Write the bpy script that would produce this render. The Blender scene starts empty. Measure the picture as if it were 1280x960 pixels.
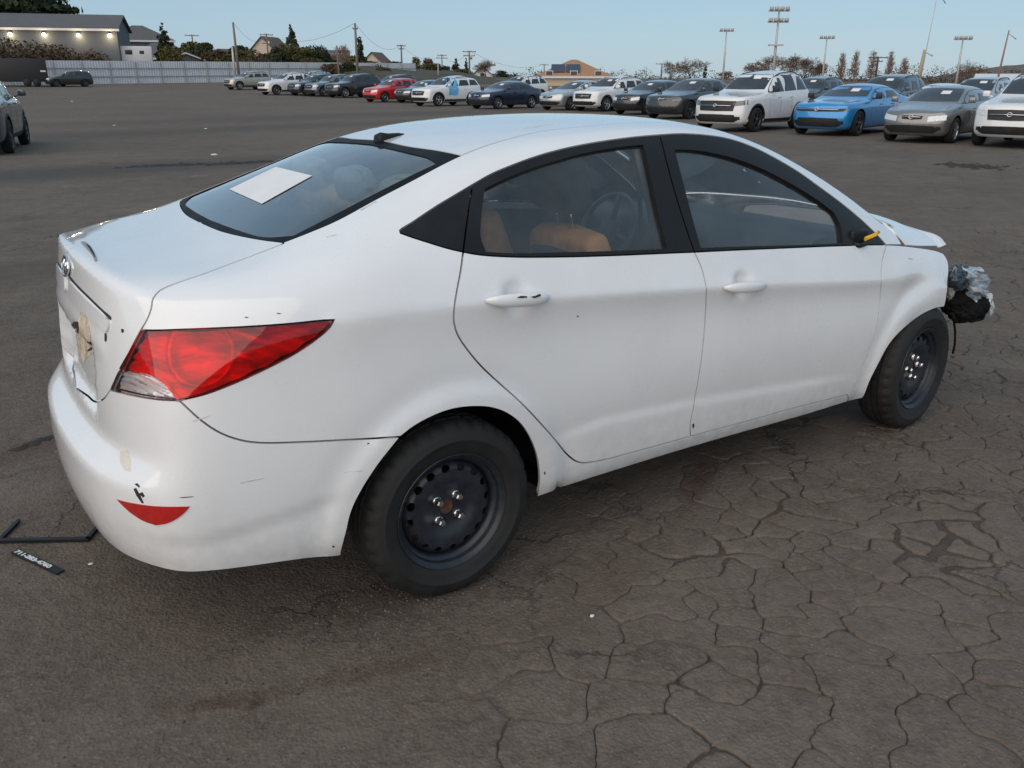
import bpy, bmesh, math, random
import numpy as np
from mathutils import Vector, Matrix, geometry
from mathutils.bvhtree import BVHTree

S = bpy.context.scene
COL = S.collection
R = math.radians

# ------------------------------------------------------------------ camera
CAM_F = 1076.0            # focal length in photo pixels (1280 wide) -> 30 mm
CAM_P = (-1.220, -2.947, 1.596)
CAM_YAW, CAM_PITCH, CAM_ROLL = R(55.76), R(19.59), R(0.15)
_fw = Vector((math.cos(CAM_YAW)*math.cos(CAM_PITCH), math.sin(CAM_YAW)*math.cos(CAM_PITCH), -math.sin(CAM_PITCH)))
_rt = Vector((math.sin(CAM_YAW), -math.cos(CAM_YAW), 0))
_up = _rt.cross(_fw)
_r2 = _rt*math.cos(CAM_ROLL)+_up*math.sin(CAM_ROLL)
_u2 = -_rt*math.sin(CAM_ROLL)+_up*math.cos(CAM_ROLL)
cam_data = bpy.data.cameras.new('camera')
cam = bpy.data.objects.new('camera', cam_data); COL.objects.link(cam)
cam_data.sensor_width = 36.0
cam_data.lens = CAM_F/1280*36
cam_data.clip_start = 0.05; cam_data.clip_end = 6000
m = Matrix((_r2, _u2, -_fw)).transposed().to_4x4(); m.translation = Vector(CAM_P)
cam.matrix_world = m
S.camera = cam

# ------------------------------------------------------------------ sky, sun, exposure
SUN_EL, SUN_AZ = R(28.0), R(208.0)      # azimuth measured from +x, counter-clockwise
world = bpy.data.worlds.new('World'); S.world = world; world.use_nodes = True
nt = world.node_tree; nt.nodes.clear()
wo = nt.nodes.new('ShaderNodeOutputWorld'); bg = nt.nodes.new('ShaderNodeBackground')
sky = nt.nodes.new('ShaderNodeTexSky'); sky.sky_type = 'NISHITA'; sky.sun_disc = False
sky.sun_elevation = SUN_EL
sky.sun_rotation = math.pi/2 - SUN_AZ
sky.air_density = 1.0; sky.dust_density = .3; sky.ozone_density = 3.0
# a thin even veil of high cloud over the whole sky
tcw = nt.nodes.new('ShaderNodeTexCoord'); mpw = nt.nodes.new('ShaderNodeMapping'); mpw.inputs['Scale'].default_value = (1, 1, 6)
nzw = nt.nodes.new('ShaderNodeTexNoise'); nzw.inputs['Scale'].default_value = 2.2; nzw.inputs['Detail'].default_value = 5
nt.links.new(tcw.outputs['Generated'], mpw.inputs['Vector']); nt.links.new(mpw.outputs[0], nzw.inputs['Vector'])
mrw = nt.nodes.new('ShaderNodeMapRange'); mrw.inputs['From Min'].default_value = .3; mrw.inputs['From Max'].default_value = .75; mrw.inputs['To Min'].default_value = .76; mrw.inputs['To Max'].default_value = .88
nt.links.new(nzw.outputs[0], mrw.inputs['Value'])
vcol = nt.nodes.new('ShaderNodeValToRGB'); vcol.color_ramp.elements[0].position = .36; vcol.color_ramp.elements[0].color = (2.35, 3.55, 4.65, 1); vcol.color_ramp.elements[1].position = .66; vcol.color_ramp.elements[1].color = (2.9, 4.0, 5.0, 1)
nt.links.new(nzw.outputs[0], vcol.inputs['Fac'])
mxw = nt.nodes.new('ShaderNodeMixRGB'); nt.links.new(vcol.outputs[0], mxw.inputs['Color2'])
nt.links.new(mrw.outputs[0], mxw.inputs['Fac']); nt.links.new(sky.outputs[0], mxw.inputs['Color1'])
bg.inputs['Strength'].default_value = 0.072
nt.links.new(mxw.outputs[0], bg.inputs[0]); nt.links.new(bg.outputs[0], wo.inputs[0])
sl = bpy.data.lights.new('sun', 'SUN'); sl.energy = 1.5; sl.angle = R(100); sl.color = (1.0, 0.83, 0.68)
sun = bpy.data.objects.new('sun', sl); COL.objects.link(sun)
sd = Vector((math.cos(SUN_AZ)*math.cos(SUN_EL), math.sin(SUN_AZ)*math.cos(SUN_EL), math.sin(SUN_EL)))
sun.rotation_euler = sd.to_track_quat('Z', 'Y').to_euler()
sun.location = (0, 0, 30)
S.view_settings.view_transform = 'Standard'; S.view_settings.look = 'None'
S.view_settings.gamma = 1.0; S.view_settings.use_curve_mapping = False
S.view_settings.exposure = 0.86
S.render.engine = 'CYCLES'
S.cycles.max_bounces = 8; S.cycles.transparent_max_bounces = 16
# ------------------------------------------------------------------ helpers
def tag(o, label=None, cat=None, group=None, kind=None):
    if label: o['label'] = label
    if cat: o['category'] = cat
    if group: o['group'] = group
    if kind: o['kind'] = kind
    return o

def empty(name, loc=(0, 0, 0), rz=0.0, sc=None):
    o = bpy.data.objects.new(name, None); COL.objects.link(o)
    o.location = loc; o.rotation_euler = (0, 0, rz); o.empty_display_size = .3
    if sc: o.scale = sc
    return o

def link(name, me, mat=None, parent=None):
    if mat is not None and len(me.materials) == 0:
        for mm in (mat if isinstance(mat, (list, tuple)) else [mat]): me.materials.append(mm)
    o = bpy.data.objects.new(name, me); COL.objects.link(o)
    if parent: o.parent = parent
    return o

def copy_tree(o, parent=None, label=None):
    c = o.copy(); COL.objects.link(c)
    if parent: c.parent = parent
    if label: c['label'] = label
    for ch in list(o.children):
        copy_tree(ch, c)
    return c

class MB:
    """collects simple solids into one mesh"""
    def __init__(s): s.v = []; s.f = []; s.mi = []; s.sm = []
    def add(s, vs, fs, mi=0, sm=False):
        b = len(s.v); s.v += [tuple(v) for v in vs]
        for f in fs: s.f.append([b+i for i in f]); s.mi.append(mi); s.sm.append(sm)
        return s
    def box(s, lo, hi, mi=0, M=None):
        x0, y0, z0 = lo; x1, y1, z1 = hi
        vs = [Vector(p) for p in ((x0,y0,z0),(x1,y0,z0),(x1,y1,z0),(x0,y1,z0),(x0,y0,z1),(x1,y0,z1),(x1,y1,z1),(x0,y1,z1))]
        if M is not None: vs = [M @ v for v in vs]
        return s.add(vs, [(3,2,1,0),(4,5,6,7),(0,1,5,4),(1,2,6,5),(2,3,7,6),(3,0,4,7)], mi)
    def bbox(s, lo, hi, r=.01, mi=0, M=None):
        """box with chamfered edges"""
        x0, y0, z0 = lo; x1, y1, z1 = hi
        bm = bmesh.new(); bmesh.ops.create_cube(bm, size=1)
        for v in bm.verts:
            v.co = Vector(((x0+x1)/2+v.co.x*(x1-x0), (y0+y1)/2+v.co.y*(y1-y0), (z0+z1)/2+v.co.z*(z1-z0)))
        bmesh.ops.bevel(bm, geom=list(bm.edges), offset=r, segments=2, profile=.6, affect='EDGES')
        bm.verts.index_update()
        vs = [M @ v.co if M is not None else v.co.copy() for v in bm.verts]
        s.add(vs, [[v.index for v in f.verts] for f in bm.faces], mi, True); bm.free(); return s
    def tube(s, pts, rad, n=8, mi=0, cap=True, sm=True):
        pts = [Vector(p) for p in pts]
        if not hasattr(rad, '__len__'): rad = [rad]*len(pts)
        vs = []; fs = []
        ref = None
        for i, p in enumerate(pts):
            t = (pts[min(i+1, len(pts)-1)]-pts[max(i-1, 0)]).normalized()
            if ref is None: ref = Vector((0, 0, 1)) if abs(t.z) < .9 else Vector((1, 0, 0))
            a = t.cross(ref).normalized(); b = a.cross(t); ref = b
            for k in range(n):
                an = 2*math.pi*k/n; vs.append(p+(a*math.cos(an)+b*math.sin(an))*rad[i])
        for i in range(len(pts)-1):
            for k in range(n):
                fs.append((i*n+k, i*n+(k+1) % n, (i+1)*n+(k+1) % n, (i+1)*n+k))
        s.add(vs, fs, mi, sm)
        if cap:
            b = len(s.v)-len(vs)
            s.f.append([b+k for k in reversed(range(n))]); s.mi.append(mi); s.sm.append(False)
            s.f.append([b+(len(pts)-1)*n+k for k in range(n)]); s.mi.append(mi); s.sm.append(False)
        return s
    def lathe(s, prof, n=32, M=None, mi=0, sm=True, close=False):
        """prof: list of (r, h) revolved about z, M places it"""
        vs = []; fs = []
        for (r, h) in prof:
            for k in range(n):
                an = 2*math.pi*k/n; v = Vector((r*math.cos(an), r*math.sin(an), h)); vs.append(M @ v if M is not None else v)
        m_ = len(prof)
        for i in range(m_ if close else m_-1):
            j = (i+1) % m_
            for k in range(n): fs.append((i*n+k, i*n+(k+1) % n, j*n+(k+1) % n, j*n+k))
        return s.add(vs, fs, mi, sm)
    def mesh(s, name='m'):
        me = bpy.data.meshes.new(name); me.from_pydata(s.v, [], s.f)
        me.polygons.foreach_set('material_index', s.mi); me.polygons.foreach_set('use_smooth', s.sm)
        me.update(); return me
    def build(s, name, mat, parent=None): return link(name, s.mesh(name), mat, parent)

def sharp_by_angle(me, deg=35):
    bm = bmesh.new(); bm.from_mesh(me); a = R(deg)
    for e in bm.edges:
        e.smooth = not (len(e.link_faces) == 2 and e.calc_face_angle(0) > a)
    for f in bm.faces: f.smooth = True
    bm.to_mesh(me); bm.free()

# ------------------------------------------------------------------ node helpers
class NT:
    def __init__(s, name):
        s.m = bpy.data.materials.new(name); s.m.use_nodes = True; s.t = s.m.node_tree; s.t.nodes.clear()
        s.out = s.t.nodes.new('ShaderNodeOutputMaterial')
    def n(s, ty, **kw):
        nd = s.t.nodes.new('ShaderNode'+ty)
        for k, v in kw.items():
            if hasattr(nd, k): setattr(nd, k, v)
            else: s.i(nd, k.replace('_', ' '), v)
        return nd
    def i(s, nd, k, v):
        sk = nd.inputs[k]
        if hasattr(v, 'bl_idname') and hasattr(v, 'outputs'): s.t.links.new(v.outputs[0], sk)
        elif hasattr(v, 'is_output'): s.t.links.new(v, sk)
        else:
            if hasattr(sk.default_value, '__len__') and hasattr(v, '__len__') and len(sk.default_value) == 4 and len(v) == 3: v = (*v, 1)
            sk.default_value = v
    def noise(s, scale, detail=4, rough=.55, vec=None, dist=0.0):
        nd = s.n('TexNoise'); nd.inputs['Scale'].default_value = scale; nd.inputs['Detail'].default_value = detail
        nd.inputs['Roughness'].default_value = rough; nd.inputs['Distortion'].default_value = dist
        if vec is not None: s.i(nd, 'Vector', vec)
        return nd
    def ramp(s, src, stops, interp='LINEAR'):
        nd = s.n('ValToRGB'); nd.color_ramp.interpolation = interp
        el = nd.color_ramp.elements
        while len(el) < len(stops): el.new(.5)
        for e, (p, c) in zip(el, stops):
            e.position = p; e.color = (c, c, c, 1) if not hasattr(c, '__len__') else (*c[:3], 1)
        s.i(nd, 'Fac', src); return nd
    def mix(s, fac, a, b, mode='MIX'):
        nd = s.n('MixRGB'); nd.blend_type = mode; s.i(nd, 'Fac', fac); s.i(nd, 'Color1', a); s.i(nd, 'Color2', b); return nd
    def math(s, op, a, b=None):
        nd = s.n('Math'); nd.operation = op; s.i(nd, 0, a)
        if b is not None: s.i(nd, 1, b)
        return nd
    def maprange(s, v, a, b, c=0.0, d=1.0):
        nd = s.n('MapRange'); s.i(nd, 'Value', v)
        for k, x in (('From Min', a), ('From Max', b), ('To Min', c), ('To Max', d)): nd.inputs[k].default_value = x
        return nd
    def bump(s, h, strength=.3, dist=.01, normal=None):
        nd = s.n('Bump'); nd.inputs['Strength'].default_value = strength; nd.inputs['Distance'].default_value = dist
        s.i(nd, 'Height', h)
        if normal is not None: s.i(nd, 'Normal', normal)
        return nd
    def pos(s): return s.n('NewGeometry').outputs['Position']
    def obj(s): return s.n('TexCoord').outputs['Object']
    def pbr(s, **kw):
        p = s.n('BsdfPrincipled')
        for k, v in kw.items(): s.i(p, k.replace('_', ' '), v)
        s.t.links.new(p.outputs[0], s.out.inputs[0]); s.p = p; return s
def simple(name, col, rough=.5, metal=0.0, coat=0.0, var=.12, scale=8, spec=.5, bump=0.0, bscale=60):
    """plain material with a little procedural unevenness in colour and gloss"""
    t = NT(name); co = t.obj()
    nz = t.noise(scale, 5, .6, co)
    c0 = tuple(max(0, c*(1-var)) for c in col); c1 = tuple(min(1, c*(1+var)) for c in col)
    cr = t.ramp(nz, [(.3, c0), (.7, c1)])
    rr = t.maprange(nz, .3, .7, max(.02, rough*.85), min(1, rough*1.15))
    t.pbr(Base_Color=cr, Roughness=rr, Metallic=metal, Coat_Weight=coat, Specular_IOR_Level=spec)
    if bump > 0:
        t.i(t.p, 'Normal', t.bump(t.noise(bscale, 3, .6, co), bump, .01))
    return t.m
def glass(name, tint=(.75, .82, .80), dirt=.05, rough=.0, ior=1.5, dirtcol=(.35, .34, .32)):
    """single-sheet window glass: reflects by Fresnel, lets tinted light through, a diffuse film of dust and haze"""
    t = NT(name); co = t.obj()
    fr = t.n('Fresnel'); fr.inputs['IOR'].default_value = ior
    # both faces of the pane reflect
    f2 = t.math('MULTIPLY', fr, 1.7); f2.use_clamp = True
    tr = t.n('BsdfTransparent'); t.i(tr, 'Color', tint)
    gl = t.n('BsdfGlossy'); t.i(gl, 'Color', (1, 1, 1)); gl.inputs['Roughness'].default_value = rough
    mx = t.n('MixShader'); t.i(mx, 0, f2); t.i(mx, 1, tr); t.i(mx, 2, gl)
    df = t.n('BsdfDiffuse'); t.i(df, 'Color', dirtcol)
    dn = t.maprange(t.noise(7, 5, .65, co), .35, .75, dirt*.5, dirt*1.6)
    m2 = t.n('MixShader'); t.i(m2, 0, dn); t.i(m2, 1, mx); t.i(m2, 2, df)
    t.t.links.new(m2.outputs[0], t.out.inputs[0]); return t.m

# ------------------------------------------------------------------ spline tools
def pchip(xs, ys):
    xs = np.asarray(xs, float); ys = np.asarray(ys, float); n = len(xs)
    h = np.diff(xs); dl = np.diff(ys)/h; d = np.zeros(n)
    if n == 2: d[:] = dl[0]
    else:
        for i in range(1, n-1):      # Catmull-Rom style slopes, non-uniform
            d[i] = (dl[i-1]*h[i]+dl[i]*h[i-1])/(h[i]+h[i-1])
        d[0] = 1.5*dl[0]-.5*d[1]; d[-1] = 1.5*dl[-1]-.5*d[-2]
    def f(x):
        i = int(np.clip(np.searchsorted(xs, x)-1, 0, n-2)); t = (x-xs[i])/h[i]
        if t < 0: return float(ys[0]+d[0]*(x-xs[0]))
        if t > 1: return float(ys[-1]+d[-1]*(x-xs[-1]))
        return float((1+2*t)*(1-t)**2*ys[i]+t*(1-t)**2*h[i]*d[i]+t*t*(3-2*t)*ys[i+1]+t*t*(t-1)*h[i]*d[i+1])
    return f
def smooth_path(P, step):
    """Catmull-Rom through 2-D/3-D points, resampled at about `step`"""
    P = [np.asarray(p, float) for p in P]
    if len(P) == 2:
        n = max(1, int(np.linalg.norm(P[1]-P[0])/step)); return [P[0]+(P[1]-P[0])*k/n for k in range(n+1)]
    Q = [2*P[0]-P[1]]+P+[2*P[-1]-P[-2]]; out = []
    for i in range(1, len(Q)-2):
        p0, p1, p2, p3 = Q[i-1:i+3]
        t0 = 0; t1 = t0+max(1e-6, np.linalg.norm(p1-p0))**.5; t2 = t1+max(1e-6, np.linalg.norm(p2-p1))**.5; t3 = t2+max(1e-6, np.linalg.norm(p3-p2))**.5
        n = max(1, int(round(np.linalg.norm(p2-p1)/step)))
        for k in range(n):
            t = t1+(t2-t1)*k/n
            a1 = (t1-t)/(t1-t0)*p0+(t-t0)/(t1-t0)*p1; a2 = (t2-t)/(t2-t1)*p1+(t-t1)/(t2-t1)*p2; a3 = (t3-t)/(t3-t2)*p2+(t-t2)/(t3-t2)*p3
            b1 = (t2-t)/(t2-t0)*a1+(t-t0)/(t2-t0)*a2; b2 = (t3-t)/(t3-t1)*a2+(t-t1)/(t3-t1)*a3
            out.append((t2-t)/(t2-t1)*b1+(t-t1)/(t2-t1)*b2)
    out.append(P[-1]); return out
def in_poly(pts, poly):
    """vectorised even-odd test"""
    pts = np.asarray(pts); poly = np.asarray(poly); x, y = pts[:, 0], pts[:, 1]; c = np.zeros(len(pts), bool)
    j = len(poly)-1
    for i in range(len(poly)):
        xi, yi = poly[i]; xj, yj = poly[j]
        if yi != yj:
            hit = ((yi > y) != (yj > y)) & (x < (xj-xi)*(y-yi)/(yj-yi)+xi); c ^= hit
        j = i
    return c
def poly_dist(pts, poly):
    pts = np.asarray(pts); A = np.asarray(poly); B = np.roll(A, -1, 0); d = np.full(len(pts), 1e9)
    for a, b in zip(A, B):
        ab = b-a; L = ab@ab
        t = np.clip(((pts-a)@ab)/max(L, 1e-12), 0, 1)
        d = np.minimum(d, np.linalg.norm(pts-(a+t[:, None]*ab), axis=1))
    return d
def shrink(poly, g):
    P = np.asarray(poly, float); n = len(P)
    area = .5*np.sum(P[:, 0]*np.roll(P[:, 1], -1)-np.roll(P[:, 0], -1)*P[:, 1])
    s = 1 if area > 0 else -1
    e = np.roll(P, -1, 0)-P; e /= np.maximum(np.linalg.norm(e, axis=1), 1e-9)[:, None]
    nn = np.stack([-e[:, 1], e[:, 0]], 1)*s
    m_ = nn+np.roll(nn, 1, 0); L = np.linalg.norm(m_, axis=1); m_ /= np.maximum(L, 1e-6)[:, None]
    k = 1/np.maximum(.35, (m_*nn).sum(1))
    gg = g if not callable(g) else np.array([g(p) for p in P])
    return P+m_*(k*gg)[:, None]

# ------------------------------------------------------------------ car-body surfaces
class Surface:
    fast = False
    """a smooth base surface; panels are cut from it through a parallel projection (chart)"""
    def __init__(s, verts, faces):
        s.V = np.asarray(verts, float); s.F = faces
        s.bvh = BVHTree.FromPolygons([tuple(v) for v in s.V], faces)
        # smooth vertex normals
        N = np.zeros_like(s.V); Fq = np.array([f if len(f) == 4 else list(f)+[f[2]] for f in faces])
        fn = np.cross(s.V[Fq[:, 2]]-s.V[Fq[:, 0]], s.V[Fq[:, 3]]-s.V[Fq[:, 1]])
        for k in range(4): np.add.at(N, Fq[:, k], fn)
        s.N = N/np.maximum(np.linalg.norm(N, axis=1), 1e-12)[:, None]; s.Fq = Fq
    def nrm(s, loc, fi):
        q = s.Fq[fi]; w = 1/np.maximum(np.linalg.norm(s.V[q]-np.asarray(loc), axis=1), 1e-5)**2
        n = (s.N[q]*w[:, None]).sum(0); return Vector(n/np.linalg.norm(n))
    def chart(s, d): return Chart(s, d)
class Chart:
    def __init__(s, surf, d, up=(0, 0, 1)):
        s.s = surf; s.d = Vector(d).normalized()
        s.e1 = s.d.cross(Vector(up)).normalized(); s.e2 = s.e1.cross(s.d)
    def ab(s, p): p = Vector(p); return np.array([p.dot(s.e1), p.dot(s.e2)])
    def hit(s, ab):
        o = s.e1*float(ab[0])+s.e2*float(ab[1])-s.d*12
        loc, n, fi, dist = s.s.bvh.ray_cast(o, s.d)
        if loc is None:
            # nearest point to the ray
            best = None
            for t in np.linspace(8, 16, 81):
                q = o+s.d*t; l2, n2, f2, d2 = s.s.bvh.find_nearest(q)
                if best is None or d2 < best[2]: best = (l2, f2, d2)
            loc, fi = best[0], best[1]
        return (loc, n) if (s.s.fast and n is not None) else (loc, s.s.nrm(loc, fi))
def pix_ray(u, v):
    return (_fw+_r2*((u-640)/CAM_F)-_u2*((v-480)/CAM_F)).normalized()
def on_surface(surf, p):
    """2-tuple: a photo pixel cast on the surface; 3-tuple: the nearest surface point"""
    if len(p) == 2:
        o = Vector(CAM_P); d = pix_ray(*p)
        loc, n, fi, dist = surf.bvh.ray_cast(o, d)
        if loc is None:
            best = None
            for t in np.linspace(1, 8, 281):
                l2, n2, f2, d2 = surf.bvh.find_nearest(o+d*t)
                if best is None or d2 < best[1]: best = (l2, d2)
            loc = best[0]
        return loc
    return surf.bvh.find_nearest(Vector(p))[0]
def curve(ch, pts, step=.012, smooth=True):
    q = [ch.ab(on_surface(ch.s, p)) for p in pts]
    if smooth: return smooth_path(q, step)
    out = []
    for a, b in zip(q[:-1], q[1:]): out += smooth_path([a, b], step)[:-1]
    return out+[q[-1]]
def loop(*curves):
    out = []
    for c in curves:
        for p in c:
            if not out or np.linalg.norm(out[-1]-p) > 1e-4: out.append(p)
    if np.linalg.norm(out[0]-out[-1]) < 1e-4: out.pop()
    return out
def rev(c): return list(reversed(c))
def panel(ch, outline, gap=.0028, grid=.03, offset=0.0, flange=.012, holes=(), disp=None, snap_y=False, mirror=None, round_=.0015):
    """cut one panel out of the surface. Returns (verts, faces, sharp_edges).
    mirror='join': reflect in y=0 and join into one sheet"""
    out = shrink(outline, gap) if gap else np.asarray(outline)
    if snap_y:    # points that lie on the centre line stay there
        pass
    hs = [np.asarray(h) for h in holes]
    lo = out.min(0); hi = out.max(0)
    gx = np.arange(lo[0]+grid*.5, hi[0], grid); gy = np.arange(lo[1]+grid*.5, hi[1], grid)
    G = np.array([(x+(grid*.5 if j % 2 else 0), y) for j, y in enumerate(gy) for x in gx]) if len(gx) and len(gy) else np.zeros((0, 2))
    if len(G):
        G = G[in_poly(G, out)]
        for h in hs:
            if len(G): G = G[~in_poly(G, h)]
        if len(G): G = G[poly_dist(G, out) > grid*.45]
        for h in hs:
            if len(G): G = G[poly_dist(G, h) > grid*.45]
    pts = [Vector(p) for p in out]; edges = [(i, (i+1) % len(out)) for i in range(len(out))]
    for h in hs:
        b = len(pts); pts += [Vector(p) for p in h]; edges += [(b+i, b+(i+1) % len(h)) for i in range(len(h))]
    pts += [Vector(p) for p in G]
    vs, es, fs, _, _, _ = geometry.delaunay_2d_cdt(pts, edges, [], 1, 1e-6)
    if hs:
        cen = np.array([np.mean([vs[i] for i in f], axis=0) for f in fs]); ok = np.ones(len(fs), bool)
        for h in hs: ok &= ~in_poly(cen, h)
        fs = [f for f, o_ in zip(fs, ok) if o_]
    L = []; N = []
    for p in vs:
        loc, n = ch.hit(p); L.append(loc); N.append(n)
    if snap_y:
        for k, l in enumerate(L):
            if abs(l.y) < .006: l.y = 0.0
    if disp is not None:
        L = [l+n*(offset+disp(l)) for l, n in zip(L, N)]
    elif offset: L = [l+n*offset for l, n in zip(L, N)]
    F = []
    for f in fs:
        f = list(f)
        for a in range(1, len(f)-1):
            t = [f[0], f[a], f[a+1]]
            nn = (L[t[1]]-L[t[0]]).cross(L[t[2]]-L[t[0]])
            if nn.dot(N[t[0]]+N[t[1]]+N[t[2]]) < 0: t.reverse()
            F.append(t)
    sharp = []
    if flange:
        cnt = {}
        for t in F:
            for a, b in ((0, 1), (1, 2), (2, 0)):
                k = (t[a], t[b]); cnt[k] = cnt.get(k, 0)+1
        bnd = [(a, b) for (a, b) in cnt if (b, a) not in cnt and not (snap_y and abs(L[a].y) < 1e-6 and abs(L[b].y) < 1e-6)]
        low = {}
        for a, b in bnd:
            for k in (a, b):
                if k not in low:
                    low[k] = len(L); L.append(L[k]-N[k]*flange); N.append(N[k])
        for a, b in bnd:
            F.append([b, a, low[a], low[b]]); sharp.append((a, b))
    return [tuple(l) for l in L], F, sharp
def panel_mesh(name, pf, mirror=None):
    V, F, SH = pf; V = list(V); F = [list(f) for f in F]; SH = list(SH)
    if mirror == 'flip':
        V = [(x, -y, z) for x, y, z in V]; F = [f[::-1] for f in F]
    elif mirror == 'join':
        n = len(V); mp = []
        for i, (x, y, z) in enumerate(V[:n]):
            if abs(y) < 1e-6: mp.append(i)
            else: mp.append(len(V)); V.append((x, -y, z))
        F += [[mp[i] for i in reversed(f)] for f in F[:]]
        SH += [(mp[a], mp[b]) for a, b in SH]
    me = bpy.data.meshes.new(name); me.from_pydata(V, [], F); me.update()
    me.polygons.foreach_set('use_smooth', [True]*len(me.polygons))
    if SH:
        ks = {tuple(sorted(e)) for e in SH}
        at = me.attributes.new('sharp_edge', 'BOOLEAN', 'EDGE')
        at.data.foreach_set('value', [tuple(sorted(e.vertices)) in ks for e in me.edges])
    return me
def cage_surface(V, F, creases, level, disp=None):
    """Catmull-Clark the cage, displace, return a Surface"""
    me = bpy.data.meshes.new('cage'); me.from_pydata(V, [], F); me.update()
    if creases:
        ck = {tuple(sorted(k)): w for k, w in creases.items()}
        at = me.attributes.new('crease_edge', 'FLOAT', 'EDGE')
        at.data.foreach_set('value', [ck.get(tuple(sorted(e.vertices)), 0.0) for e in me.edges])
    ob = bpy.data.objects.new('cage', me); COL.objects.link(ob)
    md = ob.modifiers.new('s', 'SUBSURF'); md.levels = level; md.render_levels = level; md.boundary_smooth = 'PRESERVE_CORNERS'
    dg = bpy.context.evaluated_depsgraph_get(); ev = ob.evaluated_get(dg); em = ev.to_mesh()
    n = len(em.vertices); co = np.empty(n*3); em.vertices.foreach_get('co', co); co = co.reshape(-1, 3)
    nf = len(em.polygons); vi = np.empty(len(em.loops), int); em.loops.foreach_get('vertex_index', vi)
    faces = vi.reshape(nf, 4).tolist()
    ev.to_mesh_clear(); bpy.data.objects.remove(ob); bpy.data.meshes.remove(me)
    if disp is not None: co = disp(co)
    return Surface(co, faces)
# ------------------------------------------------------------------ generic body cage
def body_cage(rows, B, mids, rear, front, nrear, cr_rows=(), fr=None):
    """rows: knots (x, halfwidth, z) for every longitudinal line, bottom -> centre line. B: index of the belt line.
    rear/front: for rows 0..B: (xcentre, xk, yk, zk, zcentre). mids: interior stations in 0..1 between the ends."""
    nt_ = len(rows)-1-B
    gy, gx = fr or ([1, .86, .70, .52, .27, 0], [1, .60, .30, .13, .03, 0])
    V = []; idx = {}
    def put(key, p):
        idx[key] = len(V); V.append((float(p[0]), -float(p[1]), float(p[2]))); return idx[key]
    fs = [(pchip([k[0] for k in r], [k[1] for k in r]), pchip([k[0] for k in r], [k[2] for k in r])) for r in rows]
    ends = {}
    for side, spec in (('R', rear), ('F', front)):
        for r in range(B+1):
            xc, xk, yk, zk, zc = spec[r]
            for c in range(nt_+1):
                p = (xc+(xk-xc)*gx[c], yk*gy[c], zc+(zk-zc)*gx[c]**.8 if gx[c] > 0 else zc)
                ends[side, r, c] = put((side, r, c), p)
    ns = len(mids)
    for r in range(len(rows)):
        if r <= B: xa = rear[r][1]; xb = front[r][1]
        else: xa = V[ends['R', B, r-B]][0]; xb = V[ends['F', B, r-B]][0]
        for k, x in enumerate(mids):
            # the few stations next to each end are squeezed so the rows stay evenly spaced
            if k < nrear: x = xa+(mids[nrear]-xa)*(k+1)/(nrear+1)
            if x > xb-.06: x = xb-.06
            put(('S', r, k), (x, fs[r][0](x) if r < len(rows)-1 else 0.0, fs[r][1](x)))
    def at(r, k):
        if k == 0: return ends['R', r, 0] if r <= B else ends['R', B, r-B]
        if k == ns+1: return ends['F', r, 0] if r <= B else ends['F', B, r-B]
        return idx['S', r, k-1]
    F = []; cre = {}
    for r in range(len(rows)-1):
        for k in range(ns+1): F.append((at(r, k), at(r, k+1), at(r+1, k+1), at(r+1, k)))
    for r in range(B):
        for c in range(nt_):
            F.append((ends['R', r, c+1], ends['R', r, c], ends['R', r+1, c], ends['R', r+1, c+1]))
            F.append((ends['F', r, c], ends['F', r, c+1], ends['F', r+1, c+1], ends['F', r+1, c]))
    for (r, w, ka, kb, wr) in cr_rows:
        for k in range(ns+1):
            if ka <= V[at(r, k)][0] <= kb: cre[at(r, k), at(r, k+1)] = w
        if wr and r <= B:
            for c in range(nt_): cre[ends['R', r, c], ends['R', r, c+1]] = wr
    # mirror
    n = len(V); mp = []
    for i in range(n):
        if abs(V[i][1]) < 1e-9: mp.append(i)
        else: mp.append(len(V)); V.append((V[i][0], -V[i][1], V[i][2]))
    F += [tuple(mp[i] for i in reversed(f)) for f in F[:]]
    for (a, b), w in list(cre.items()): cre[mp[a], mp[b]] = w
    return V, F, cre

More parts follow.
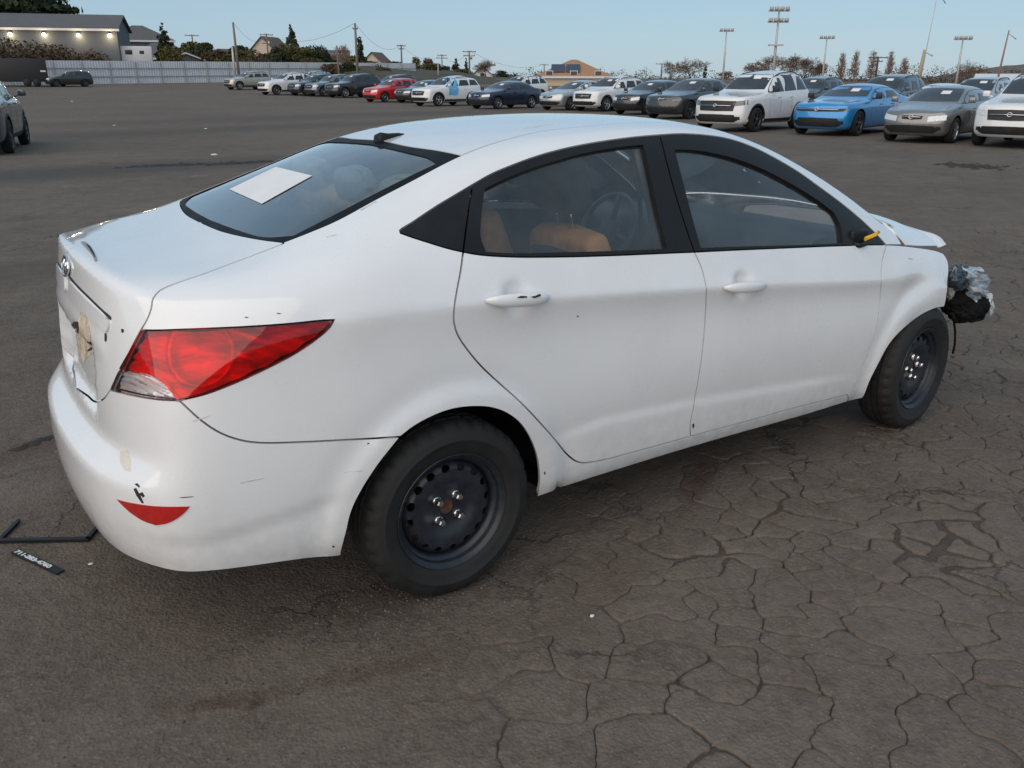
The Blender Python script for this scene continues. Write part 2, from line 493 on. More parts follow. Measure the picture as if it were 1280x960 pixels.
# ------------------------------------------------------------------ the white sedan: base surface
ACC_ROWS = [
 [(-.8,.66,.22),(-.38,.72,.22),(.33,.72,.21),(1,.72,.21),(2.04,.72,.20),(3.2,.70,.2)],
 [(-.8,.72,.235),(-.38,.805,.245),(.33,.800,.235),(1,.800,.235),(2.04,.80,.210),(2.7,.80,.22),(3.2,.72,.22)],
 [(-.8,.75,.33),(-.4,.828,.33),(.35,.822,.30),(1,.822,.30),(2.04,.822,.275),(2.7,.82,.3),(3.2,.75,.3)],
 [(-.8,.765,.44),(-.4,.838,.44),(.35,.832,.41),(1,.834,.41),(2.04,.838,.39),(2.7,.825,.41),(3.2,.75,.42)],
 [(-.8,.77,.55),(-.4,.843,.56),(.4,.846,.55),(1,.848,.54),(2.04,.846,.51),(2.7,.825,.51),(3.2,.75,.5)],
 [(-.8,.77,.65),(-.4,.843,.68),(.4,.850,.67),(1,.853,.65),(2.04,.848,.61),(2.7,.822,.59),(3.2,.74,.58)],
 [(-.8,.755,.79),(-.4,.828,.845),(.4,.832,.845),(1,.834,.806),(2.1,.828,.72),(2.7,.812,.67),(3.2,.72,.65)],
 [(-.8,.735,.925),(-.55,.80,.962),(-.35,.836,.982),(0,.852,.972),(.5,.856,.936),(1.04,.857,.891),(1.5,.853,.845),(2.1,.842,.781),(2.7,.795,.735),(3.2,.68,.70)],
 [(-.75,.705,1.030),(-.5,.768,1.058),(-.25,.795,1.088),(0,.803,1.085),(.4,.808,1.050),(1,.808,1.000),(1.35,.806,.975),(1.8,.800,.943),(2.1,.79,.912),(2.3,.775,.89),(2.7,.735,.84),(3.2,.62,.77)],
 [(-.8,.60,1.068),(-.5,.685,1.098),(-.25,.715,1.145),(0,.725,1.172),(.4,.730,1.20),(1,.735,1.20),(1.4,.736,1.165),(1.8,.745,1.075),(2.1,.755,.985),(2.3,.745,.935),(2.5,.69,.915),(2.8,.65,.88),(3.2,.56,.81)],
 [(-.8,.52,1.082),(-.5,.62,1.108),(-.38,.65,1.135),(-.2,.665,1.172),(0,.655,1.224),(.2,.637,1.298),(.35,.630,1.348),(.54,.628,1.389),(.75,.627,1.408),(1,.628,1.418),(1.2,.630,1.412),(1.47,.636,1.362),(1.78,.652,1.247),(2.07,.68,1.112),(2.3,.70,.985),(2.5,.62,.945),(2.8,.55,.90),(3.2,.48,.83)],
 [(-.8,.36,1.094),(-.52,.52,1.108),(-.42,.57,1.140),(-.2,.563,1.220),(0,.550,1.289),(.2,.536,1.356),(.4,.530,1.398),(.65,.528,1.424),(.95,.530,1.437),(1.2,.532,1.435),(1.47,.540,1.395),(1.78,.57,1.285),(2.07,.61,1.15),(2.32,.645,1.01),(2.5,.52,.97),(2.8,.45,.92),(3.2,.36,.845)],
 [(-.8,.2,1.099),(-.55,.26,1.110),(-.44,.28,1.142),(-.2,.28,1.232),(0,.275,1.310),(.18,.27,1.372),(.4,.268,1.415),(.65,.268,1.438),(.95,.27,1.451),(1.3,.272,1.446),(1.65,.28,1.39),(2.0,.295,1.25),(2.3,.31,1.09),(2.48,.28,.99),(2.8,.24,.94),(3.2,.18,.86)],
 [(-.8,0,1.102),(-.57,0,1.112),(-.46,0,1.140),(-.2,0,1.237),(0,0,1.316),(.17,0,1.376),(.38,0,1.416),(.65,0,1.442),(.95,0,1.455),(1.3,0,1.450),(1.65,0,1.40),(2.0,0,1.265),(2.3,0,1.11),(2.52,0,.995),(2.8,0,.948),(3.2,0,.87)],
]
ACC_REAR = [  # xcentre, xk, yk, zk, zcentre
 (-.90,-.73,.66,.215,.215),(-.955,-.775,.71,.232,.235),(-.988,-.80,.745,.33,.33),(-.998,-.815,.757,.44,.44),(-.990,-.81,.76,.545,.545),
 (-.918,-.79,.757,.64,.60),(-.912,-.780,.745,.79,.76),(-.895,-.750,.722,.925,.93),(-.872,-.715,.690,1.030,1.094)]
ACC_FRONT = [(3.2,3.05,.66,.2,.2),(3.28,3.08,.68,.23,.23),(3.34,3.1,.70,.33,.33),(3.36,3.1,.70,.44,.44),(3.36,3.1,.70,.52,.52),(3.35,3.1,.69,.58,.58),(3.33,3.08,.67,.65,.65),(3.30,3.05,.63,.70,.72),(3.24,3.0,.58,.79,.84)]
ACC_MIDS = [-.6,-.5,-.4,-.28,-.15,0,.15,.3,.45,.6,.78,.95,1.12,1.3,1.48,1.65,1.8,1.95,2.1,2.25,2.4,2.55,2.7,2.85,2.98]
def sstep(a, b, x): t = np.clip((x-a)/(b-a), 0, 1); return t*t*(3-2*t)
def acc_disp(P):
    x, y, z = P[:, 0].copy(), P[:, 1].copy(), P[:, 2].copy(); s = np.sign(y); a = np.abs(y)
    side = sstep(.70, .78, a)*sstep(1.05, .95, z)
    # rear wheel-arch lip and the soft flare above it
    for cx, k in ((0.0, 1.0), (2.57, .9)):
        rr = np.hypot(x-cx, z-.285)
        w = (1/(1+np.exp((rr-.425)/.007)))*.012*k*sstep(.30, .36, rr) + np.exp(-((rr-.47)/.03)**2)*-.003*k
        P[:, 1] += s*side*w
    # scooped lower door: a crease that rises towards the rear, hollow above it
    zl = np.interp(x, [.3, .6, 1.0, 1.6, 2.1], [.445, .475, .455, .405, .36])
    m_ = sstep(.28, .55, x)*sstep(2.15, 1.7, x)*side
    dz = z-zl
    P[:, 1] += s*m_*(-.0085/(1+np.exp(-np.clip(dz, -.2, .4)/.0045))*np.exp(-np.clip(dz, 0, 1)/.10))
    # bumper: step running from the reflector to the arch
    zb = np.interp(x, [-1.0, -.75, -.55, -.35], [.40, .40, .43, .47])
    mb = sstep(-.33, -.42, x)*sstep(.60, .52, z)
    db = z-zb
    nx = np.where(a > .6, 0, -1.0)
    P[:, 1] += s*mb*sstep(.55, .75, a)*(-.010/(1+np.exp(np.clip(db, -.3, .3)/.005))*np.exp(np.clip(db, -1, 0)/.07))
    # lower lip of bumper
    # rear face of the boot lid: garnish ledge and plate recess
    rear = sstep(-.82, -.86, x)*sstep(.60, .64, z)
    g1 = sstep(.46, .40, a)*np.exp(-((z-.885-.02*(1-(a/.45)**2))/.028)**2)
    rec = sstep(.315, .29, a)*sstep(.65, .67, z)*sstep(.868, .85, z)
    P[:, 0] += rear*(-.006*g1+.030*rec)
    # small tail lip
    lip = sstep(-.76, -.86, x)*sstep(1.05, 1.09, z)
    P[:, 2] += .008*lip
    return P
v_, f_, c_ = body_cage(ACC_ROWS, 8, ACC_MIDS, ACC_REAR, ACC_FRONT, 4, cr_rows=((7, 1.0, -.5, 2.6, 0), (8, 0, 9, 9, .55), (4, 0, 9, 9, .6), (5, 0, 9, 9, .5)))
ACC = cage_surface(v_, f_, c_, 4, acc_disp)
# ------------------------------------------------------------------ materials
def paint_mat(name, col, dirt=.25, rough=.22, metal=0.0, dirtcol=(.20, .17, .14), flake=0.0):
    t = NT(name); co = t.obj()
    n1 = t.noise(3.0, 6, .62, co); n2 = t.noise(26, 4, .6, co)
    geo = t.n('NewGeometry'); sep = t.n('SeparateXYZ'); t.i(sep, 'Vector', co)
    low = t.maprange(sep.outputs['Z'], .55, .22, 0, 1)         # road film, heavier towards the sills
    f1 = t.maprange(n1, .40, .85, 0, .5)
    f2 = t.math('MULTIPLY', t.maprange(n2, .3, .8, .2, 1), low)
    ff = t.math('ADD', t.math('MULTIPLY', f1, .28), t.math('MULTIPLY', f2, .42))
    fac = t.math('MULTIPLY', ff, dirt)
    c = t.mix(fac, col, dirtcol)
    rg = t.maprange(t.math('ADD', fac, t.math('MULTIPLY', n1, .12)), 0, .4, rough*.8, .62)
    t.pbr(Base_Color=c, Roughness=rg, Metallic=metal, Coat_Weight=1.0, Coat_Roughness=.04, Specular_IOR_Level=.5)
    return t.m
M_PAINT = paint_mat('white_paint', (.80, .805, .81), .85)
M_TRIM = simple('black_trim', (.010, .010, .011), .45, var=.2, bump=.05, bscale=200, spec=.3)
M_RUB = simple('rubber', (.012, .0118, .0115), .72, var=.45, scale=9, bump=.12, bscale=90)
M_GLASS = glass('side_glass', (.88, .92, .91), .05, dirtcol=(.40, .43, .44))  # grey-blue film: some dust, plus sky-reflection haze put into the colour
M_RGLASS = glass('rear_glass', (.62, .75, .79), .03, dirtcol=(.28,.30,.31))
M_FRIT = simple('glass_frit', (.006, .006, .007), .5, var=.1, spec=.12)
M_DARK = simple('dark_underbody', (.009, .009, .009), .75, var=.3, spec=.12)
M_TAN = simple('tan_upholstery', (.66, .33, .13), .8, var=.2, scale=20, bump=.15, bscale=300)
M_GREYF = simple('grey_upholstery', (.045, .047, .052), .85, var=.2, scale=30, bump=.15, bscale=300)
M_CREAM = simple('cream_upholstery', (.46, .43, .38), .85, var=.12, scale=20, bump=.1, bscale=300)
M_DASH = simple('dashboard_plastic', (.10, .11, .115), .5, var=.2)
M_HEAD = simple('headliner_cloth', (.55, .52, .47), .9, var=.08)
M_STEEL = simple('steel_wheel', (.016, .019, .026), .42, .0, var=.35, scale=30)
M_NUT = simple('lug_nut_chrome', (.62, .62, .64), .22, 1.0, var=.2, scale=40)
M_RUST = simple('rust', (.075, .035, .02), .8, var=.5, scale=60)
M_CHROME = simple('chrome', (.72, .73, .75), .12, 1.0, var=.05)
M_PAPER = simple('white_paper', (.72, .72, .72), .7, var=.03)
M_BLUEFILM = simple('blue_film', (.12, .42, .68), .35, var=.2)
M_CHIP = simple('chipped_primer', (.015, .014, .013), .7, var=.3)
M_YEL = simple('yellow_wire', (.75, .42, .01), .4, var=.1)
# ------------------------------------------------------------------ the white sedan
car = empty('white_sedan', (1.2, 0, 0))
tag(car, 'white four-door sedan with crushed front and black steel wheels, nearest the camera', 'car')
CAR_OFF = Vector((1.2, 0, 0))
def cpart(name, me, mat, parent=None, off=True):
    """meshes are made in car coordinates; shift them to the parent's origin"""
    if off: me.transform(Matrix.Translation(-CAR_OFF))
    o = link(name, me, mat, parent or car); return o
CH = ACC.chart((.5, .75, -.40))
K = {}
def cv(name, pts, step=.012, smooth=True): K[name] = curve(CH, pts, step, smooth); return K[name]
# seams traced along the car
cv('lid_seam', [(354,304.5),(325,316),(290,329),(250,344),(218,355),(200,363),(192,372),(189,386),(184,399),(176,413)])
cv('lamp_in', [(176,413),(163,437),(150,463),(138,487.5)])
cv('lid_low', [(138,487.5),(129,499),(119,502),(110,495),(-.915,0,.652)])
cv('glass_low', [(354,303),(330,300),(300,294.5),(275,288),(-.455,0,1.122)])
cv('glass_side', [(354,303),(385,291),(420,276),(470,249),(520,223),(560,202),(576,194.5)])
cv('glass_top', [(576,194.5),(545,188),(510,183),(.205,0,1.385)])
YD = on_surface(ACC, (676,164.5)).y
cv('ditch', [(576,194.5),(600,185),(635,174),(676,164.5),(.85,YD-.002,1.43),(1.05,YD-.004,1.435),(1.25,YD-.006,1.43),(1.44,-.535,1.40)])
cv('screen_side', [(1.44,-.535,1.40),(1.75,-.575,1.295),(2.05,-.622,1.15),(2.22,-.67,1.05),(1113,283)])
cv('lamp_top', [(176,413),(200,413),(240,411.5),(300,409),(360,405),(405,400.5),(417,400)])
cv('lamp_low', [(417,400),(412,409),(395,424),(370,441),(330,462),(290,480),(255,493),(224,500.5)])
cv('lamp_bot', [(224,500.5),(200,499.5),(170,495),(138,487.5)])
cv('bump_seam', [(224,500.5),(235,511),(252,526),(275,541),(300,550),(325,553.5),(380,552.5),(440,549.5),(501,546)])
cv('arch_a', [(501,546),(472.5,582),(452,614),(440,639),(433,667),(428,697)])
cv('arch_b', [(501,546),(518,533),(537,522.5),(556,514.5),(575,510),(595,508.5),(612,509.5),(630,515),(647.5,526.7),(658,540),(666,556),(671.5,573),(674,592),(674,606),(671.4,626)])
cv('sill_low', [(671.4,626),(720,611),(790,588),(860,566.5),(930,549),(1000,530.5),(1062,509)])
cv('sill_end', [(1062,509),(1059.5,493)])
cv('door_bot_f', [(1059.5,493),(1030,500.5),(1000,508),(940,525),(900,535.5),(863,545.5)])
cv('door_bot_r', [(863,545.5),(835,553.5),(800,563),(765,572.5),(742,577.5)])
cv('door_rear', [(742,577.5),(728,578.5),(719,576),(708,567),(695,551),(672,525),(650,502),(622,477),(600,456),(582,434),(572,418),(567.5,402),(568,385),(571.5,362),(576,338),(579,315)])
cv('dlo_low_q', [(579,315),(560,310.5),(540,304.5),(515,296.5),(501,291.5)])
cv('dlo_top_q', [(501,291.5),(500,288),(515,278),(545,258),(570,243),(591,230.5)])
cv('dlo_top_r', [(591,230.5),(615,217),(640,206.5),(670,195.5),(700,187),(730,180.5),(760,175.5),(795,171),(824,168.5)])
cv('dlo_top_f', [(824,168.5),(850,167),(880,168.5),(910,173),(940,183),(970,198),(1000,216),(1025,234),(1050,252.5),(1075,273),(1095,292),(1108,306)])
cv('quarter_gap', [(591,230.5),(586,260),(582,290),(579,315)])
cv('dlo_low_r', [(579,315),(600,318.5),(640,321),(700,321),(760,319.5),(820,317),(868,315)])
cv('dlo_low_f', [(868,315),(920,312.5),(980,310),(1040,307.5),(1108,306)])
cv('b_gap_top', [(824,168.5),(834,205),(845,245),(857,283),(868,315)])
cv('b_gap', [(868,315),(877,335),(882.5,357),(882,390),(880,420),(876.5,452),(872,480),(866.5,512),(863,530),(863,545.5)])
cv('f_gap', [(1108,306),(1103,325),(1101.5,345),(1100,375),(1094,415),(1083,450),(1070,475),(1059.5,493)])
cv('f_top', [(1108,306),(1125,307),(1150,310),(1170,313.5),(1179,317)])
cv('f_front', [(1179,317),(1184,325),(1186,340),(1185,360),(1181,384)])
cv('f_arch', [(1181,384),(1170,385.5),(1155,392),(1140,402),(1122,418),(1110,433),(1098,455),(1087,477),(1076,499)])
cv('f_low', [(1076,499),(1070,506),(1062,509)])
cv('roof_front', [(1.44,-.535,1.40),(1.52,-.40,1.416),(1.58,-.2,1.416),(1.60,0,1.412)])
cv('bump_low', [(428,697),(-.50,-.81,.258),(-.62,-.79,.276),(-.72,-.75,.288),(-.80,-.69,.292),(-.87,-.59,.290),(-.92,-.45,.284),(-.955,-.25,.278),(-.968,0,.275)])
def centre(p, q, n=40, ch=None):
    """the y = 0 line between two points of the chart"""
    a = on_surface(ACC, p); b = on_surface(ACC, q); out = []
    # sample the centre profile from outside
    c = Vector((.3, 0, .7)); a0 = math.atan2(a.z-c.z, a.x-c.x); b0 = math.atan2(b.z-c.z, b.x-c.x)
    a0 %= 2*math.pi; b0 %= 2*math.pi
    for k in range(n+1):
        t = a0+(b0-a0)*k/n; d = Vector((math.cos(t), 0, math.sin(t)))
        loc, nn, fi, ds = ACC.bvh.ray_cast(c+d*6, -d); out.append((ch or CH).ab(loc))
    return out
def cgap(half=.0028):
    """gap everywhere except on the centre line"""
    ctr = np.array(centre((.1, 0, 1.45), (-.97, 0, .3), 300)+centre((1.6, 0, 1.45), (.1, 0, 1.45), 200))
    def g(p): return 0.0 if np.min(np.hypot(*(ctr-p).T)) < .004 else half
    return g
CG = cgap()
def half_panel(name, outline, mat, parent=None, ch=None, **kw):
    kw.setdefault('gap', CG if ch is None else (lambda p: 0.0 if abs(p[0]) < .004 else .002))
    return cpart(name, panel_mesh(name, panel(ch or CH, outline, snap_y=True, **kw), 'join'), mat, parent)
def two(name, outline, mat, parents=(None, None), **kw):
    pf = panel(CH, outline, **kw); a = cpart(name, panel_mesh(name, pf), mat, parents[0])
    b = cpart(name, panel_mesh(name, pf, 'flip'), mat, parents[1]); return a, b

# dents of the front fender and the small ones of the bumper
def fender_dent(l):
    return -.012*math.exp(-((l.x-2.45)/.14)**2-((l.z-.70)/.07)**2)+.006*math.exp(-((l.x-2.33)/.10)**2-((l.z-.80)/.05)**2)-.03*max(0, (l.x-2.58))*math.exp(-((l.z-.6)/.1)**2)
# --- outer panels
out_side = loop(K['ditch'], K['screen_side'], curve(CH, [(1113,283),(1119,292),(1127,306)]), curve(CH, [(1127,306),(1108,306)]), rev(K['dlo_top_f']), rev(K['dlo_top_r']), rev(K['dlo_top_q']),
    rev(K['dlo_low_q']), rev(K['door_rear']), rev(K['door_bot_r']), rev(K['door_bot_f']), rev(K['sill_end']), rev(K['sill_low']), rev(K['arch_b']), rev(K['bump_seam']), rev(K['lamp_low']), rev(K['lamp_top']), rev(K['lid_seam']), K['glass_side'])
body, body_l = two('body_side', out_side, M_PAINT, grid=.022, flange=.018)
H1 = ACC.bvh.find_nearest(Vector((.225, -.86, .970)))[0]; H2 = ACC.bvh.find_nearest(Vector((1.24, -.86, .877)))[0]
def cup(l):
    d = 0.0
    for h in (H1, H2):
        r = math.hypot(l.x-h.x, (l.z-h.z)*1.05)/.062
        if r < 1: d -= .022*(1-r*r)**1.2
    return d
door_r, door_r_l = two('rear_door', loop(K['dlo_low_r'], K['b_gap'], K['door_bot_r'], K['door_rear']), M_PAINT, grid=.014, flange=.02, disp=cup)
door_f, door_f_l = two('front_door', loop(K['dlo_low_f'], K['f_gap'], K['door_bot_f'], rev(K['b_gap'])), M_PAINT, grid=.014, flange=.02, disp=cup)
fender, fender_l = two('front_fender', loop(K['f_top'], K['f_front'], K['f_arch'], K['f_low'], K['sill_end'], rev(K['f_gap'])), M_PAINT, grid=.02, flange=.02, disp=fender_dent)
roof = half_panel('roof', loop(K['ditch'], K['roof_front'], centre((1.60,0,1.412), (.205,0,1.385)), rev(K['glass_top'])), M_PAINT, grid=.025, flange=.012)
lid = half_panel('trunk_lid', loop(K['lid_seam'], K['lamp_in'], K['lid_low'], centre((-.915,0,.652), (-.455,0,1.122), 90), rev(K['glass_low'])), M_PAINT, grid=.018, flange=.015)
bumper = half_panel('rear_bumper', loop(rev(K['lamp_bot']), K['bump_seam'], K['arch_a'], K['bump_low'], centre((-.968,0,.275), (-.915,0,.652), 60), rev(K['lid_low'])), M_PAINT, grid=.018, flange=.02)
# --- glass and black frames
def pol(pts, step=.012, smooth=True): return curve(CH, pts, step, smooth)
gl_r = loop(pol([(606,235.5),(622,228),(647,217),(672,208),(700,199.5),(730,191.5),(760,186),(785,182.5),(804,181)]), pol([(804,181),(810,205),(822,263),(834,311)]), pol([(834,311),(770,313.5),(700,315.5),(640,316.5),(608,315)]), pol([(608,315),(601,297),(601,278),(606,235.5)]))
gl_f = loop(pol([(843,187),(862,187),(884,190),(915,197),(948,209),(975,222),(999,235.5),(1022,250),(1043,266)]), pol([(1043,266),(1051,283),(1054,304)]), pol([(1054,304),(991,306.5),(930,308),(876,310)]), pol([(876,310),(867,278),(855,232),(843,187)]))
two('quarter_trim', loop(K['quarter_gap'], K['dlo_low_q'], K['dlo_top_q']), M_TRIM, grid=.03, flange=.02)
wf_r, wf_rl = two('rear_window_frame', loop(K['dlo_top_r'], K['b_gap_top'], rev(K['dlo_low_r']), rev(K['quarter_gap'])), M_TRIM, grid=.03, flange=.022, holes=[gl_r])
wf_f, wf_fl = two('front_window_frame', loop(K['dlo_top_f'], rev(K['dlo_low_f']), rev(K['b_gap_top'])), M_TRIM, grid=.03, flange=.022, holes=[gl_f])
two('rear_side_window', gl_r, M_GLASS, grid=.04, gap=-.006, offset=-.012, flange=.004)
gf_low = gl_f
two('front_side_window', gl_f, M_GLASS, grid=.04, gap=-.006, offset=-.014, flange=.004)
# rear screen: clear glass with a black border under its edge
rw_out = loop(K['glass_side'], K['glass_top'], centre((.205,0,1.385), (-.455,0,1.122)), rev(K['glass_low']))
rw_in = loop(pol([(366,294.5),(420,267),(470,241),(520,216),(546,204)]), pol([(546,204),(535,197),(510,190.5),(.165,0,1.37)]), centre((.165,0,1.37), (-.430,0,1.138)), pol([(-.430,0,1.138),(-.418,-.25,1.138),(-.395,-.44,1.142),(366,294.5)]))
rearw = half_panel('rear_window', rw_out, M_RGLASS, grid=.03, offset=-.004, flange=.004)
two('window_border', loop(K['glass_side'], K['glass_top'], [rw_in[0]*0+p for p in pol([(.205,0,1.385),(.165,0,1.37)])], rev(pol([(546,204),(535,197),(510,190.5),(.165,0,1.37)])), rev(pol([(366,294.5),(420,267),(470,241),(520,216),(546,204)])), rev(pol([(-.430,0,1.138),(-.418,-.25,1.138),(-.395,-.44,1.142),(366,294.5)])), pol([(-.430,0,1.138),(-.455,0,1.122)]), rev(K['glass_low'])), M_FRIT, parents=(rearw, rearw), gap=0, grid=.03, offset=-.001, flange=.004)
# windscreen, hood through a chart that looks down from the front
CH2 = Chart(ACC, (-.45, 0, -1), up=(1, 0, 0))
c2 = lambda pts, **k: curve(CH2, pts, **k)
ws = loop(c2([(1.445,-.533,1.40),(1.525,-.40,1.414),(1.585,-.2,1.414),(1.605,0,1.410)]), centre((1.605,0,1.41), (2.46,0,1.03), 30, CH2), c2([(2.46,0,1.03),(2.44,-.3,1.02),(2.38,-.55,.99),(2.32,-.66,.99)]), c2([(2.32,-.66,.99),(2.20,-.655,1.06),(2.05,-.62,1.15),(1.75,-.573,1.295),(1.445,-.533,1.40)]))
half_panel('windshield', ws, glass('windshield_glass', (.72, .80, .78), .10), ch=CH2, grid=.05, offset=-.004, flange=.004)
def hood_disp(l):
    return .004+.016*math.exp(-((l.x-2.68)/.10)**2-((abs(l.y)-.35)/.2)**2)+.012*math.exp(-((l.x-2.90)/.06)**2-((abs(l.y)-.62)/.06)**2)-.015*math.exp(-((l.x-2.80)/.035)**2)-.012*sstep(2.8,2.95,l.x)
hd = loop(centre((2.95,0,.92), (2.50,0,1.0), 30, CH2), c2([(2.50,0,1.0),(2.48,-.3,.99),(2.42,-.55,.97),(2.395,-.66,.96),(2.42,-.748,.885)]), c2([(2.42,-.748,.885),(2.55,-.738,.87),(2.7,-.722,.855),(2.85,-.70,.845),(2.95,-.675,.845)]), c2([(2.95,-.675,.845),(2.90,-.60,.86),(2.85,-.52,.87),(2.86,-.4,.88),(2.92,-.2,.9),(2.95,0,.9)]))
hood = half_panel('hood', hd, M_PAINT, ch=CH2, grid=.02, flange=.006, disp=hood_disp)
# --- lamps
LT = (.95, .020, .012)
def lens_mat(name, tint, ior=1.5):
    t = NT(name); fr = t.n('Fresnel'); fr.inputs['IOR'].default_value = ior
    f2 = t.math('MULTIPLY', fr, 1.15); f2.use_clamp = True
    tr = t.n('BsdfTransparent'); t.i(tr, 'Color', tint); g = t.n('BsdfGlossy'); g.inputs['Roughness'].default_value = .03; t.i(g, 'Color', (1, 1, 1))
    mx = t.n('MixShader'); t.i(mx, 0, f2); t.i(mx, 1, tr); t.i(mx, 2, g); t.t.links.new(mx.outputs[0], t.out.inputs[0]); return t.m
M_RED = lens_mat('red_lens', LT); M_CLEAR = lens_mat('clear_lens', (.92, .93, .94))
tl = NT('lamp_reflector'); co = tl.obj(); mpl = tl.n('Mapping'); tl.i(mpl, 'Vector', co); mpl.inputs['Scale'].default_value = (9, 9, 34); mpl.inputs['Rotation'].default_value = (0, .35, 0)
tl.pbr(Base_Color=tl.ramp(tl.noise(1.0, 3, .6, mpl), [(.38, (.50, .20, .17)), (.56, (1.0, .60, .55))]), Roughness=.22, Metallic=.25); M_REFL = tl.m
M_RIB = simple('red_ribs', (.55, .02, .015), .3, var=.1)
lamp_out = loop(K['lamp_top'], K['lamp_low'], K['lamp_bot'], rev(K['lamp_in']))
rv = pol([(149,462),(170,465.5),(190,470),(206,481),(222,500.5)])
lamps = []
LC = on_surface(ACC, (246, 441)); LI = on_surface(ACC, (165, 440))
def bowl(l):
    r = (l-LC).length/.085; d = -.022
    if r < 1: d -= .032*(1-r**2)
    d += .010*math.exp(-((r-1.05)/.09)**2)
    k = max(0, 1-(l-LI).length/.10)
    d += .0055*math.sin(l.z*2*math.pi/.017)*min(1, k*3)
    d += .009*math.sin((l.x*.8+l.z*1.6)*60)*(1 if r > 1.2 else 0)*max(0, min(1, (l.x+.68)*8))
    return d
def ripple(l): return -.018+.0045*math.sin(l.z*2*math.pi/.016+6*math.sin(l.y*14))+.003*math.sin((l.y*.6+l.x+l.z*.7)*2*math.pi/.05)
hs = two('tail_light', lamp_out, simple('lamp_seal', (.01, .008, .008), .4), grid=.03, gap=-.001, offset=-.055, flange=.0)
red = loop(K['lamp_top'], K['lamp_low'], rev(rv), rev(pol([(176,413),(163,437),(149,462)])))
clr = loop(rv, K['lamp_bot'], rev(pol([(149,462),(143,475),(138,487.5)])))
two('lamp_reflector', lamp_out, M_REFL, parents=hs, grid=.007, gap=.002, disp=bowl, flange=.0)
two('red_lens', red, M_RED, parents=hs, grid=.015, gap=.0022, offset=.004, flange=.012)
two('reversing_lens', clr, M_CLEAR, parents=hs, grid=.015, gap=.003, offset=.003, flange=.010)
two('reversing_reflector', clr, simple('reversing_chrome', (.88, .87, .88), .2, .45, var=.1), parents=hs, grid=.005, gap=.005, disp=ripple, flange=.0)
# black seal ring around the lamp
inner = shrink(np.array(lamp_out), .003)
two('lamp_seal', lamp_out, simple('lamp_seal_black', (.035, .007, .006), .35), parents=hs, grid=.05, gap=.0012, offset=.001, flange=.006, holes=[inner])
two('rear_reflector', loop(pol([(146,623.5),(165,628),(195,632),(238,632.5)]), pol([(238,632.5),(232,640),(222,648),(210,654),(196,656.5)]), pol([(196,656.5),(180,651),(163,640),(146,623.5)])), simple('red_reflector', (.42, .012, .010), .18, coat=1, var=.15, scale=60), parents=(bumper, bumper), grid=.012, gap=.001, offset=.003, flange=.008)
# --- door handles
def handle(hp, parent, sgn):
    mb = MB(); slope = -.085
    pts = []; rads = []
    for k in range(15):
        t = -1+2*k/14; x = hp.x+t*.118; z = hp.z+t*.118*slope
        loc, n, fi, ds = ACC.bvh.ray_cast(Vector((x, -2, z)), Vector((0, 1, 0)))
        y = loc.y-.008-.020*(1-t*t)**.6
        pts.append((x, y*-sgn if sgn > 0 else y, z)); rads.append(max(.005, .0225*(1-abs(t)**2.4)**.5))
    n = 12; vs = []; fs = []
    for p, r in zip(pts, rads):
        for k in range(n):
            a = 2*math.pi*k/n; vs.append((p[0], p[1]+(r*.55*math.cos(a)), p[2]+r*math.sin(a)*.95))
    for i in range(len(pts)-1):
        for k in range(n): fs.append((i*n+k, i*n+(k+1) % n, (i+1)*n+(k+1) % n, (i+1)*n+k))
    fs.append(list(range(n))); fs.append([(len(pts)-1)*n+k for k in reversed(range(n))])
    mb.add(vs, fs, 0, True); me = mb.mesh('door_handle'); bm = bmesh.new(); bm.from_mesh(me); bmesh.ops.recalc_face_normals(bm, faces=bm.faces); bm.to_mesh(me); bm.free()
    return cpart('door_handle', me, M_PAINT, parent)
for hp, pr_, pl_ in ((H1, door_r, door_r_l), (H2, door_f, door_f_l)):
    handle(hp, pr_, -1); handle(hp, pl_, 1)
# --- emblem on the boot lid: oval ring with a slanted letter
def oval(a, b, n=40): return [(a*math.cos(2*math.pi*k/n), b*math.sin(2*math.pi*k/n)) for k in range(n)]
EM = on_surface(ACC, (-.87, 0, 1.043)); EMn = Vector((-.97, 0, .22)).normalized(); EMu = Vector((.22, 0, .97)).normalized()
def emp(a, b, h): return EM+Vector((0, -1, 0))*a+EMu*b+EMn*h
mb = MB(); mb.tube([emp(.052*math.cos(t), .030*math.sin(t), .006) for t in np.linspace(0, 2*math.pi, 49)], .0045, 8, cap=False)
for p, q in (((-.026,-.017),(-.012,.020)), ((.012,-.020),(.026,.017)), ((-.018,.004),(.018,-.004))):
    mb.tube([emp(*p, .006), emp((p[0]+q[0])/2, (p[1]+q[1])/2, .008), emp(*q, .006)], .0048, 6)
cpart('emblem', mb.mesh(), M_CHROME, lid)
mb = MB(); ov = oval(.050, .028); mb.add([emp(a, b, .003) for a, b in ov]+[emp(a, b, -.008) for a, b in ov], [list(range(40))]+[(k, 40+k, 40+(k+1) % 40, (k+1) % 40) for k in range(40)])
cpart('emblem_backing', mb.mesh(), M_TRIM, lid)
